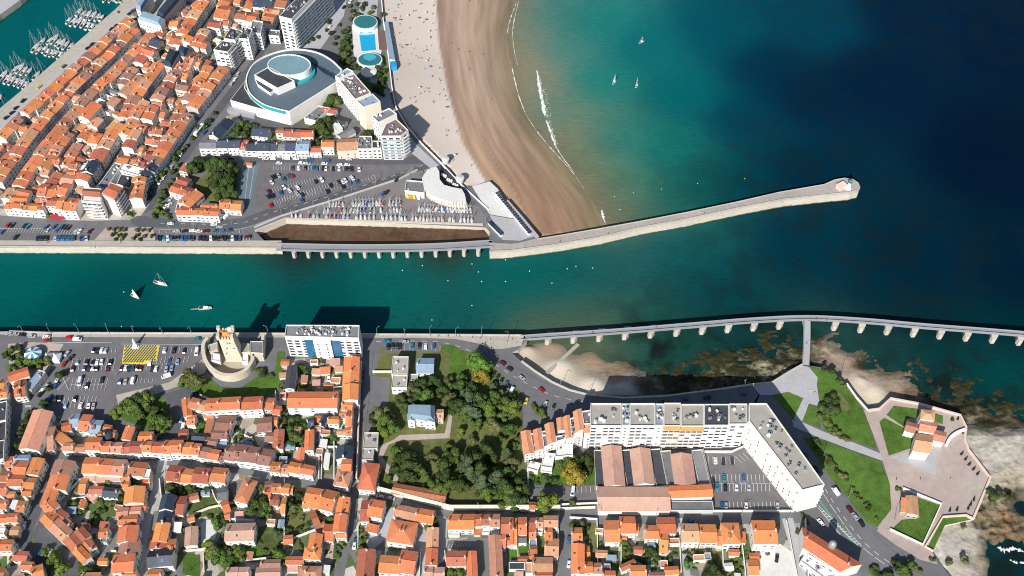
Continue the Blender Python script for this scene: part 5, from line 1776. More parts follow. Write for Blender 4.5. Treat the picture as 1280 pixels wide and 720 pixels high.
# --- white apartment building on the south quay
A = q4('356 421 448.5 423.5 449.5 407.5 358 407', 20)
o = block('apartment_building', A, 20, 'g', floors=7, wins=[], balc=[], label='wide white apartment building with grey roof on the south quay', units=44, unit_scale=.95)
front = facing(A)[0]
windows(o, A, [front], 19, PANE_L, 14, 6, 2.75, .85, 1.4, 4)
a, c = A[front], A[(front + 1) % 4]
if a.x > c.x:
    a, c = c, a
d = (c - a).normalized()
nr = Vector((0, -1))
for t0, t1, out, m, nm, hh in ((.255, .375, .35, BLUEGLASS, 'glazed_bay', 17.6), (.62, .74, .35, BLUEGLASS, 'glazed_bay', 17.6), (.38, .615, 1.6, WALL['w'], 'central_bay', 18.6)):
    p0, p1 = a.lerp(c, t0) - o.location.to_2d(), a.lerp(c, t1) - o.location.to_2d()
    b = MB()
    b.solid([(*(p0 + nr * out), 0), (*(p1 + nr * out), 0), (*p1, 0), (*p0, 0)], [(*(p0 + nr * out), hh), (*(p1 + nr * out), hh), (*p1, hh), (*p0, hh)])
    bo = b.build(nm, m, o)
    if nm == 'central_bay':
        for f in range(6):
            for k in range(2):
                p = p0.lerp(p1, (k + .5) / 2) + nr * (out + .01)
                link('window', PANE_S, bo, (p.x, p.y, 1.4 + f * 2.75), math.atan2(d.y, d.x))
A = q4('430 430 447.5 430 447.5 422 430.5 421.5', 14)
block('apartment_building', A, 14, 'w', floors=4, label='lower white end block attached to the quay apartment building', wins=[], units=1, cat='apartment block')
# --- orange roofed residence by the wide road
h = 11
Q = q4('1004.5 684 1050 714 1077.5 705.5 1002.5 659', h)
house(Q, h, 'g' if True else 'h', 'b', 'seaside_residence', 'w', row=False, win=False, extra=True, cat='apartment block', label='white seaside residence with long orange roof below the wide road')
for s, hh, nm in (('1010 694 1043 714 1050 712 1008 684', 8.6, 'white front wing of the seaside residence with a grey terrace'), ('1000 702 1030 724 1046 720 1008 690', 4.5, 'low white entrance terrace in front of the seaside residence')):
    A = q4(s, hh)
    block('residence_wing', A, hh, 'w', floors=int(hh / 2.8), wins=facing(A)[:1], label=nm, cat='apartment block', units=2)
p = G(1041, 680, 14)
o = root('roof_dome', p)
b = MB()
b.lathe([(2.0, -5), (2.1, 0), (1.8, 1.2), (1.0, 2.1), (.1, 2.5)], 14)
b.build('dome', METAL, o, smooth=True)
b = MB()
b.tube((0, 0, 2.5), (0, 0, 4), .08)
b.build('finial', METAL, o)
thing(o, '', 'dome', label='grey dome turret on the orange roof of the seaside residence')
# --- casino with drum
def ring_solid(name, pts, z0, z1, mats, parent, inset=.5, par=.8, roof=True):
    P = [G(x, y, z1).to_2d() - parent.location.to_2d() for x, y in pts]
    if sum(P[i].cross(P[(i + 1) % len(P)]) for i in range(len(P))) < 0:
        P.reverse()
    n = len(P)
    inn = []
    for i in range(n):
        d1, d2 = (P[i] - P[i - 1]).normalized(), (P[(i + 1) % n] - P[i]).normalized()
        v = Vector((-d1.y - d2.y, d1.x + d2.x)).normalized()
        inn.append(P[i] + v * inset)
    b = MB()
    for i in range(n):
        j = (i + 1) % n
        b.poly([(*P[i], z0), (*P[j], z0), (*P[j], z1 + par), (*P[i], z1 + par)], 0)
        b.poly([(*P[i], z1 + par), (*P[j], z1 + par), (*inn[j], z1 + par), (*inn[i], z1 + par)], 0)
        b.poly([(*inn[j], z1 - .3), (*inn[i], z1 - .3), (*inn[i], z1 + par), (*inn[j], z1 + par)], 0)
    w_ = b.build(name, mats[0], parent)
    rb = MB()
    tri = tessellate_polygon([[Vector((*p, 0)) for p in inn]])
    rb.v = [(*p, z1) for p in inn]
    for t in tri:
        a_, b_, c_ = (inn[i] for i in t)
        rb.f.append(tuple(t) if (b_ - a_).cross(c_ - a_) > 0 else tuple(reversed(t)))
        rb.m.append(0)
    rb.build(name.replace('wall', 'roof') if 'wall' in name else name + '_roof', mats[1], w_)
    return w_


cas = root('casino', G(350, 110, 0))
ROOFBLUE = M('casino_roof', (.100, .138, .175), .6, ((.08, .08), (.6, .1), (2.5, .06)), stretch=(1, 1, 1))
DRUMROOF = M('drum_roof', (.17, .285, .33), .6, ((.06, .1), (.5, .08), (3, .05)))
TEAL = M('teal_cladding', (.03, .33, .34), .5, ((.4, .1),))
curve = smooth_line([(362, 141), (345, 137), (328, 131), (313, 119), (307.5, 105), (309.5, 92), (320, 77.5), (343, 66.5), (369, 62), (395, 65.5), (414, 75), (428, 88)], 4)
ring_solid('main_wall', [(p.x, p.y) for p in curve] + [(421, 104), (404, 115), (363, 141.5)][:2], 0, 12, (WALL['w'], ROOFBLUE), cas, .9, 1.0)
ring_solid('foyer_wall', [(288, 126), (307, 101), (306, 110), (314, 123), (329, 134), (346, 140), (362, 144), (362, 146), (326, 137)], 0, 8.5, (WALL['w'], ROOF['d']), cas, .4, .7)
el = [(361.5 + 27.2 * math.cos(a), 81.5 + 13.2 * math.sin(a)) for a in [2 * math.pi * k / 40 for k in range(40)]]
ring_solid('drum_wall', el, 11, 18.5, (WALL['w'], DRUMROOF), cas, .7, .5)
el2 = [(363 + 31 * math.cos(a), 89 + 15.5 * math.sin(a)) for a in [2 * math.pi * k / 40 for k in range(40)]]
ring_solid('drum_base', el2, 11, 13.6, (TEAL, ROOF['l']), cas, 2.2, .3)
ring_solid('stage_wall', [(318, 94), (336, 84), (368, 101.5), (347, 111)], 11.5, 18, (WALL['w'], ROOF['d']), cas, .5, .6)
ring_solid('lower_stage_wall', [(318, 97), (345, 111), (338, 117), (322, 106)], 0, 14.2, (WALL['w'], ROOF['d']), cas, .4, .5)
band = [(p.x, p.y) for p in curve[1:14]]
b = MB()
prev = None
for x, y in band:
    p = G(x, y, 12).to_2d() - cas.location.to_2d()
    c_ = p + (p - (G(361, 100, 12).to_2d() - cas.location.to_2d())).normalized() * .12
    if prev is not None:
        b.solid([(*p, 9.6), (*prev[0], 9.6), (*prev[1], 9.6), (*c_, 9.6)], [(*p, 12.6), (*prev[0], 12.6), (*prev[1], 12.6), (*c_, 12.6)])
    prev = (p, c_)
b.build('teal_band', TEAL, cas)
for k in range(7):
    x0 = 391 + k * 5
    b = MB()
    p, q_ = G(x0 - 2, 77 + k * 2.6, 12.2), G(x0 + 15 - k, 92 + k * 2.2, 12.2)
    b.tube(p - cas.location, q_ - cas.location, .35, seg=4)
    b.build('roof_rib', ROOF['s'], cas)
for k in range(7):
    p = G(299 + k * 5.0, 133.5 + k * 1.0, 3.6)
    link('window', PANE_L, cas, p - cas.location - Vector((0, .3, 0)), rad(-14))
b = MB()
b.box((0, 0, 0), (22, 4, 3.2))
ob = b.build('entrance_canopy', METAL, cas, G(303, 143, 0) - cas.location)
ob.rotation_euler[2] = rad(-18)
cas['category'] = 'casino'
cas['label'] = 'large white casino with teardrop roof and blue-green oval drum'
A = q4('380 148 395 152 413 136 398 133', 5)
block('casino_annexe', A, 5, 'g', floors=2, label='low grey flat-roofed annexe behind the casino', cat='building', units=6)
# --- sea water pool
po = root('swimming_pool_complex', G(459, 55, 0))
po['category'] = 'open air pool'
po['label'] = 'open air pool complex with white deck and two rounded ends'
L0 = po.location


def plate(name, pts, z0, z1, m, mt=None, parent=po):
    P = [G(x, y, z1) - L0 for x, y in pts]
    if sum(P[i].to_2d().cross(P[(i + 1) % len(P)].to_2d()) for i in range(len(P))) < 0:
        P.reverse()
    b = MB()
    b.solid([(p.x, p.y, z0) for p in P], [(p.x, p.y, z1) for p in P], 0, 1)
    return b.build(name, [m, mt or m], parent)


def ell(cx, cy, rx, ry, a0=0, a1=360, n=28):
    return [(cx + rx * math.cos(rad(a0 + (a1 - a0) * k / n)), cy + ry * math.sin(rad(a0 + (a1 - a0) * k / n))) for k in range(n + (a1 - a0 < 360))]


plate('deck', [(440, 31), (442, 29), (470, 30), (473, 38), (473, 52), (477, 62), (476, 72), (446, 76), (442, 66), (441, 50)], -.2, 1.2, PAVE_W)
plate('lane_pool', [(449, 43.5), (468.5, 42.5), (470, 62.5), (452, 64)], 1.0, 1.25, POOL)
plate('children_pool', [(450, 35.5), (464, 35), (465, 41), (450, 42)], 1.0, 1.25, M('pool_teal', (.05, .40, .48), .12, ((.3, .1),)))
GREENROOF = M('teal_glass_roof', (.03, .17, .19), .25, ((.2, .15), (1.5, .1)), spec=.5)
plate('upper_hall', ell(456.5, 27.5, 15.5, 9, 0, 360), 0, 4.5, WALL['w'])
plate('upper_glass_roof', ell(456.5, 27, 14, 7.8), 4.5, 5.0, GREENROOF)
plate('lower_hall', ell(462, 74.5, 16, 9), 0, 4.0, WALL['w'])
plate('lower_glass_roof', ell(462, 74, 14.3, 7.6), 4.0, 4.5, GREENROOF)
plate('slide_basin', ell(462, 71, 8, 4.2), 4.5, 4.7, M('pool_teal', (.05, .40, .48), .12))
plate('terrace', [(472, 38), (481, 38), (484, 62), (474, 62), (473, 50)], -.2, 1.5, M('brown_terrace', (.16, .10, .09), .9, ((.5, .1),)))
plate('side_gallery', [(480, 27), (485.5, 27), (494, 75), (487, 74)], -.2, 3.2, WALL['w'], ROOF['l'])
plate('blue_end_wall', [(487, 77), (495, 76), (496, 82), (489, 83)], -3, 3.0, M('blue_paint', (.03, .28, .60), .6))
bs = root('round_kiosk', G(461.5, 93, 0))
b = MB()
b.lathe([(4.5, 0), (4.5, 3)], 18)
b.build('wall', WALL['g'], bs)
b = MB()
b.lathe([(6.2, 2.8), (6.0, 3.2), (2.5, 4.2), (.2, 4.6)], 20)
b.build('roof', M('canvas_white', (.74, .70, .66), .8, ((.5, .05),)), bs)
thing(bs, '', 'kiosk', label='round kiosk with pale tent-like roof below the open air pool')
# --- oval beach cafe and shop
oc = root('oval_restaurant', G(560, 225, 0))
L0 = oc.location
plate('ring_wall', [(545, 208), (534, 212), (527.5, 222), (530, 235), (538, 243), (550, 248), (566, 253), (583, 253), (581, 243), (577, 236), (566, 234), (555, 231), (549.5, 224), (549, 214)], 0, 6, M('ring_wall_pale', (.66, .62, .55), .9, ((.3, .1),)), PAVE_W, oc)
plate('inner_floor', [(549, 214), (549.5, 224), (555, 231), (566, 234), (577, 236), (570, 222), (560, 210)], 0, .8, ROOF['d'], None, oc)
for k in range(9):
    plate('terrace_seat', [(552 + k * 2.4, 216 + k * 2 - (k % 3)), (554 + k * 2.4, 217 + k * 2 - (k % 3)), (553 + k * 2.4, 219 + k * 2 - (k % 3)), (551 + k * 2.4, 218 + k * 2 - (k % 3))], .8, 2.2, WHITE, None, oc)
oc['category'] = 'restaurant'
oc['label'] = 'crescent-shaped beach restaurant with grey roof and hollow centre'
A = q4('506 239 530 242 534 228 508 226', 5)
o = block('sailing_club', A, 5, 'g', floors=1, label='low sailing club with grey roof and orange doors beside the crescent restaurant', cat='club house', units=1)
for x0, m in ((507, YPAINT), (511, ROOF['B']), (515.5, YPAINT), (521, WHITE)):
    p0, p1 = G(x0, 242 + (x0 - 506) * .12, 4.2), G(x0 + 3.4, 242.4 + (x0 - 506) * .12, 4.2)
    b = MB()
    d = (p1 - p0)
    b.box((0, 0, 0), (d.length, .16, 3.4))
    ob = b.build('door', m, o, ((p0 + p1) / 2 - o.location) + Vector((0, -.1, 0)))
    ob.location.z = .1
    ob.rotation_euler[2] = math.atan2(d.y, d.x)
for x, y, r_ in ((557, 203, 2.3), (575, 227, 2.6)):
    k = root('lookout_kiosk', G(x, y, 0))
    b = MB()
    b.lathe([(r_, 0), (r_, 3.4), (r_ * 1.25, 3.5), (r_ * 1.2, 3.9), (.2, 4.5)], 16)
    b.build('shelter', WALL['g'], k)
    thing(k, 'round white lookout shelter on the sea wall', 'kiosk', 'shelters on the sea wall')
# beach huts on the slipway
hut = MB()
hut.box((0, 0, 0), (1.9, 1.6, 2), 0, 0)
hut.solid([(-1.05, -.9, 2), (1.05, -.9, 2), (1.05, .9, 2), (-1.05, .9, 2)], [(-.02, -.9, 2.7), (.02, -.9, 2.7), (.02, .9, 2.7), (-.02, .9, 2.7)], 1)
hm = hut.mesh('beach_hut', [WHITE, ROOF['s']])
for k in range(19):
    f = k / 18
    o = link('beach_hut', hm, None, G(621 + 40 * f, 244 + 49 * f, 0), rad(-52))
    thing(o, 'small white beach hut in the long line on the slipway', 'beach hut', 'beach huts on the slipway')
for k in range(10):
    f = k / 9
    o = link('beach_hut', hm, None, G(612 + 14 * f, 281 + 14 * f, 0), rad(-48))
    thing(o, 'small white beach hut in the short line by the basin', 'beach hut', 'beach huts on the slipway')
# --- castle tower and bailey
tw = root('castle_tower', G(285, 447, 0))
L0 = tw.location
HT = 25
top = [G(x, y, HT) - L0 for x, y in ((272, 421.5), (290.5, 421.5), (291.5, 410), (272.5, 410))]
cxy = sum((p.to_2d() for p in top), Vector((0, 0))) / 4
base = [cxy + (p.to_2d() - cxy) * 1.16 + Vector((.8, 0)) for p in top]
b = MB()
b.solid([(*p, 0) for p in base], [(p.x, p.y, HT - 2) for p in top])
b.build('shaft', WALL['s'], tw)
b = MB()
for p in top:
    b.box((p.x * .93 + cxy.x * .07, p.y * .93 + cxy.y * .07, HT - 2), (1.9, 1.9, 3.6))
for p, q_ in zip(top, top[1:] + top[:1]):
    for t in (.3, .5, .7):
        m_ = p.lerp(q_, t)
        b.box((m_.x * .96 + cxy.x * .04, m_.y * .96 + cxy.y * .04, HT - 2), (1.1, 1.1, 1.6))
b.build('battlement', WALL['s'], tw)
rq = [cxy + (p.to_2d() - cxy) * .8 + L0.to_2d() for p in top]
rb, _, _ = roof_mesh(rq, HT - 1.2, 'h', 1.6, .1, .1, L0)
rb.build('roof', ROOF['b'], tw)
b = MB()
b.lathe([(1.5, 0), (1.5, 1.4), (1.2, 2.2), (.1, 2.7)], 12)
b.build('lantern_dome', WHITE, tw, (cxy.x + 2.2, cxy.y + 2.2, HT - .8))
for k in range(5):
    p = top[0].lerp(top[1], .2 + .15 * k)
    pb = Vector((*base[0].lerp(base[1], .2 + .15 * k), 0))
    m_ = pb.lerp(p, R.choice((.35, .55, .75)))
    link('window', PANE_S, tw, (m_.x, m_.y - .02, m_.z), 0)
tw['category'] = 'castle tower'
tw['label'] = 'square stone castle tower with battlements and orange roof by the quay'
STONE = WALL['s']
wall([(262, 429), (257, 436), (256.5, 446), (260, 458), (268, 468), (280, 474.5), (295, 475), (309, 469), (317, 458), (318, 448)], 6, 2.1, STONE, cat='castle wall', name='castle_wall', smooth=True, label='curved stone bailey wall around the castle tower', group=None)
wall([(318, 450), (329, 451), (331, 424)], 6, 2, STONE, cat='castle wall', name='castle_wall', label='straight stone wall beside the grey-roofed castle range', group=None)
sheet('castle_yard', [(260, 440), (258, 452), (268, 466), (282, 473), (300, 472), (314, 462), (317, 445), (300, 436)], M('castle_gravel', (.40, .35, .27), .95, ((.3, .12), (1.5, .1))))
for s, h, c, lb, wc in (('313 441 329 442 329 427 313 427', 7, 'g', 'grey-roofed stone castle range beside the tower', 's'), ('264 451 275 452 275 443 265 442', 5, 'w', 'white flat-roofed building inside the castle wall', 'w'), ('302 452 310 453 310 442 303 442', 4, 'w', 'small white building right beside the castle tower', 'w'), ('262 440 272 437 272 428 260 432', 6, 'k', 'stone range joining the tower to the bailey wall', 's'), ('296 442 312 440 312 430 297 430', 6.5, 'k', 'stone range between the tower and the grey-roofed range', 's')):
    A = q4(s, h)
    house(A, h, 'f', c, 'castle_building', wc, cat='castle building', group='castle buildings', label=lb, win=False, extra=False)
# --- chapel in the fort
for s, h, st, c, lb in (('1141 563 1162 566 1166 545 1146 542', 9, 'g', 'p', 'front nave of the fort chapel with salmon roof and white gable'), ('1149 538 1167 541 1173 529 1151 524', 10, 'g', 'p', 'upper nave of the fort chapel with salmon roof'),
                         ('1131 538 1146 542 1149 531 1134 527', 6, 'g', 'p', 'left wing of the fort chapel'), ('1164 549 1180 553 1183 541 1167 537', 6, 'g', 'p', 'right wing of the fort chapel'), ('1151 523 1168 525 1169 514 1152 512', 12, 'h', 'p', 'taller end tower of the fort chapel')):
    A = q4(s, h)
    house(A, h, st, 't', 'chapel', 'w', cat='chapel', group='wings of the chapel', label=lb, extra=False, win=False)
A = q4('1134 641 1148 644 1146.5 621 1132.5 620', 5)
house(A, 5, 'x', 't', 'fort_house', 's', cat='house', label='small stone house with tan roof on the square fort lawn', extra=False)
A = q4('1126.5 639 1133 640 1132.5 624 1126.5 624', 4)
house(A, 4, 'l', 'b', 'fort_house', 's', cat='house', label='orange lean-to against the small stone fort house', extra=False)
# --- carousel, tent, tank, radar, monument
o = root('carousel', G(43.5, 446, 0))
b = MB()
for k in range(12):
    a0, a1 = 2 * math.pi * k / 12, 2 * math.pi * (k + 1) / 12
    b.poly([(5.2 * math.cos(a0), 5.2 * math.sin(a0), 3.4), (5.2 * math.cos(a1), 5.2 * math.sin(a1), 3.4), (0, 0, 5.6)], k % 2)
    b.poly([(5.2 * math.cos(a0), 5.2 * math.sin(a0), 2.8), (5.2 * math.cos(a1), 5.2 * math.sin(a1), 2.8), (5.2 * math.cos(a1), 5.2 * math.sin(a1), 3.4), (5.2 * math.cos(a0), 5.2 * math.sin(a0), 3.4)], 1 - k % 2)
b.build('striped_roof', [WHITE, M('blue_canvas', (.03, .24, .42), .7)], o)
b = MB()
b.lathe([(4.6, 0), (4.6, .5), (1.2, .5), (1.2, 3.2)], 16)
b.build('platform', WALL['c'], o)
thing(o, '', 'carousel', label='carousel with blue and white striped roof in the planted square')
o = root('marquee_tent', G(67, 449, 0))
b = MB()
for dx in (-2.4, 2.4):
    b.solid([(dx - 2.4, -3, 0), (dx + 2.4, -3, 0), (dx + 2.4, 3, 0), (dx - 2.4, 3, 0)], [(dx - 2.4, -3, 2.4), (dx + 2.4, -3, 2.4), (dx + 2.4, 3, 2.4), (dx - 2.4, 3, 2.4)])
    b.solid([(dx - 2.6, -3.2, 2.4), (dx + 2.6, -3.2, 2.4), (dx + 2.6, 3.2, 2.4), (dx - 2.6, 3.2, 2.4)], [(dx - .1, -.1, 4.6), (dx + .1, -.1, 4.6), (dx + .1, .1, 4.6), (dx - .1, .1, 4.6)])
b.build('canvas', WHITE, o)
thing(o, '', 'tent', label='white pointed tent beside the planted square')
o = root('water_tank', G(136, 550, 0))
b = MB()
b.lathe([(4, 0), (4, 5), (3.4, 6.2), (1.8, 7), (.2, 7.3)], 18)
b.build('dome', ROOF['d'], o)
thing(o, '', 'tank', label='round dark domed tank among the small houses')
o = root('monument', G(170, 433, 0))
b = MB()
b.box((0, 0, 0), (4, 4, .8))
b.box((0, 0, .8), (2.6, 2.6, 1.4))
b.solid([(-.9, -.7, 2.2), (.9, -.7, 2.2), (.9, .7, 2.2), (-.9, .7, 2.2)], [(-.5, -.4, 6), (.5, -.4, 6), (.5, .4, 6), (-.5, .4, 6)])
b.build('plinth', WHITE, o)
b = MB()
b.lathe([(.5, 6), (.7, 6.8), (.35, 7.4), (.3, 7.8), (.05, 8.3)], 8)
b.build('statue', WHITE, o)
thing(o, '', 'monument', label='white monument at the edge of the yellow hatched square')
# ================================================================== jetties and bridges
DECK = M('jetty_deck', (.37, .335, .31), .92, ((.04, .12), (.4, .14), (2.2, .1)))
DECKG = M('bridge_deck_grey', (.25, .265, .29), .9, ((.05, .06), (.6, .08)))
up_e = [(671, 298), (700, 293.5), (750, 285), (800, 276), (860, 264.5), (920, 252), (975, 239.5), (1030, 230), (1044, 224), (1056, 222)]
lo_e = [(612, 317), (640, 315.5), (690, 309), (750, 299), (800, 287), (860, 276), (920, 263), (980, 251.5), (1040, 245), (1062, 243)]
cap_ = [(1066, 223.5), (1073, 228), (1075.5, 234), (1073, 240)]
jt = root('stone_jetty', G(800, 285, 0))
L0 = jt.location


def slab(name, pts, z0, z1, mats, parent, o=None):
    P = [G(x, y, z1) for x, y in pts]
    o = parent.location if parent else Vector((0, 0, 0))
    if sum(P[i].to_2d().cross(P[(i + 1) % len(P)].to_2d()) for i in range(len(P))) < 0:
        P.reverse()
    n = len(P)
    b = MB()
    b.v = [(p.x - o.x, p.y - o.y, z0) for p in P] + [(p.x - o.x, p.y - o.y, z1) for p in P]
    for i in range(n):
        j = (i + 1) % n
        b.f.append((i, j, n + j, n + i))
        b.m.append(0)
    for t in tessellate_polygon([P]):
        a, c, d = (P[i] for i in t)
        b.f.append(tuple(n + i for i in (t if (c - a).to_2d().cross((d - a).to_2d()) > 0 else tuple(reversed(t)))))
        b.m.append(1)
    return b.build(name, list(mats), parent)


outline = [(612, 303)] + [(640, 305.5)] + up_e + cap_ + lo_e[::-1]
slab('body', outline, -16, 0.04, (QUAY, DECK), jt)


def strip_wall(name, pts, h, w, m, parent, z0=0.0):
    W = [G(x, y, z0) for x, y in pts]
    l, r = offsets(W, w)
    o = parent.location
    b = MB()
    n = len(W)
    for rr in (r, l):
        for zz in (z0, z0 + h):
            b.v += [(p.x - o.x, p.y - o.y, zz) for p in rr]
    for i in range(n - 1):
        b.f += [(i, i + 1, n + i + 1, n + i), (n + i, n + i + 1, 3 * n + i + 1, 3 * n + i), (2 * n + i + 1, 2 * n + i, 3 * n + i, 3 * n + i + 1)]
    b.f += [(0, n, 3 * n, 2 * n), (n - 1, 3 * n - 1, 4 * n - 1, 2 * n - 1)]
    b.m = [0] * len(b.f)
    return b.build(name, m, parent)


strip_wall('parapet', [(x - .3, y - 1.3) for x, y in lo_e] + [(1071.5, 239)], .9, 1.6, CONC, jt)
strip_wall('kerb', [(x, y + .8) for x, y in up_e], .25, .6, CONC, jt)
jt['category'] = 'jetty'
jt['label'] = 'long pale stone jetty reaching out to sea from the big beach'
lt = root('jetty_light', G(1060, 236, 0))
b = MB()
b.lathe([(2.6, 0), (2.5, 1.2), (1.7, 1.3), (1.35, 8)], 14)
b.build('tower', WHITE, lt)
lt.scale = (.8,) * 3
b = MB()
b.lathe([(1.9, 8), (1.9, 8.4), (1.2, 8.5), (1.2, 10), (1.5, 10.1), (.2, 11.3)], 12)
b.build('lantern', M('lighthouse_green', (.05, .22, .20), .5), lt)
thing(lt, '', 'lighthouse', label='small white lighthouse with green lantern at the jetty head')
kb = root('jetty_hut', G(1051, 235, 0))
b = MB()
b.box((0, 0, 0), (6, 4, 3.2), rad(30))
b.box((0, 0, 3.2), (6.5, 4.5, .35), rad(30))
b.build('wall', WALL['p'], kb)
thing(kb, '', 'hut', label='low pinkish hut beside the lighthouse on the jetty head')


def bridge(name, pts, w, m, piers, label, z=0.0, ph=None, cat='footbridge'):
    q = smooth_line(pts)
    mid = G(*q[len(q) // 2], z)
    o = root(name, mid)
    W = [G(p.x, p.y, z) for p in q]
    l, r = offsets(W, w)
    b = MB()
    n = len(W)
    for rr in (r, l):
        for zz in (-1.1, 0):
            b.v += [(p.x - mid.x, p.y - mid.y, zz) for p in rr]
    for i in range(n - 1):
        b.f += [(i, i + 1, n + i + 1, n + i), (n + i, n + i + 1, 3 * n + i + 1, 3 * n + i), (2 * n + i + 1, 2 * n + i, 3 * n + i, 3 * n + i + 1), (2 * n + i, 2 * n + i + 1, i + 1, i)]
    b.f += [(0, n, 3 * n, 2 * n), (n - 1, 3 * n - 1, 4 * n - 1, 2 * n - 1)]
    b.m = [0] * len(b.f)
    b.build('deck', m, o)
    for s in (-1, 1):
        lr = offsets(W, w - .3)[0 if s < 0 else 1]
        l2, r2 = offsets([Vector((*p, 0)) for p in lr], .12)
        b = MB()
        for rr in (r2, l2):
            for zz in (0, 1.0):
                b.v += [(p.x - mid.x, p.y - mid.y, zz) for p in rr]
        for i in range(n - 1):
            b.f += [(i, i + 1, n + i + 1, n + i), (n + i, n + i + 1, 3 * n + i + 1, 3 * n + i), (2 * n + i + 1, 2 * n + i, 3 * n + i, 3 * n + i + 1)]
        b.m = [0] * len(b.f)
        b.build('railing', METAL, o)
    for (x, y, sx, sy, skew) in piers:
        p = G(x, y, WZ)
        bb = MB()
        a, c = sx / 2, sy / 2
        ring = [(-a, -c + a), (-a * .5, -c), (a * .5, -c), (a, -c + a), (a, c), (-a, c)]
        ring = [(u + v * skew, v) for u, v in ring]
        bb.solid([(u * 1.12, v * 1.08, -8) for u, v in ring], [(u, v, 4.7) for u, v in ring])
        bb.build('pier', CONC, o, p - mid)
    o['category'] = cat
    o['label'] = label
    return o


b1 = bridge('causeway_bridge', [(346, 308.5), (420, 310), (490, 310), (550, 308.5), (615, 304.5)], 5.4, DECKG,
            [(369 + 17.62 * k, 317 - (max(0, k - 7) * .35), 2.8, 8.0, 0) for k in range(14)], 'low causeway bridge on a row of pale piers across the basin mouth', cat='bridge')
b2 = bridge('harbour_footbridge', [(650, 422.5), (700, 419), (780, 413.5), (860, 407), (940, 400.5), (1009, 397.5), (1080, 401), (1160, 408), (1280, 417.5), (1400, 430)], 3.2, DECKG,
            [(686 + 32.05 * k, 426 - 2.2 * k, 4.2, 7.0, .35) for k in range(10)] + [(1043 + 32.9 * k, 408 + 2.6 * k, 4.2, 7.0, .35) for k in range(10)],
            'long grey pier bridge on slanting concrete legs across the southern water')
b3 = bridge('access_footbridge', [(1009, 400.5), (1008.5, 430), (1007, 458)], 4.2, PAVE_G, [(1006, 406, 2.5, 5, 0), (1008, 440, 2.2, 3, 0)], 'short straight footbridge from the lookout to the long pier bridge')
# masonry edges round the basin and landing
wall([(319, 289.2), (357, 273.8), (480, 277.3), (604, 281.2)], .9, 1.4, CONC, cat='sea wall', name='sea_wall', label='pale coping wall along the upper edge of the muddy basin', group=None)
wall([(477, 0), (479, 25), (486, 75), (490, 110), (495, 135), (510, 160), (527, 180), (550, 203), (577, 232), (610, 262)], 1.0, .8, WALL['w'], cat='sea wall', name='sea_wall', label='white sea wall curving along the big beach', group=None)
wall([(633, 251), (652, 273), (672, 297)], .4, 2.6, PAVE_G, cat='sea wall', name='sea_wall', label='grey stone revetment at the foot of the white slipway', group=None)
wall([(120, 309.5), (352, 310.8)], .9, .8, CONC, cat='sea wall', name='sea_wall', label='parapet of the north quay towards the causeway bridge', group=None)
wall([(-20, 308.5), (119, 309.5)], .9, .8, CONC, cat='sea wall', name='sea_wall', label='parapet of the north quay below the seafront car park', group=None)
wall([(12, 414.4), (60, 416.3), (350, 417.3), (652, 419.4)], .8, .7, CONC, cat='sea wall', name='sea_wall', label='pale parapet along the south quay walkway', group=None)
wall([(652, 452), (668, 464), (690, 478), (712, 488), (735, 494), (780, 498), (830, 496), (900, 487), (940, 481), (965, 478.5), (985, 466), (1003, 456)], 1.0, .9, CONC, cat='sea wall', name='sea_wall', label='curved sea wall between the coast road and the sandy cove', group=None)
wall([(1085, 514), (1099, 512), (1113, 499), (1150, 506), (1200, 520), (1207, 535), (1205, 550), (1210, 563), (1237, 598), (1216, 649)], 1.4, 1.2, WALL['p'], cat='fort wall', name='fort_wall', label='pinkish stone rampart around the seaward side of the fort', group=None)
wall([(1058, 480), (1070, 497), (1085, 514)], 1.0, .9, WALL['w'], cat='wall', name='sea_wall', label='white wall between the grassy mound and the small cove', group=None)
wall([(1128, 611), (1176, 630.5), (1153, 681.5), (1112, 662.5)], 1.6, .8, WALL['w'], cat='fort wall', name='fort_wall', label='white wall around the square fort lawn', group=None)
wall([(1216, 649.5), (1207, 645), (1178, 647), (1156, 684), (1166, 690)], 1.6, .8, WALL['p'], cat='fort wall', name='fort_wall', label='pale wall along the bent strip of fort grass', group=None)
wall([(1182, 558), (1186, 550), (1194, 543), (1206, 538)], 2, 1.6, WALL['w'], cat='fort wall', name='fort_wall', smooth=True, label='curved white wall above the pink parade ground', group=None)
wall([(1188, 573), (1207, 590)], .1, .1, WALL['w'], cat='kerb', name='stone_kerb', label='thin stone kerb on the pink parade ground', group=None)
wall([(318, 285), (352, 270.5), (425, 248.5), (500, 224), (522, 213)], 1.3, .6, WALL['g'], cat='wall', name='retaining_wall', label='low grey wall dividing the avenue from the boat park', group=None)
# slipway in the cove
p, q = G(723, 430, -5.6), G(684, 466, -1.7)
d = (q - p).to_2d().normalized()
nr = Vector((-d.y, d.x, 0)) * 1.1
b = MB()
up = Vector((0, 0, .2))
b.solid([p - nr - up * 3, p + nr - up * 3, q + nr - up * 3, q - nr - up * 3][::-1], [p - nr + up, p + nr + up, q + nr + up, q - nr + up][::-1])
_b = b.build('slipway', PAVE)
_b['kind'] = 'structure'
_b['label'] = 'narrow stone slipway across the cove sand'
# ================================================================== boats
GEL = M('boat_gelcoat', (.78, .79, .80), .35, ((.8, .05),), .05, spec=.4)
TEAK = M('boat_deck', (.52, .50, .46), .7, ((1, .1),), .15)
NAVY = M('sail_cover_navy', (.03, .06, .16), .8, ((1, .1),), .2)
ALU = M('mast_alloy', (.62, .64, .66), .4, metal=.3)
SAIL = M('sail_cloth', (.82, .82, .80), .8)


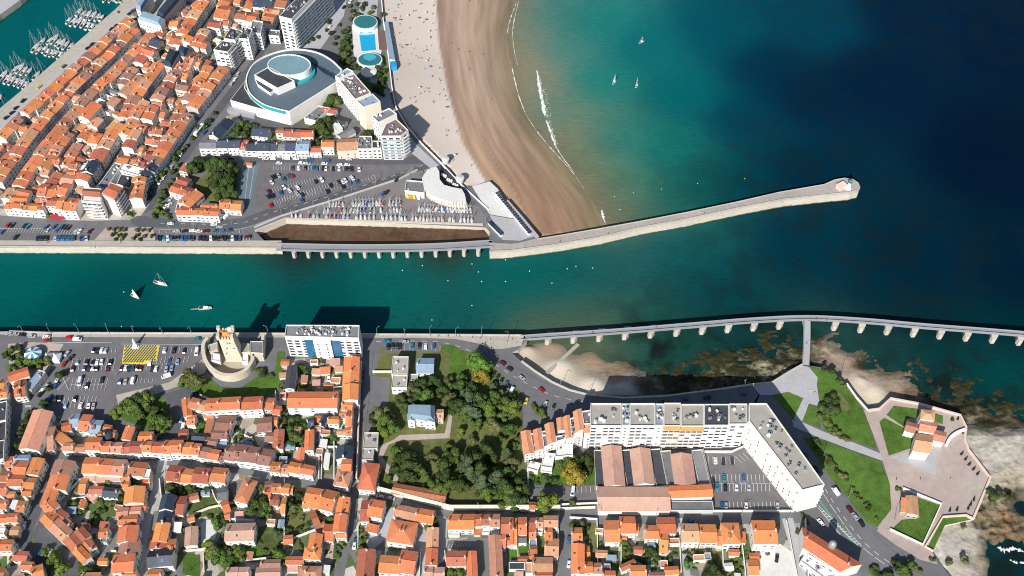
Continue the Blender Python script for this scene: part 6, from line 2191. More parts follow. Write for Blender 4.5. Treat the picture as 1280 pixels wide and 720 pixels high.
def hull_mesh(name, L, B, D, tr=.62):
    """pointed hull with sheer, transom stern, sunk cockpit"""
    st = [(-.5, tr), (-.3, .92), (-.05, 1), (.2, .84), (.38, .45), (.5, .02)]
    b = MB()
    n = len(st)
    for x, wv in st:
        z = D * (1 + .35 * max(0, x) ** 1.5)
        for s, f, zz in ((-1, .5, -.3), (-1, 1, z), (1, 1, z), (1, .5, -.3)):
            b.v.append((x * L, s * B / 2 * wv * f, zz))
    for i in range(n - 1):
        for k in range(3):
            a = i * 4 + k
            b.f.append((a, a + 4, a + 5, a + 1))
            b.m.append(1 if k == 1 else 0)
    b.f.append((3, 2, 1, 0)[::-1])
    b.m.append(0)
    return b.mesh(name, [GEL, TEAK])


def cabin_mesh(name, L, B, D, m=None):
    b = MB()
    a = [(-.12 * L, -.3 * B), (.24 * L, -.18 * B), (.27 * L, 0), (.24 * L, .18 * B), (-.12 * L, .3 * B)]
    b.solid([(x, y, D) for x, y in a], [(x * .92, y * .8, D + .6) for x, y in a], 0)
    b.box((-.33 * L, 0, D + .02), (.26 * L, .5 * B, .25), 0, 1)
    return b.mesh(name, [m or GEL, DARK])


def mast_mesh(name, H, L, cover=NAVY):
    b = MB()
    b.tube((.08 * L, 0, .5), (.08 * L, 0, H), .13, .09, 5, 0)
    b.tube((.08 * L, 0, 1.9), (-.36 * L, 0, 1.9), .2, .16, 5, 1)
    b.tube((.08 * L, -1.0, H * .6), (.08 * L, 1.0, H * .6), .05, seg=4)
    b.tube((.5 * L, 0, 1.2), (.08 * L, 0, H * .97), .07, seg=4)
    b.tube((-.5 * L, 0, 1.0), (.08 * L, 0, H), .035, seg=3)
    return b.mesh(name, [ALU, cover])


HULLS = [(hull_mesh('hull', 10.5, 3.5, 1.1), cabin_mesh('cabin', 10.5, 3.5, 1.1), mast_mesh('mast', 14, 10.5)), (hull_mesh('hull', 9, 3.1, 1.0), cabin_mesh('cabin', 9, 3.1, 1.0), mast_mesh('mast', 12.5, 9, SAIL)), (hull_mesh('hull', 12, 3.9, 1.2), cabin_mesh('cabin', 12, 3.9, 1.2), mast_mesh('mast', 17, 12))]
MOTOR = (hull_mesh('hull', 8, 3.0, 1.2, .9), cabin_mesh('cabin', 8, 3.4, 1.3), None)


def boat(x, y, dx, dy, kind, desc, group, label=None, scale=1.0):
    p, q = G(x, y, WZ), G(x + dx, y + dy, WZ)
    a = math.atan2(q.y - p.y, q.x - p.x)
    h, c, m = kind
    r = root('sailing_boat' if m else 'motor_boat', (p.x, p.y, WZ + .15), a)
    r.scale = (scale,) * 3
    link('hull', h, r)
    link('cabin', c, r)
    if m:
        link('mast', m, r)
    thing(r, desc, 'boat', group, label, (x, y))
    return r


MAR = {'upper pontoon': [(131, 1, 1), (138, 1.5, 0), (147, 2, 0), (155, 3, 1), (159, 4, 0), (134, -4, 1), (143, -4, 1), (151, -4, 0)],
       'second pontoon': [(97.5, 17.5, 1), (103, 20, 1), (108.5, 21.5, 1), (115, 22.5, 1), (121, 24, 1), (126, 25, 0), (131, 27.5, 0), (85, 28, 1), (91, 29.5, 1), (97, 30, 1), (103.5, 32, 1), (108.5, 36, 0), (114, 36.5, 0), (120, 37, 0), (123.5, 34, 0)],
       'third pontoon': [(61, 53.5, 1), (67, 51.5, 1), (71.5, 55.5, 1), (76, 57, 1), (81, 59, 1), (87.5, 60.5, 1), (95, 61.5, 0), (43.5, 62, 1), (47.5, 65, 1), (55, 64, 1), (58.5, 68, 0), (64, 69, 1), (69, 69, 1), (74, 72.5, 0), (81, 73, 0), (52, 54, 1)],
       'fourth pontoon': [(18, 90, 1), (24, 88, 1), (29, 91, 1), (35, 92, 1), (3, 97, 1), (9, 101, 1), (14, 103, 1), (20, 105, 1), (26, 106.5, 1), (31, 109, 0), (37, 111, 0), (43, 106, 0), (44.5, 97, 1), (53, 96, 1)],
       'lowest mooring': [(5.5, 138.5, 1), (-4, 128, 1)]}
for nm, lst in MAR.items():
    for x, y, m in lst:
        k = R.choice(HULLS) if m else (MOTOR if R.random() < .7 else HULLS[1])
        boat(x + 1.5, y - 1.5, 30, -36, k, f"white {'sailing' if k[2] else 'motor'} boat moored at the {nm} of the marina", 'boats moored in the marina')
for nm, (x0, y0, x1, y1) in {'second': (93, 24, 132, 36), 'third': (50, 60, 93, 70), 'fourth': (8, 95, 45, 108), 'upper': (127, -3, 160, 6)}.items():
    p, q = G(x0, y0, WZ), G(x1, y1, WZ)
    d = q - p
    b = MB()
    b.box((0, 0, 0), (d.length, 1.8, .6))
    o = b.build('pontoon', TEAK, None, (p + q) / 2)
    o.rotation_euler[2] = math.atan2(d.y, d.x)
    thing(o, '', 'pontoon', 'marina pontoons', f'{nm} floating pontoon of the marina between two rows of boats')


def sailer(x, y, ang, L, mast, desc, sail=True):
    p = G(x, y, WZ)
    r = root('sailing_boat', p, ang)
    link('hull', hull_mesh('hull', L, L * .33, L * .1), r)
    link('cabin', cabin_mesh('cabin', L, L * .33, L * .1), r)
    link('mast', mast_mesh('mast', mast, L, SAIL), r)
    if sail:
        b = MB()
        b.solid([(.07 * L, 0, 1.6), (-.36 * L, .5, 1.6), (-.36 * L, .56, 1.6)], [(.07 * L, 0, mast * .96), (.06 * L, .02, mast * .97), (.06 * L, .05, mast * .97)])
        b.solid([(.12 * L, 0, 1.4), (.48 * L, 0, 1.2), (.46 * L, .3, 1.2)], [(.09 * L, 0, mast * .85), (.1 * L, 0, mast * .86), (.1 * L, .03, mast * .85)])
        b.build('sail', SAIL, r)
    thing(r, '', 'sailing boat', 'sailing boats under way', desc)


sailer(201, 355, rad(-20), 10, 11.5, 'largest white sailing boat under way in the channel', False)
sailer(169, 371, rad(-30), 7, 8.5, 'small white sailing boat under way near the largest channel boat')
sailer(768, 103, rad(60), 5, 7.5, 'left of two small sails close together off the beach')
sailer(796, 107, rad(70), 5, 7.5, 'right of two small sails close together off the beach')
sailer(802, 53, rad(30), 5, 5.5, 'lone small white sailing boat in the upper green bay', False)
r = boat(257, 386, 30, -2, MOTOR, '', 'motor boats under way', 'white motor boat trailing a wake in the channel')
foam([(238, 386.8), (245, 386.5), (253, 386.2)], .2, .8)
# mooring and swimming buoys
BUO = MB()
BUO.lathe([(.2, -.3), (.75, 0), (.75, .4), (.3, .9), (.1, 1.6)], 8)
bm_w, bm_y = BUO.mesh('buoy', [WHITE]), BUO.mesh('buoy', [YPAINT])
for i, (x, y) in enumerate([(827, 236.5), (872, 229.5), (931, 223.5), (696, 255), (768, 246), (792, 241), (503, 338), (590, 330), (598, 340), (632, 325), (662, 339), (690, 354), (709, 336), (720, 333), (741, 335), (632, 352), (560, 351), (528, 332), (602, 352), (540, 400), (590, 382), (152, 408), (155, 365), (775, 262)]):
    o = link('buoy', bm_y if i < 6 else bm_w, None, G(x, y, WZ))
    o.scale = (.45,) * 3
    thing(o, ('yellow' if i < 6 else 'white') + ' buoy floating ' + ('off the big beach' if i < 6 else 'in the channel'), 'buoy', 'buoys on the water', None, (x, y))
# dinghies parked in rows by the basin
dh = [hull_mesh('hull', 4.6, 1.7, .55), hull_mesh('hull', 5.0, 2.0, .5)]
dm = [mast_mesh('mast', 6.5, 4.6, SAIL), mast_mesh('mast', 7.5, 5, NAVY)]
cov = MB()
cov.solid([(-2.1, -.75, .5), (1.4, -.7, .5), (2.2, 0, .6), (1.4, .7, .5), (-2.1, .75, .5)], [(-2.1, -.1, .9), (1.2, -.1, .95), (1.9, 0, .8), (1.2, .1, .95), (-2.1, .1, .9)])
COVS = [cov.mesh('boat_cover', [m]) for m in (WHITE, WHITE, WHITE, WHITE, M('cover_pale_blue', (.36, .46, .56), .8), M('cover_blue', (.03, .09, .35), .8), M('cover_red', (.40, .05, .05), .8), M('cover_grey', (.4, .42, .44), .8), WHITE, M('cover_grey', (.4, .42, .44), .8))]


def dinghies(x0, y0, x1, y1, n, nm, skip=.1):
    for k in range(n):
        if R.random() < skip:
            continue
        f = k / (n - 1)
        x, y = x0 + (x1 - x0) * f, y0 + (y1 - y0) * f
        p = G(x, y, 0)
        r = root('dinghy', (p.x, p.y, .25), rad(90 + R.uniform(-14, 14)))
        i = R.randrange(2)
        link('hull', dh[i], r)
        ci = R.randrange(len(COVS))
        cn = ('white', 'white', 'white', 'white', 'pale blue', 'blue', 'red', 'grey', 'white', 'grey')[ci]
        if R.random() < .75:
            link('boat_cover', COVS[ci], r)
        else:
            cn = 'uncovered white'
        if R.random() < .8:
            link('mast', dm[i], r)
        thing(r, f'{cn} dinghy ashore in the {nm} of the boat park', 'dinghy', 'dinghies parked ashore by the basin', None, (x, y))


dinghies(412, 256, 500, 254, 22, 'upper row', .2)
dinghies(406, 264, 505, 263, 25, 'middle row', .2)
dinghies(524, 262, 588, 263, 19, 'upper right row', .08)
dinghies(365, 271, 500, 273, 26, 'lower row', .3)
dinghies(502, 274, 590, 276, 20, 'lower right row', .15)
# ================================================================== vehicles
TYRE = M('tyre_rubber', (.02, .02, .022), .8)
CG = M('car_glass', (.015, .02, .028), .08, spec=.6)


def car_mesh(name, paint, L=4.25, W=1.78, H=1.45, van=False):
    a = L / 2
    if van:
        prof = [(-a, .45), (-a, 1.0), (-a + .05, H), (a - 1.2, H), (a - .45, 1.15), (a, .95), (a, .45)]
    else:
        prof = [(-a, .4), (-a + .03, .85), (-a + .25, .95), (-a + .75, H), (a - 1.75, H), (a - 1.0, .95), (a - .1, .8), (a, .42)]
    b = MB()
    n = len(prof)

    def wd(z):
        return W / 2 * (1 if z < 1.0 else 1 - .17 * (z - .95) / max(.3, H - .95))
    for s in (-1, 1):
        b.v += [(x, s * wd(z), z) for x, z in prof]
    b.f.append(tuple(range(n))[::1])
    b.f.append(tuple(range(2 * n - 1, n - 1, -1)))
    b.m += [0, 0]
    for i in range(n):
        j = (i + 1) % n
        b.f.append((i, n + i, n + j, j))
        b.m.append(0)
    for x in (-a + .8, a - .85):
        for s in (-1, 1):
            b.tube((x, s * (W / 2 - .2), .33), (x, s * (W / 2 + .02), .33), .33, seg=8, m=1)
    return b.mesh(name, [paint, TYRE])


def glass_mesh(L=4.25, W=1.78, H=1.45, van=False):
    a = L / 2
    b = MB()
    e = .02
    if van:
        b.poly([(a - 1.15, -.68, H - .02 + e), (a - .48 + e, -.78, 1.18 + e), (a - .48 + e, .78, 1.18 + e), (a - 1.15, .68, H - .02 + e)])
        for s in (-1, 1):
            p = [(a - 1.9, s * (W / 2 * .99 - .02), 1.05), (a - .8, s * (W / 2 * .99 - .02), 1.05), (a - 1.2, s * (W / 2 * .87 + .0), H - .15), (a - 1.9, s * (W / 2 * .87), H - .15)]
            b.poly(p if s < 0 else p[::-1])
    else:
        b.poly([(a - 1.72, -.62, H - .02 + e), (a - 1.08, -.74, 1.0 + e), (a - 1.08, .74, 1.0 + e), (a - 1.72, .62, H - .02 + e)])
        b.poly([(-a + .7, .6, H - .06 + e), (-a + .3, .72, 1.02 + e), (-a + .3, -.72, 1.02 + e), (-a + .7, -.6, H - .06 + e)])
        for s in (-1, 1):
            p = [(-a + .55, s * (W / 2 + .01), 1.0), (a - 1.15, s * (W / 2 + .01), 1.0), (a - 1.75, s * (W / 2 * .88), H - .1), (-a + .82, s * (W / 2 * .88), H - .1)]
            b.poly(p if s < 0 else p[::-1])
    return b.mesh('car_windows', [CG])


def paint(nm, c):
    return M('car_paint_' + nm, c, .3, ((1, .04),), .12, spec=.5)


PC = {'w': ('white', (.78, .78, .78)), 'k': ('dark', (.018, .022, .032)), 'b': ('blue', (.03, .10, .24)), 's': ('silver', (.42, .44, .47)), 'r': ('red', (.42, .015, .02)), 'm': ('maroon', (.12, .012, .02)), 't': ('teal', (.02, .20, .28)), 'y': ('yellow', (.62, .46, .05)), 'l': ('pale blue', (.22, .34, .48))}
CARS = {k: car_mesh('car_body', paint(v[0], v[1])) for k, v in PC.items()}
VANS = {k: car_mesh('van_body', paint(PC[k][0], PC[k][1]), 5.2, 2.0, 2.2, True) for k in 'wtb'}
CGM, VGM = glass_mesh(), glass_mesh(5.2, 2.0, 2.2, True)
NCAR = [0]


def cars(text, dx, dy, where, group):
    """x y colour; upper case colour letter means a van"""
    for rec in text.split(';'):
        f = rec.split()
        if len(f) < 3:
            continue
        x, y, c = float(f[0]), float(f[1]), f[2]
        p, q = G(x, y, .7), G(x + dx, y + dy, .7)
        a = math.atan2(q.y - p.y, q.x - p.x) + rad(R.uniform(-2.5, 2.5)) + (math.pi if R.random() < .5 else 0)
        van = c.isupper()
        if c == 'k' and R.random() < .16:
            continue
        c = c.lower()
        r = root('van' if van else 'car', (p.x, p.y, .14), a)
        link('body', VANS[c] if van else CARS[c], r)
        link('car_windows', VGM if van else CGM, r)
        sc = R.uniform(.96, 1.06)
        r.scale = (sc * 1.04, sc * 1.04, sc * 1.04)
        thing(r, f"{PC[c][0]} {'van' if van else 'car'} {where}", 'van' if van else 'car', group, None, (x, y))
        NCAR[0] += 1


GP = 'cars in the southern quay car park'
cars('117 438 k;122 438.5 k;127 438 w;132 438.5 s;206 438 s;212 438 k;217.5 438 k;230.5 439 k;246 440 W', 4, -16, 'parked in the top row of the southern quay car park', GP)
cars('97 453 l;108.5 453 k;116 454 k;121.5 453 w;127 452.5 w;138 453 k;187.5 453.5 w;212 452 b;222 452.5 l;232 453 k', 4, -16, 'parked in the second row of the southern quay car park', GP)
cars('91 461 m;96 461 k;105.5 460.5 b;111 460.5 m;116 460 l;121 460.5 k;135 460.5 m;152 460.5 m;157 460 w;162 461 k;166 460.5 b;171.5 460 k;176 460.5 m;190 461 k;195 461 w;215 460 l;208 461.5 s', 4, -16, 'parked in the third row of the southern quay car park', GP)
cars('100 477.5 W;127.5 475 k;109 482 k;150 477 b;157 477 s;166.5 475.5 W', 4, -16, 'parked in the sparse middle row of the southern quay car park', GP)
cars('62 498 b;69 499 k;75 498.5 k;94 498.5 k;82 507 l;101 507 w;111 507.5 w;117 507.5 s', 4, -16, 'parked in the lower rows of the southern quay car park', GP)
cars('208 470.5 W', 14, -4, 'beside the curving footpath of the car park', GP)
cars('84 442 s;89 447 k;80 455.5 r;72 474.5 w;70 482 b;54 487 w;58 483 s;62 478 k;51 492.5 k;46 500.5 k;48 540 s', 12, -14, 'on the diagonal street beside the planted square', 'cars on the southern streets')
cars('20 417.6 s;28 418.5 k;40 420.3 s;58 421.3 w;66 421.5 k;59 425.5 r;86 421.8 r;97 424.5 W;246.5 423.6 t;12 417.5 s', 20, 1, 'parked along the south quay road', 'cars on the southern streets')
cars('240 495 b;226.5 525 b;229 535 W;232 550 b;245 494 k', 3, -14, 'beside the long orange-roofed house by the castle lawn', 'cars on the southern streets')
cars('485 433.5 k;490.5 432.5 k;496 432.5 k;500 433 k;515 433 t;524 432.5 k;532 433 w;542.5 432.5 b', .5, -12, 'in the parking bays beside the park lawn', 'cars beside the park')
cars('484 427 t;507 427.3 s', 20, 0, 'parked on the quay road beside the bays', 'cars beside the park')
cars('628 454 m;637 461 k;652 472 s;661 477.5 k;677 487.5 r', 14, 10, 'driving on the curving coast road', 'cars on the coast road')
cars('682 505 s;692 508.5 k;658 501 y;622 472 k;627 476 k;633 480.5 b;640 488 W;617 468 k;636 484 k', 5, -12, 'parked under the trees by the coast road', 'cars on the coast road')
cars('830 502.5 k;842 502 b;856 499 b;795 504.5 b;929 492.5 b;884 497 k', 20, -2, 'in the shade of the apartment complex', 'cars on the coast road')
cars('1007 566 b;1020 586.5 k;1044.5 614.5 W;1062 637 m;1068.5 645.5 s;1077 654.5 k;1025.5 653 w', 13, 18, 'on the wide road below the lawns', 'cars on the wide road')
GQ = 'cars in the apartment car park'
cars('894 576 w;904 577 k;915 576 k;905 597 t;929.5 596.5 b;896 608 t;906.5 609.5 k;920.5 609.5 w;936 609.5 s;902.5 632 b;907.5 632 l;932.5 632 w;971.5 632 s', -.5, -12, 'in the enclosed car park of the apartment complex', GQ)
cars('475 620.5 s;489 623 s;388 611 b;398 613 r;418 615.5 t;654 639 k;865 652 b;961 649 b;538 626 k', 20, 4, 'on the long street south of the park', 'cars on the southern streets')
cars('444 677 b;711 675 b;711 705 w;48 603 w;30 657 w;443 682 w', 2, -14, 'parked on a side street between houses', 'cars on the southern streets')
cars('50 692 b;63 691 w;400 475 k;411 474 w;411 482 s;393 454 k;404 453 k;416 454 w;971 698 k;716 614.5 W;451.5 481 b;451 488 b;450.5 495.5 b;453 470 k;453.5 462 k', 1.5, -14, 'in a yard or lane among the houses', 'cars on the southern streets')
# north side
GN = 'cars on the north quay'
cars('10 281.5 r;15.5 281.5 k;31 282.5 k;35 283.5 t;58 284 b;61 287 s;68 283.5 b;72 288 b;77 284 b;82 284 k;86 284.5 k;100 289 w;113 289 k;96 289 s;3 290 b;20 296.5 k', 8, -9, 'in the slanting bays of the north quay car park', GN)
cars(';'.join(f'{47 + i * 3.6:.1f} 298 {R.choice("kkkbk")}' for i in range(4)) + ';' + ';'.join(f'{69 + i * 3.25:.1f} 298 {R.choice("kkbkksb")}' for i in range(13)), .6, -12, 'in the shoulder to shoulder quay row', GN)
cars('221 289 s;231.5 289 k;240.5 288.5 w;249 289 w;258 288.8 m;269 289 t;277.5 289 t;286.5 288.3 b', 20, -1, 'parked end to end by the north quay avenue', GN)
cars(';'.join(f'{196 + i * 4.5:.1f} {297.5 + (i % 3) * .4:.1f} {R.choice("kkbkbtkkw")}' for i in range(24)), .8, -12, 'in the long row below the orange-roofed court', GN)
cars('213 279.5 w;267.5 280.5 w;310 296 m', 20, -1, 'driving on the north quay avenue', GN)
cars('278 271 W;283.5 270.5 W;216 244.5 w;214 248.5 s;207 258 w;212 256 w;229 250 s;256 165.5 b;247 199 s', 12, -12, 'in the court of the orange-roofed building', GN)
cars('190 241 b;200 228 w;205 221.5 w;210 215.5 k;187 247 k;194 234.5 k;215 208.5 s;222 199 k;226 193.5 w;231 187 k;240 172 k;245 166 k;298 92 s;294 99 w;290 104 s', 10, -13, 'parked along the tree-lined boulevard', 'cars along the boulevard')
cars('145 32.5 k;139.5 36.5 k;134 40.5 k;120.5 51 k;115 55.5 k;109.5 60 k;80 83 b;29 126 k;31.5 123 k;20 135 k;15 141 k;8 147 k;49 108.5 y;62 96.5 k;78 82.5 y;162 17 k;165.5 14 b;169.5 11.5 r;174 7.5 k;178 4.5 b', 18, -15, 'parked on the quay beside the marina', 'cars on the marina quay')
GC = 'cars in the northern car park'
cars('332 198.3 w;341.5 198.5 w;358 198 W;370 198.5 w;387.5 199.5 b;349 204 w;377 204 w;384.5 204.5 s;393 204.2 k;405.5 204.5 w;425 206.3 w;434 206 w;409 201 b;436 199 w;289 197 k', 20, .6, 'on the street below the row of slate-roofed houses', GC)
cars('366 210 k;373 210 w;381 210 k;392 210 b;396 210.5 b;404 210.5 k;407.5 210.8 w;412 211 k;416.5 211 k;424 211 w;432 211 k;437 211 k;440.5 211.3 k;449 212 w', 1, -12, 'in the top bays of the northern car park', GC)
cars('341 221.5 k;345 220 k;348 219.5 s;361 220 b;365 220.3 r;354.5 224 b;339.5 228 w;353 233.5 b;354.5 234 w;359 232.5 k;361.5 238 w;336 239.5 m;351 241.5 b;335.5 246 k;340.5 245 k;338.5 257 r;372 234.5 w;370.5 241 s;378 243.5 k', 8, 10, 'in the left bays of the northern car park', GC)
cars('377.5 250.5 b;394.5 227 k;402 225 w;410 221.8 k;413.5 232 k;424 227.5 k;428 227.5 w;431.5 225.5 w;437.5 229 b;440 222.5 w;446.5 227.5 b;428.5 233.5 k;400 243 k;409 239.5 k', 8, 11, 'in the right bays of the northern car park', GC)
cars('496 224.5 k;478.5 242.5 b;483.5 240.5 k;489.5 240 k;438 2 w;430 9 k;424 14 k;418 20 k;413 33 w;426 -2 w', 9, -12, 'on open paving near the beach front', 'cars near the beach')
# bus
p, q = G(246, 169, 0), G(253, 160, 0)
o = root('bus', p.lerp(q, .5), math.atan2(q.y - p.y, q.x - p.x))
b = MB()
b.solid([(-5.8, -1.25, .4), (5.8, -1.25, .4), (5.8, 1.25, .4), (-5.8, 1.25, .4)], [(-5.75, -1.2, 3.1), (5.7, -1.2, 3.1), (5.7, 1.2, 3.1), (-5.75, 1.2, 3.1)], 0)
for x in (-3.6, 3.7):
    for s in (-1, 1):
        b.tube((x, s * .9, .5), (x, s * 1.28, .5), .5, seg=10, m=1)
b.build('body', [WHITE, TYRE], o)
b = MB()
b.box((-2, 0, 3.1), (2.4, 1.6, .3), 0, 0)
b.box((2.6, 0, 3.1), (1.4, 1.2, .2), 0, 0)
b.build('roof_vent', METAL, o)
b = MB()
for s in (-1, 1):
    p = [(-5, s * 1.245, 1.5), (5, s * 1.245, 1.5), (5, s * 1.23, 2.6), (-5, s * 1.23, 2.6)]
    b.poly(p if s < 0 else p[::-1])
b.poly([(5.78, -1.1, 1.2), (5.78, 1.1, 1.2), (5.74, 1.1, 2.7), (5.74, -1.1, 2.7)])
b.build('bus_windows', CG, o)
thing(o, '', 'bus', label='white bus on the boulevard below the casino')
for x, y, c in ((391, 27, 'y'), (397, 22, 'w'), (388, 32, 'w')):
    o = root('market_stall', G(x, y, 0), rad(35))
    b = MB()
    b.solid([(-3.2, -2.4, 2.4), (3.2, -2.4, 2.4), (3.2, 2.4, 2.4), (-3.2, 2.4, 2.4)], [(-2.9, -.1, 3.4), (2.9, -.1, 3.4), (2.9, .1, 3.4), (-2.9, .1, 3.4)])
    b.build('awning', YPAINT if c == 'y' else WHITE, o)
    b = MB()
    for sx in (-2.9, 2.9):
        for sy in (-2.1, 2.1):
            b.tube((sx, sy, 0), (sx, sy, 2.4), .06, seg=4)
    b.build('frame', METAL, o)
    thing(o, ('yellow' if c == 'y' else 'white') + ' terrace awning below the longest slab of flats', 'awning', 'terrace awnings')
o = root('parasol', G(380.5, 45, 0))
b = MB()
b.lathe([(2.6, 2.5), (.1, 3.4)], 8)
b.build('canopy', M('red_canvas', (.36, .03, .04), .8), o)
b = MB()
b.tube((0, 0, 0), (0, 0, 3.2), .05)
b.build('pole', METAL, o)
thing(o, '', 'parasol', label='red parasol at the foot of the longest slab of flats')
# red awning of the seafront cafe
for x, y in ((73, 274.5),):
    o = root('cafe_awning', G(x, y, 0), rad(-3))
    b = MB()
    b.solid([(-4.5, -2.4, 2.3), (4.5, -2.4, 2.3), (4.5, 1.6, 2.6), (-4.5, 1.6, 2.6)], [(-4.5, -2.4, 2.4), (4.5, -2.4, 2.4), (4.5, 1.6, 3.4), (-4.5, 1.6, 3.4)])
    b.build('canvas', M('red_canvas', (.36, .03, .04), .8), o)
    b = MB()
    for s in (-4.3, 4.3):
        b.tube((s, -2.2, 0), (s, -2.2, 2.3), .06, seg=4)
    b.build('frame', METAL, o)
    thing(o, '', 'awning', label='red cafe awning on the seafront corner house')
# cannons, benches, picnic tables on the parade ground
def cannon_mesh():
    b = MB()
    b.box((0, 0, .3), (1.9, .9, .5), 0, 0)
    for x in (-.6, .6):
        for s in (-1, 1):
            b.tube((x, s * .5, .35), (x, s * .62, .35), .35, seg=8, m=0)
    b.tube((-.9, 0, 1.0), (1.9, 0, 1.1), .28, .18, 8, 0)
    return b.mesh('cannon', [DARK])
CN = cannon_mesh()
for x, y in ((1201.5, 568), (1206.5, 574.5), (1211, 581), (1216.5, 587), (1221.5, 593)):
    thing(link('cannon', CN, None, G(x, y, 0), rad(40)), 'dark cannon in the row along the seaward rampart', 'cannon', 'cannons on the parade ground')
for x, y in ((1217, 625), (1213, 631), (1210, 636), (1196, 637.5), (1187, 638.5), (1197, 524), (1203, 541)):
    thing(link('cannon', CN, None, G(x, y, 0), rad(60)), 'dark cannon standing near the lower corner of the rampart' if y > 600 else 'dark cannon beside the upper rampart corner', 'cannon', 'cannons on the parade ground')
tb = MB()
tb.box((0, 0, .7), (2, .8, .08), 0, 0)
for s in (-.8, .8):
    tb.box((0, s, .4), (2, .35, .06), 0, 0)
for s in (-.7, .7):
    tb.box((s, 0, 0), (.1, 1.5, .7), 0, 0)
TBM = tb.mesh('picnic_table', [TEAK])
for x, y in ((1014, 489), (1018, 492)):
    thing(link('picnic_table', TBM, None, G(x, y, .1), rad(20)), 'wooden picnic table on the grey lookout', 'picnic table', 'picnic tables')
# ================================================================== street lamps
lm = MB()
lm.tube((0, 0, 0), (0, 0, 8), .16, .09, 6)
lm.tube((0, 0, 8), (1.5, 0, 8.5), .08, .06, 5)
lm.box((1.8, 0, 8.4), (.9, .3, .16), 0, 0)
LM = lm.mesh('street_lamp', [METAL])
LP = [(30, 416), (100, 417), (64, 418), (137, 417.5), (168, 417), (204, 418), (240, 417.5), (336, 418), (472, 420), (506, 420), (538, 420), (570, 421), (602, 422), (635, 423), (290, 281), (352, 268), (392, 258), (470, 231), (512, 220), (440, 240), (165, 262), (213, 290), (243, 286), (1060, 622), (1028, 572), (1118, 650), (1052, 470), (930, 483), (700, 483), (736, 492),
      (158, 574), (240, 578), (352, 598), (421, 613), (475, 618), (552, 640), (600, 641), (660, 642), (750, 644), (820, 645), (926, 645), (986, 648), (607, 278), (330, 203), (402, 205), (55, 478), (146, 470)]
for x, y in LP:
    o = link('street_lamp', LM, None, G(x, y, 0), R.uniform(0, 6))
    thing(o, 'grey street lamp', 'street lamp', 'street lamps', None, (x, y))
# ================================================================== garden walls (pale rendered)
GW = '''240 645 262 636 290 630 318 633 352 636|262 605 270 625 288 650 318 652|352 681 372 672 396 663|356 600 356 690|230 690 252 688 274 683|283 706 310 702 340 698|255 692 256 716|408 668 425 676|560 666 612 666 612 671|712 648 746 650 747 716|776 652 776 716|848 656 851 716|902 664 904 726|925 664 932 726|744 635 700 637|700 632 750 630|698 645 697 690|640 704 660 700|
660 567 660 640|746 562 748 612|826 562 834 608|878 563 888 608|880 566 914 566 936 556 990 630 992 640 890 640|1006 650 1010 728|982 652 996 724|942 656 946 716|470 613 563 637 640 637 700 637|452 455 446 600|466 466 490 466|
345 490 345 545|372 500 420 500|330 512 345 520|306 545 318 552|290 560 316 548|128 622 146 624|88 600 102 601|64 640 102 600|90 625 118 622|120 600 152 604|200 600 203 625|140 690 146 690|152 610 130 622|
352 560 374 562|400 535 399 600|404 540 402 600|418 540 418 600|410 560 422 560|250 495 262 500|238 475 248 480|262 500 284 503|60 272 100 274|556 690 560 728|612 668 614 728|526 688 524 724|448 660 448 690|
150 180 160 184|95 205 120 210|60 140 75 146|130 118 140 124|200 150 214 152|172 202 192 206|186 178 204 182|80 235 100 238|64 200 76 204|120 150 128 144|218 130 228 134|240 62 246 66|180 50 190 54|140 60 150 64|100 190 118 195|84 152 92 156|28 148 40 152|210 142 222 144|240 136 248 140|184 112 196 116|196 172 206 176|222 166 230 168|20 200 32 203|
308 176 312 184|336 180 356 180|392 182 400 176|230 254 240 268|220 266 226 246'''
for s in GW.replace('\n', '').split('|'):
    v = [float(x) for x in s.split()]
    if len(v) < 4:
        continue
    pts = list(zip(v[::2], v[1::2]))
    if (v[0], v[1]) == (470, 613):
        wall(pts, 4.5, 1.2, WALL['c'], label='tall cream wall along the south side of the villa park', name='park_wall', group=None)
    elif (v[0], v[1]) == (452, 455):
        wall(pts, 3.2, .8, WALL['p'], label='pinkish wall between the street and the villa park', name='park_wall', group=None)
    else:
        wall(pts, 2.2, .45, WALL['w'] if R.random() < .7 else WALL['c'], 'pale rendered garden wall', 'garden wall', group='garden walls')
# ================================================================== trees
BARK = M('tree_bark', (.10, .075, .05), .95, ((2, .2),))


def leaf_mat(name, col, tr=.3):
    m = M(name, col, .75, ((.5, .22), (2.2, .28)), .22, .014, .2)
    return m


LEAF = {'d': leaf_mat('leaf_dark_green', (.044, .072, .018)), 'g': leaf_mat('leaf_mid_green', (.080, .126, .026)), 'y': leaf_mat('leaf_yellow_green', (.112, .158, .028)), 'o': leaf_mat('leaf_golden', (.26, .22, .03)), 'b': leaf_mat('leaf_blue_green', (.062, .094, .042)), 'v': leaf_mat('leaf_bright_green', (.082, .165, .024)), 'k': leaf_mat('leaf_olive', (.115, .125, .045)), 'p': leaf_mat('leaf_pinkish', (.36, .19, .15))}
LNAME = {'d': 'dark green', 'g': 'green', 'y': 'yellow-green', 'o': 'golden', 'b': 'blue-green', 'v': 'bright green', 'k': 'olive', 'p': 'pink-flowering'}


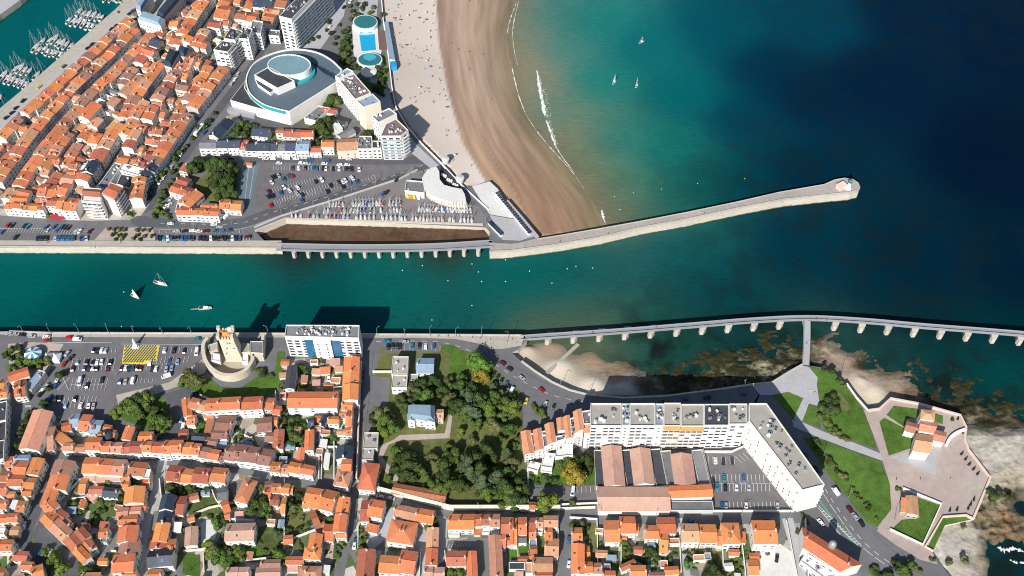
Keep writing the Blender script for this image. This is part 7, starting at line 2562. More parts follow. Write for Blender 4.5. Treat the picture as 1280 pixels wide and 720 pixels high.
def crown_mesh(kind, seed):
    """unit crown: ragged inner masses plus many small leaf faces, radius about 1"""
    rr = random.Random(seed)
    b = MB()
    lob = []
    if kind == 'round':
        for i in range(13):
            a = rr.uniform(0, 6.28)
            d = rr.uniform(.1, .68)
            lob.append((d * math.cos(a), d * math.sin(a), rr.uniform(.45, 1.15) - d * .35, rr.uniform(.26, .44)))
    elif kind == 'cone':
        for i in range(12):
            z = .3 + 1.7 * i / 12
            a = rr.uniform(0, 6.28)
            d = .45 * (1 - i / 13)
            lob.append((d * math.cos(a), d * math.sin(a), z, .22 + .4 * (1 - i / 12)))
    elif kind == 'flat':
        for i in range(15):
            a = rr.uniform(0, 6.28)
            d = rr.uniform(.2, .8)
            lob.append((d * math.cos(a), d * math.sin(a), rr.uniform(.9, 1.15), rr.uniform(.2, .36)))
    else:
        for i in range(7):
            a = rr.uniform(0, 6.28)
            d = rr.uniform(.1, .6)
            lob.append((d * math.cos(a), d * math.sin(a), rr.uniform(.15, .5), rr.uniform(.3, .5)))
    for (x, y, z, r) in lob:
        bmx = bmesh.new()
        bmesh.ops.create_icosphere(bmx, subdivisions=2, radius=r * .86)
        i0 = len(b.v)
        for v in bmx.verts:
            n_ = 1 + .38 * noise.noise(v.co * 5 / r * .45 + Vector((x * 9, y * 9, seed)))
            b.v.append((x + v.co.x * n_, y + v.co.y * n_, z + v.co.z * n_ * .85))
        for f in bmx.faces:
            b.f.append(tuple(i0 + v.index for v in f.verts))
            b.m.append(0)
        bmx.free()
        for k in range(int(85 * (r / .35) ** 1.5)):
            d = Vector((rr.gauss(0, 1), rr.gauss(0, 1), rr.gauss(.35, 1))).normalized()
            c = Vector((x, y, z)) + Vector((d.x, d.y, d.z * .85)) * r * rr.uniform(.82, 1.16)
            s = rr.uniform(.035, .085)
            u = Vector((rr.gauss(0, 1), rr.gauss(0, 1), rr.gauss(0, .5))).normalized()
            w_ = d.cross(u).normalized()
            u = (w_.cross(d) + d * rr.uniform(-.6, .6)).normalized()
            b.poly([c - u * s - w_ * s, c + u * s - w_ * s * .6, c + u * s + w_ * s, c - u * s * .6 + w_ * s])
    return b.mesh('crown', [LEAF['g']])


def trunk_mesh(seed):
    rr = random.Random(seed)
    b = MB()
    b.tube((0, 0, -.1), (.02, .01, .6), .075, .05, 7)
    for k in range(4):
        a = k * 1.57 + rr.uniform(-.4, .4)
        b.tube((.02, .01, .5), (.35 * math.cos(a), .35 * math.sin(a), .95), .04, .015, 5)
    return b.mesh('trunk', [BARK])


CROWNS = {k: [crown_mesh(k, s * 7 + len(k)) for s in range(3)] for k in ('round', 'cone', 'flat', 'bush')}
TRUNKS = [trunk_mesh(s) for s in range(3)]


def tree(x, y, r, kind, col, hs=None, z=0.0, group=None):
    """x, y: picture position of the crown's middle, r: crown radius in metres"""
    hs = hs or {'round': 1.15, 'cone': 1.5, 'flat': 1.1, 'bush': 1.0}[kind]
    zc = z + r * hs * {'round': .95, 'cone': 1.0, 'flat': 1.0, 'bush': .35}[kind]
    p = G(x, y, zc)
    me = R.choice(CROWNS[kind])
    if kind == 'bush':
        o = link('bush', me, None, (p.x, p.y, z), R.uniform(0, 6))
        c = o
    else:
        o = root('conifer' if kind == 'cone' else ('small_tree' if r < 2.45 else 'tree'), (p.x, p.y, z), R.uniform(0, 6))  # small trees, split from the rest by crown radius alone
        link('trunk', R.choice(TRUNKS), o)
        c = link('crown', me, o)
    f = R.uniform(.9, 1.1)
    r *= 1.1 * R.uniform(.86, 1.12)
    o.scale = (r * f, r / f, r * hs * .88)
    c.material_slots[0].link = 'OBJECT'
    c.material_slots[0].material = LEAF[col]
    nm = {'bush': 'bush', 'cone': 'conifer', 'round': 'small tree' if r < 2.45 else 'tree', 'flat': 'spreading tree'}[kind]
    sz = '' if r < 6.0 else 'large '
    thing(o, f'{sz}{LNAME[col]} {nm}', 'bush' if kind == 'bush' else 'tree', group or ('bushes' if kind == 'bush' else 'trees'), None, (x, y))
    return o


T = '''598 449 8.6 r v;600 468 6.6 r o;534 466 2.5 r p;527 478 5.5 r d;541 474 4.5 r d;515 484 5 r k;530 492 5.5 r g;518 496 5 r d;552 488 5 r d;563 497 6 r k;575 480 5 r g;586 490 6.5 r b;600 498 6 r d;612 506 6 r g;572 506 5.5 r d;590 512 6 r b;560 482 4 r g;604 484 5 r k;622 492 6 r g;630 502 6 r g;640 508 5.5 r y;637 496 4.5 r d;617 480 4 r b;583 521 4 r g;560 474 4 r k;578 472 4 r g
484 522 6.5 r g;476 514 5 r k;491 532 5.5 r g;481 537 5.5 r y;466 522 3.5 r d;500 498 4 r d;506 506 4.5 r d;506 572 6 r d;515 580 6.5 r d;522 568 5 r d;511 592 6 r d;498 564 4 r g;528 590 4 r g;548 566 5 r d;557 578 5.5 r d;566 566 5 r g;540 572 4 r k;555 592 5 r d;573 584 5.5 r g;584 575 6 r b;597 570 6 r d;606 560 5.5 r d;588 592 5.5 c b;600 590 5 c d;612 580 5 r g;620 596 5.5 r b;632 590 5 r g;640 578 5 r k;612 568 4.5 c d;604 602 5 c b;578 604 5.5 r d
566 604 5 r g;552 607 5.5 r g;545 612 5 r y;610 614 6.2 r g;640 612 6.5 r g;648 622 6.5 r d;632 625 5.5 r g;655 612 4.5 r d;650 600 4.5 r d;630 606 4 c d;626 546 4 r g;617 530 4.5 r k;636 536 4.5 r g;628 520 4 r g;596 528 4 r g;576 538 3.5 r y;590 548 3 r k;640 556 4 r g;650 546 4 r k;530 610 3 r g;542 604 4 r g;560 558 3 r g;494 584 4 r d;486 596 3 r g;620 558 4 c d;634 566 3.5 c b;600 614 4 r d
717 591 6.5 r o;684 624 6.5 r y;676 586 3 b y;697 570 4.5 r g;706 575 5 r g;716 570 4.5 r d;722 578 4 r g;734 572 4 r d;664 594 3.5 b g;682 597 3.5 b b;692 600 3.5 b d;700 582 3 b k;715 628 2.6 r g;675 514 3.2 r g;680 518 3 b y;668 508 2.4 b g;735 586 3 r d;660 574 2.5 b d;728 600 2.5 b g;672 602 2.5 b d
158 502 5 r g;166 507 5.5 r g;174 500 5 r d;184 498 5.5 r y;172 514 4.5 r g;186 508 4 r d;200 527 6 r g;192 533 5 r g;206 520 4 r d;239 471 6.2 r k;232 476 4.5 r g;150 508 4 r y;142 515 3.5 r y;198 512 4 r d;74 467 3.6 r d;60 485 2.4 r d;54 504 2.8 r d;27 534 3 r d;31 525 3 r d;24 542 2.8 r d;21 556 2.6 r d;36 515 2.2 r d
13 436 3 r g;23 434 2.6 r d;25 443 3.2 r g;13 446 3 r d;14 458 3.2 r g;24 452 3 r g;32 449 2.8 r y;37 453 3 r y;46 453 4.4 r g;56 449 4.2 r k;35 438 2.4 r k;20 464 2.6 r b;6 442 2.5 r d;29 460 2.5 r g
137 601 3.4 r y;145 608 3 r y;133 608 3 r g;92 628 3.6 r g;98 633 3 r g;86 632 2.8 b k;104 640 2.4 b g;125 624 2.6 b d;131 630 2.8 b g;140 628 2.6 r k;148 634 2.4 b g;128 638 2.6 b d;118 645 2.4 b g;112 652 2.6 b d;106 662 2.6 b g;120 652 2.4 b k;96 660 2.6 b d;150 622 2.6 r d;163 601 2.6 r d;170 606 2.6 b d;56 688 2.8 r y;66 698 4.6 r y;75 708 4.4 r y;106 714 4.4 r g;116 716 3.5 r d;102 706 2.6 b g;108 700 2.4 b d
216 610 4 r d;224 612 3.4 r d;238 610 3.6 r d;244 614 3 r d;210 604 2.6 r g;258 612 3 r d;260 681 4.4 r y;266 686 4 r k;272 692 4.4 r g;281 694 4.4 r g;290 698 4.4 r d;300 694 4 r g;276 684 3 r d;296 686 3.4 r g;284 706 3 r g;268 700 3 r d;263 690 3.4 r y;408 690 1.6 b g;270 652 3.4 r g;278 648 3.4 r d;262 646 2.4 b d;286 655 2.4 b d;246 662 2 b d;240 655 2 b g;230 660 2.5 r g
319 630 4.4 r g;326 626 4.8 r d;332 634 4.6 r g;324 638 4.2 r d;314 636 3.4 r g;335 642 3 r g;310 642 2.4 b k;300 640 2.4 b k;327 608 3 r g;332 612 2.6 r y;366 612 3 r g;372 618 3 r d;363 628 2.8 r d;368 634 3 r g;376 632 2.6 r g;358 650 2.6 b d;360 664 3 b d;382 664 2.4 b g;388 654 2.6 b d;374 660 2.4 b d;366 646 2.2 b k;378 648 2.2 b k;347 692 5.2 r v;352 700 4 r v;345 664 3 r b;350 660 2.4 r d;330 690 2.6 b g;336 700 2.4 b d;400 652 2.6 r b;413 650 2.8 r g;382 690 1.8 b g;376 684 1.6 b y
422 684 2.4 r b;428 678 2.2 r y;421 694 2.2 b g;453 675 2.4 r g;455 668 2.4 r k;451 684 2.4 r d;448 692 2.2 r g;452 660 2 b y;538 652 3.6 r g;543 655 2.6 r d;562 714 3.6 r g;574 714 3.6 r y;570 720 3 r g;596 645 2 b d
366 524 4.2 r g;362 534 4.2 r d;368 545 4.6 r g;363 553 3.6 r d;372 534 3.4 r y;358 524 3 r d;379 531 3 r g;384 547 2.4 r y;382 553 2.2 r y;353 515 2.4 r g;364 511 2.2 b y;372 512 2.6 b g;380 513 2.6 b g;390 514 2.6 b k;398 513 2.6 b g;406 515 2.2 b g;414 543 3.2 r g;418 548 2.4 r d;350 566 2.6 b g;358 570 2.6 b d;366 563 2.4 b g;296 536 2.6 b d;301 541 2.4 b k;252 533 3 b v;246 538 2.4 b g;316 584 1.8 b g;300 546 2 b g;294 548 2 b d
377 458 3 r g;383 462 3 r d;376 482 2.6 b y;382 478 2.2 b d;366 476 2 b g;402 448 2.4 b y;394 447 2.2 b y;416 462 1.6 b g;352 480 2.4 b k;350 486 2 b k;324 463 3.2 b g;330 466 3.2 b d;338 470 2.8 b g;326 468 2.2 b d;355 508 2.6 r d
716 656 2.2 r g;726 655 3.2 r k;735 658 2 r d;720 662 1.8 b g;728 662 1.8 b k;780 680 3 r g;787 684 2.6 r d;778 690 2.4 b g;794 686 2.2 b k;812 686 4 r d;820 690 3.6 r d;808 694 2.6 b g;826 696 2.4 b d;836 698 2.2 b g;842 694 2.2 b k;800 700 2.2 b d;818 704 2.2 b g;784 698 2.2 b k;792 706 2 b g;806 704 2.6 b d;828 706 2.2 b g;838 704 2 b k;760 698 1.8 b g;768 704 1.8 b k;764 692 1.6 b d;735 676 1.6 b k
860 704 2.6 r v;863 695 2 b g;857 690 1.6 b d;873 690 1.6 b d;877 692 1.8 b v;877 700 1.6 b v;892 712 5.6 r d;900 718 4.4 r d;884 720 3.6 r d;918 704 2.6 b d;924 698 2.2 b g;920 716 2.6 b v;912 692 1.8 b k;905 688 1.6 b g;916 690 1.6 b k;928 712 2 b v;914 722 2.2 b g;932 690 1.4 b y;927 680 1.4 b y;830 654 1.8 b g;836 655 1.8 b g;842 655 1.6 b g;871 702 1.6 b d;948 696 1.6 b k;960 692 1.6 b k
1036 505 5.5 b d;1042 498 4.4 b d;1033 512 5 b g;1040 514 5 b d;1030 520 4.4 b g;1035 528 4 b g;1040 536 3.4 b g;1046 542 3 b k;1052 546 2.6 b g;1058 548 2.4 b k;1028 508 3.4 b d;1040 465 2.4 b d;1048 474 2.4 b d;1054 482 2.2 b g;1030 461 2.2 b d
1018 550 2.2 b k;1022 556 2.4 b g;1019 560 2.2 b d;1031 572 3 b k;1036 577 3 b d;1042 582 2.6 b k;1047 589 2.8 b d;1053 594 2.8 b k;1058 597 2.4 b d;1066 612 2.4 b k;1070 617 2.2 b d;1082 630 2.2 b k;1086 635 2.2 b d;1096 648 1.8 b k;1026 567 2 b g;1075 624 2 b k;1123 611 2 b g;1003 645 2 b y;1009 652 1.8 b g;996 664 1.8 b g;1003 690 1.6 b g;1130 712 4.5 r g;1122 706 3.6 r d;1138 706 3.6 r g;1135 716 3.5 r d;1112 716 3.2 r d;1092 712 3 b g;1099 718 3 b d;1148 712 3 b k;1166 699 2 b k;1205 659 1.6 b y;1190 524 1.6 b d
1236 615 3.2 b d;1243 619 3.4 b d;1251 617 2.8 b d;1262 622 2.4 b d;1240 626 2.6 b k;1206 700 3 b k;1187 704 2.4 b k
241 207 6.5 r d;248 203 5.5 r d;235 211 4 r g;268 203 7.5 r d;279 207 8 r d;288 213 6.5 r d;276 220 7.5 r d;284 228 7 r d;270 214 6.5 r d;290 224 5 r d;278 236 5.5 r d;288 238 5 r d;262 205 5 r g;272 244 4 r d;292 206 4 r d;266 226 4 r k
415 121 6 r d;411 126 5 r d;420 125 4.5 r g;400 156 6.5 r d;408 152 6 r d;398 148 5 r d;404 162 5 r d;393 158 4.4 r d;412 158 4 r d;296 160 4.6 r d;306 165 4.6 r d;300 155 3.5 r g;318 157 3 r g;292 165 3.6 r g;310 158 3.5 r d;322 165 3 r d;270 160 3 r g;266 166 2.6 r g;263 172 2.6 r g;274 155 2.6 r g;400 183 3 r d;396 176 3.4 r d;406 171 3 r d;412 172 2.8 r d;457 165 3.4 r d;463 168 3 r d;375 184 2.5 r d;345 180 2.6 r d
260 150 2.6 r d;256 157 2.4 r g;248 159 2.4 r d;268 140 2.4 r d;240 172 2.2 r g;232 182 2.2 r g;224 190 2.4 r g;218 197 2.4 r g;208 210 2.2 r g;202 217 2.4 r g;196 224 2.4 r g;222 206 2.4 r g;216 213 2.4 r d;214 224 2.4 r g;209 231 2.6 r g;203 238 2.6 r g;206 243 2.4 r d;198 249 2.6 r g;201 256 2.4 r g;196 262 2.8 r y;193 268 2.4 r d;203 265 3 r y;212 271 2.4 b d;208 269 2.2 b k;162 266 2.2 r d;166 269 1.8 b k;222 218 2.2 r d;190 234 2 r g;186 240 2 r g
135 285.5 1.7 r k;142 286 1.6 r k;149 285.8 1.6 r k;155 286.4 1.6 r k;171 287 1.6 r k;178 287 1.6 r k;185 287 1.6 r k;141 292 1.7 r d;148 293 1.7 r d;154 293.5 1.7 r d;171 293.5 1.7 r d;180 294 1.7 r k;190 294 1.7 r d;144 298 1.6 r d;152 297.5 1.6 r k;166 297 1.6 r k;175 298 1.6 r d
82 89 2.4 r k;25 179 3.6 r d;20 182 2.6 r d;151 118 3.4 r d;159 121 3 r g;148 122 2.4 r d;162 89 3.6 r g;166 84 2.8 r g;108 119 3 r k;104 123 2.4 r d;94 174 2.4 r g;100 171 2.2 r g;97 182 2 r d;223 148 3.2 r d;228 152 2.6 r d;216 149 2.2 r k;196 62 2 b d;60 270 2.2 r v;62 267 1.8 r d;183 80 2.6 r d;203 60 3 r d;206 64 2.4 r d;192 76 2.2 r g;186 74 2 r v;325 14 4 r d;329 11 3.2 r d;303 15 3 r d;322 19 3 r d;110 238 2 b g;114 164 2.2 b d;245 140 2 b d;158 28 1.8 b k;168 24 2 b y;173 22 1.8 b g;148 15 1.5 b k
441 13 2.2 r d;452 9 2.4 r d;446 4 2.2 r d;455 4 2.4 r d;437 7 2 r g;463 14 2.6 r k;466 8 2.4 r k;442 19 3 b k;450 18 2.6 b d;438 24 2.4 b k;431 38 3 r d;434 45 3.2 r d;430 52 3 r d;436 58 3.4 r d;427 60 3 r d;432 68 3.4 r k;438 74 3.4 r d;428 75 3 r d;442 82 3.4 r d;450 84 3 r d;472 84 3.2 r d;477 78 2.6 r d;474 92 3 r d;480 88 2.4 r d;426 66 2.4 r d;434 34 2.4 r k;477 100 3 r d;476 114 3.6 r d;470 110 3 r d;478 106 2.6 r d;478 17 2.6 r d;410 26 2.4 r d;414 40 2.2 r d;418 54 2 r d;397 45 2 r d;390 48 2 r d;384 52 2 r d;408 36 2 r d;420 46 2 r d;424 30 1.8 r d;449 120 3 r d'''
KM = {'r': 'round', 'c': 'cone', 'f': 'flat', 'b': 'bush'}
for rec in T.replace('\n', ';').split(';'):
    f = rec.split()
    if len(f) == 5:
        if 490 < float(f[0]) < 655 and 476 < float(f[1]) < 620 and R.random() < .13:
            continue
        tree(float(f[0]), float(f[1]), float(f[2]), KM[f[3]], f[4])


# garden shrubs and low back-yard buildings between the houses
def clear(p, quads, streets, mq, ms):
    for Q in quads:
        n_ = len(Q)
        if all((Q[(i + 1) % n_] - Q[i]).cross(p - Q[i]) > -mq * (Q[(i + 1) % n_] - Q[i]).length for i in range(n_)):
            return False
    for W, hw in streets:
        for a, c in zip(W, W[1:]):
            a2, d = a.to_2d(), (c - a).to_2d()
            t = max(0, min(1, (p - a2).dot(d) / max(d.length_squared, 1e-6)))
            if (p - a2 - d * t).length < hw + ms:
                return False
    return True


NOGO = [PP('446 634 562 646 560 730 440 730'), PP('552 664 616 668 616 730 552 730'), PP('46 644 106 700 100 730 40 730'), PP('944 686 1000 680 1000 730 944 730'), PP('0 500 50 500 20 580 0 580'), PP('248 648 276 648 276 682 248 682'), PP('836 638 836 606 740 606 740 638'),
        PP('145 490 240 490 240 556 145 556'), PP('40 505 150 505 130 530 40 560'), PP('121 160 130 142 155 147 143 163'), PP('62 560 130 562 120 575 56 575')]
OLDP = PP('-20 215 -10 175 40 128 100 78 150 30 168 50 200 36 235 5 262 -10 330 -10 325 15 300 30 262 64 258 92 232 138 205 180 175 236 150 258 100 248 60 258 0 250')
got = 0
for _ in range(2600):
    x, y = R.uniform(-10, 330), R.uniform(-5, 262)
    if got >= 90 or not inpoly(x, y, OLDP) or any(inpoly(x, y, P) for P in NOGO):
        continue
    h_ = R.choice((3.4, 4.2, 4.8, 4.8))
    p = G(x, y, h_).to_2d()
    w_, l_ = R.uniform(3.2, 5.0), R.uniform(4.5, 8)
    if not clear(p, HQ, STREETS, 1.6, 2.6):
        continue
    a_ = rad(61.4) + (rad(90) if R.random() < .6 else 0)
    u_, v_ = Vector((math.cos(a_), math.sin(a_))), Vector((-math.sin(a_), math.cos(a_)))
    Q = [p - u_ * l_ / 2 - v_ * w_ / 2, p + u_ * l_ / 2 - v_ * w_ / 2, p + u_ * l_ / 2 + v_ * w_ / 2, p - u_ * l_ / 2 + v_ * w_ / 2]
    house(Q, h_ + R.uniform(-.3, .1), R.choice('ggglf'), R.choice('btrbtrgwn'), 'outbuilding', None, extra=False, win=False, group='outbuildings and sheds', cat='outbuilding')
    got += 1
SBL = [PP('-10 580 50 580 40 640 24 690 44 726 -10 726'), PP('66 585 200 582 190 630 170 726 106 726 60 650'), PP('212 604 290 604 430 620 424 726 180 726'), PP('250 545 350 520 440 520 436 606 300 584 250 575'), PP('616 652 698 652 700 726 614 726'), PP('714 652 846 654 852 726 714 726'), PP('856 655 980 655 990 726 862 726'), PP('352 452 424 452 424 516 352 516')]
got = 0
for _ in range(3000):
    P = R.choice(SBL)
    x, y = R.uniform(min(q[0] for q in P), max(q[0] for q in P)), R.uniform(min(q[1] for q in P), max(q[1] for q in P))
    if got >= 55 or not inpoly(x, y, P) or any(inpoly(x, y, N_) for N_ in NOGO):
        continue
    h_ = R.choice((2.4, 2.8, 3.2, 4.0))
    p = G(x, y, h_).to_2d()
    if not clear(p, HQ, STREETS, 2.2, 3.2):
        continue
    w_, l_ = R.uniform(2.4, 4), R.uniform(3.5, 6.5)
    a_ = R.choice((0, 0, rad(90))) + rad(R.uniform(-6, 6))
    u_, v_ = Vector((math.cos(a_), math.sin(a_))), Vector((-math.sin(a_), math.cos(a_)))
    Q = [p - u_ * l_ / 2 - v_ * w_ / 2, p + u_ * l_ / 2 - v_ * w_ / 2, p + u_ * l_ / 2 + v_ * w_ / 2, p - u_ * l_ / 2 + v_ * w_ / 2]
    house(Q, h_, R.choice('gllf'), R.choice('bbtrtgwlp'), 'garden_shed', None, extra=False, win=False, group='garden sheds', cat='shed')
    got += 1
got = 0
for _ in range(4000):
    P = R.choice(SBL)
    x, y = R.uniform(min(q[0] for q in P), max(q[0] for q in P)), R.uniform(min(q[1] for q in P), max(q[1] for q in P))
    if got >= 120 or not inpoly(x, y, P) or any(inpoly(x, y, N_) for N_ in NOGO):
        continue
    p = G(x, y, .5).to_2d()
    if clear(p, HQ, STREETS, 1.2, 2.2):
        tree(x, y, R.uniform(.7, 1.7), 'bush', R.choice('ddggkkyb'))
        got += 1
# ================================================================== people
def person_mesh(name, cloth, pose):
    b = MB()
    verts, edges, rads = [], [], []

    def add(p, r, par=None):
        verts.append(p)
        rads.append(r)
        if par is not None:
            edges.append((par, len(verts) - 1))
        return len(verts) - 1
    pel = add((0, 0, .92), .15)
    ch = add((0, .02, 1.32), .17, pel)
    nk = add((0, .02, 1.52), .07, ch)
    hd = add((0, .04, 1.66), .11, nk)
    for s in (-1, 1):
        sp = .06 if pose else .02
        k = add((s * .11, sp * s, .5), .085, pel)
        ft = add((s * .12, sp * 3 * s, .08), .055, k)
        add((s * .13, sp * 3 * s + .16, .04), .045, ft)
        sh = add((s * .21, .02, 1.42), .075, ch)
        el = add((s * .29, .02 + sp * s, 1.14), .052, sh)
        add((s * .30, .14 + sp * s, .90), .042, el)
    me = bpy.data.meshes.new('tmp')
    me.from_pydata(verts, edges, [])
    o = bpy.data.objects.new('tmp', me)
    COL.objects.link(o)
    o.modifiers.new('s', 'SKIN')
    sv = me.skin_vertices[0].data
    for i, r in enumerate(rads):
        sv[i].radius = (r, r)
    sv[0].use_root = True
    dg = bpy.context.evaluated_depsgraph_get()
    m2 = bpy.data.meshes.new_from_object(o.evaluated_get(dg))
    bpy.data.objects.remove(o)
    m2.name = 'person'
    m2.materials.clear()
    for m in cloth:
        m2.materials.append(m)
    for p in m2.polygons:
        z = p.center.z
        p.material_index = 0 if .84 < z < 1.44 and abs(p.center.x) < .25 else (1 if .3 < z <= .84 and abs(p.center.x) < .22 else (3 if z > 1.66 else 2))
    return m2


SKIN = M('skin', (.45, .27, .18), .7)
HAIR = M('hair_dark', (.04, .025, .015), .8)
PCOL = {'dark': (.03, .03, .05), 'red': (.45, .04, .05), 'white': (.75, .75, .74), 'blue': (.05, .15, .4)}
PM = {k: [person_mesh('person', [M('cloth_' + k, c, .85), M('shorts_dark', (.04, .05, .07), .85), SKIN, HAIR], q) for q in (0, 1)] for k, c in PCOL.items()}
par = MB()
par.lathe([(1.0, 1.9), (.06, 2.4)], 10, m=0)
par.tube((0, 0, -.2), (0, 0, 2.4), .035, seg=5, m=1)
PARM = [par.mesh('beach_parasol', [M('parasol_' + k, c, .8), METAL]) for k, c in (('red', (.36, .10, .10)), ('blue', (.12, .2, .38)), ('cream', (.65, .6, .5)))]
tw_ = MB()
tw_.box((0, 0, 0), (1.0, 1.9, .05))


def beach_z(x, y):
    xa_, xb_ = float(x_wall(y)), float(x_dry(y))
    u_ = max(0, min(1, (x - xa_) / (xb_ - xa_)))
    if x < xb_:
        return -1.4 - 1.6 * u_
    return -3.0 - 3.0 * (x - xb_) / (float(x_wat(y)) - xb_)


for k in range(105):
    y = R.uniform(-2, 215) if R.random() < .35 else R.uniform(0, 130)
    xa_, xb_ = float(x_wall(y)), float(x_dry(y))
    x = xa_ + 5 + (xb_ - xa_ - 8) * R.random() if R.random() < .86 else xb_ + 60 * R.random()
    p = G(x, y, beach_z(x, y))
    p.z = beach_z(x, y)
    if R.random() < .1:
        i = R.randrange(3)
        o = link('beach_parasol', PARM[i], None, p, 0)
        thing(o, f"{('red', 'blue', 'cream')[i]} parasol on the beach", 'parasol', 'parasols on the big beach', None, (x, y))
    else:
        c = R.choice(['dark', 'dark', 'dark', 'red', 'white', 'blue'])
        o = link('person', PM[c][R.randrange(2)], None, p, R.uniform(0, 6.28))
        thing(o, f'person in {c} top on the beach sand', 'person', 'people on the big beach', None, (x, y))
for x, y in ((600, 424), (606, 430), (612, 426), (590, 423), (574, 421), (560, 421), (640, 425), (645, 430), (634, 428), (548, 421), (25, 270), (42, 272), (88, 273), (110, 270), (124, 271), (140, 268), (60, 300 + 4), (150, 304), (210, 304), (1020, 400), (1033, 401), (900, 404), (740, 417), (820, 410), (1008, 430), (1150, 600), (1188, 600), (1120, 600), (980, 246), (880, 268), (760, 293), (700, 303), (528, 216)):
    c = R.choice(['dark', 'dark', 'red', 'white', 'blue'])
    o = link('person', PM[c][1], None, G(x, y, 0) + Vector((0, 0, .12)), R.uniform(0, 6.28))
    thing(o, f'person in {c} top walking', 'person', 'people out walking', None, (x, y))
# swimming pools of private gardens
for s, nm in (('909 701 913 697 917 705 920 708 917 714 911 712 909 708', 'kidney-shaped turquoise garden pool'), ('225 133 232 133 232 137 224 137', 'rectangular turquoise courtyard pool')):
    v = [float(q) for q in s.split()]
    o = root('garden_pool', G(v[0], v[1], 0))
    plate('water', list(zip(v[::2], v[1::2])), -.1, .3, M('pool_pale', (.16, .46, .52), .15, ((.5, .1),)), None, o) if False else None
    P = [G(a, b_, .3) - o.location for a, b_ in zip(v[::2], v[1::2])]
    if sum(P[i].to_2d().cross(P[(i + 1) % len(P)].to_2d()) for i in range(len(P))) < 0:
        P.reverse()
    b = MB()
    b.solid([(p.x, p.y, -.1) for p in P], [(p.x, p.y, .3) for p in P])
    b.build('water', M('pool_pale', (.16, .46, .52), .15, ((.5, .1),)), o)
    thing(o, '', 'garden pool', label=nm + ' among the houses')
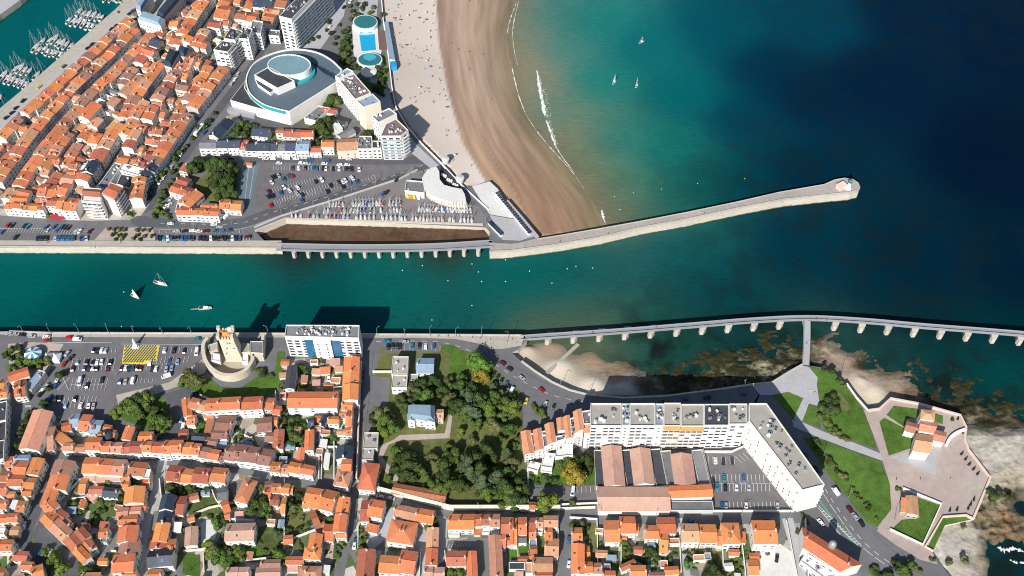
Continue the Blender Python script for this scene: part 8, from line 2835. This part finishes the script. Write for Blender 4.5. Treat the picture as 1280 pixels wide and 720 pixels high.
# ================================================================== labels that single each thing out
PLACE = '''20 100 by the lowest marina pontoons;70 70 by the middle marina pontoons;120 40 by the upper marina pontoons;20 215 at the western town end;35 175 near the quay end of the old town;45 255 on the seafront corner;90 262 left of the white seafront flats;60 220 on the first street row of the old town;90 185 around the hipped-roof house;80 150 on the street above the seafront;
115 205 by the grey market building;150 215 beside the covered market;45 130 on the quay side of the old town;85 110 quayside above the first street;120 125 along the first narrow street;115 85 facing the upper marina quay;150 60 below the grand building;150 135 in the middle of the old town;180 105 by the long dark-red roof;190 60 just below the grand wing;215 45 beside the narrow upper street;
245 40 along the upper narrow street;275 15 at the top edge of the old town;310 20 left of the longest slab of flats;230 90 below the tall boulevard flats;260 115 facing the boulevard by the casino;205 140 on the second narrow street;235 150 by the courtyard pool;190 175 between the two lower streets;215 190 along the lower boulevard;175 235 at the foot of the boulevard;180 200 above the covered market;
160 170 on the tall shaded street side;300 180 at the left end of the slate-roofed row;370 185 at the right end of the slate-roofed row;400 165 behind the casino;240 255 around the orange-roofed court;275 225 in the shaded park;330 230 by the blue-grey sports courts;400 225 in the northern car park;430 180 below the cream tower;500 220 near the crescent restaurant;
60 290 on the north quay;160 290 on the pink square by the quay;260 295 along the north quay avenue;370 265 by the muddy basin;460 262 in the boat park;560 268 right of the boat park;470 60 around the open air pool;410 40 below the longest slab of flats;480 110 on the shaded promenade;350 110 around the casino;500 60 on the upper beach;530 110 on the middle beach;560 180 on the lower beach;600 150 on the wet sand;620 255 by the white slipway;
700 300 on the near part of the jetty;900 260 on the far part of the jetty;1050 235 at the jetty head;300 340 in the channel by the north quay;600 340 in the channel below the causeway;720 340 in the channel below the jetty;800 240 off the big beach;
25 450 in the planted square;20 485 left of the diagonal street;50 480 on the diagonal street;100 470 in the left half of the quay car park;200 455 in the right half of the quay car park;60 418 at the west end of the south quay;150 418 on the quay above the car park;250 420 on the quay by the castle;285 450 by the castle tower;330 465 on the lawn right of the castle;180 515 on the rounded lawn;
110 535 below the quay car park;60 550 beside the long hall;20 590 left of the curving street;15 640 at the left edge of the southern town;25 690 in the lower left corner;70 620 on the curved terrace;85 670 on the sawtooth terrace;110 560 on the main street below the hall;130 585 facing the long street;120 620 in the walled gardens behind the long street;145 650 left of the grey street;155 690 at the foot of the grey street;180 600 at the corner of the grey street;
200 560 on the main street below the rounded lawn;260 500 on the long orange range below the castle;260 540 in the brown-roofed court below the castle;300 575 on the main street below the brown court;330 530 right of the brown-roofed court;230 610 right of the grey street;205 680 on the slate corner of the grey street;245 650 by the round pale yard;280 620 by the red hipped house;300 680 by the pink-roofed villa garden;345 630 by the overgrown walled garden;340 700 below the big garden;
400 460 behind the white quay apartments;390 510 by the long orange roof;365 545 in the long narrow gardens;400 550 around the narrow green lane;430 525 on the street facing the park wall;430 595 at the crossroads by the park;360 590 on the main street by the narrow gardens;395 630 left of the street below the crossroads;390 690 by the pink driveway;430 660 on the street below the crossroads;465 650 at the corner of the grey yards;500 645 in the middle of the grey yards;495 705 in the lower grey yards;545 680 right of the grey yards;
500 435 by the parking bays beside the park;500 480 by the flat-roofed houses in the park;480 530 left of the villa;525 515 at the villa;540 560 right of the villa;510 590 in the lower left of the park;560 600 in the lower middle of the park;600 480 in the upper park;590 520 in the middle of the park;600 575 in the lower park;640 600 in the lower right corner of the park;630 540 by the stepped terraces;640 500 by the coast road end of the park;
610 428 on the paved corner of the south quay;680 470 on the coast road bend;690 440 in the sandy cove;700 580 in the garden below the stepped terraces;700 620 beside the garden car park;580 660 in the new row below the park wall;590 700 by the grey court below the park;640 660 in the long strip houses;660 690 in the lower strip houses;690 660 beside the side street corner;690 705 at the foot of the side street;720 680 on the right of the side street;760 665 by the dry lawn;790 655 in the middle of the garden row;835 660 left of the narrow lane;800 700 in the overgrown back gardens;
865 670 right of the narrow lane;885 700 behind the garden houses;915 670 left of the tall orange house;960 665 at the tall orange house;920 705 around the kidney pool;780 590 among the pink warehouses;860 600 beside the apartment car park;920 600 in the apartment car park;830 500 in front of the apartment complex;1000 570 beside the diagonal wing;1040 690 around the seaside residence;1060 640 along the wide road;1050 580 on the hedge above the wide road;1110 710 at the lower end of the wide road;
1040 510 on the grassy mound;1015 480 on the grey lookout;1130 540 around the chapel;1200 580 along the seaward rampart;1210 630 at the lower rampart corner;1140 650 on the square fort lawn;1245 620 on the rocky point;1180 700 below the fort wall;800 410 on the long pier bridge;1020 405 where the two footbridges meet;480 620 below the park wall corner;700 485 along the cove sea wall;930 490 above the rocky shore'''
PL = []
for rec in PLACE.replace('\n', '').split(';'):
    f = rec.strip().split(' ', 2)
    if len(f) == 3:
        PL.append((float(f[0]), float(f[1]), f[2]))
ORD = ['first', 'second', 'third', 'fourth', 'fifth', 'sixth', 'seventh', 'eighth', 'ninth', 'tenth', '11th', '12th', '13th', '14th', '15th', '16th', '17th', '18th', '19th', '20th', '21st', '22nd', '23rd', '24th', '25th', '26th', '27th', '28th', '29th', '30th']
seen = {}
for o, desc, px, py, cat in THINGS:
    if 'label' in o.keys():
        continue
    has_place = any(w_ in desc for w_ in (' the ', ' a '))
    n_ = min(PL, key=lambda q: (q[0] - px) ** 2 + ((q[1] - py) * 1.15) ** 2)
    key = desc if has_place and cat in ('car', 'van', 'boat', 'dinghy', 'beach hut', 'buoy', 'cannon', 'kiosk', 'awning', 'picnic table') else desc + ' ' + n_[2]
    seen.setdefault(key, []).append((px, py, o))


def lab(key, lst):
    if len(lst) == 1:
        lst[0][2]['label'] = key
        return
    xs, ys = [q[0] for q in lst], [q[1] for q in lst]
    horiz = (max(xs) - min(xs)) >= (max(ys) - min(ys))
    lst.sort(key=(lambda q: q[0]) if horiz else (lambda q: q[1]))
    side = ('left', 'leftmost', 'rightmost') if horiz else ('top', 'topmost', 'lowest')
    for i, q in enumerate(lst):
        if i == 0:
            t = side[1]
        elif i == len(lst) - 1:
            t = side[2]
        else:
            t = f'{ORD[i]} from {side[0]}' if i < len(ORD) else f'{i + 1}th from {side[0]}'
        q[2]['label'] = f'{key}, {t}'


for key, lst in seen.items():
    lab(key, lst)
for o in bpy.data.objects:
    if len(str(o.get('label', '')).split()) > 16:
        o['label'] = o['label'].replace('large ', '').replace('small ', '')
        if len(o['label'].split()) > 16:
            print('LONG', o['label'])
    if o.parent is not None and 'category' in o.keys():
        del o['category']
print('OBJECTS', len(bpy.data.objects), 'cars', NCAR[0], 'things', len(THINGS))
from collections import Counter
print(Counter(o.name.split('.')[0] for o in bpy.data.objects if o.parent is None).most_common(40))
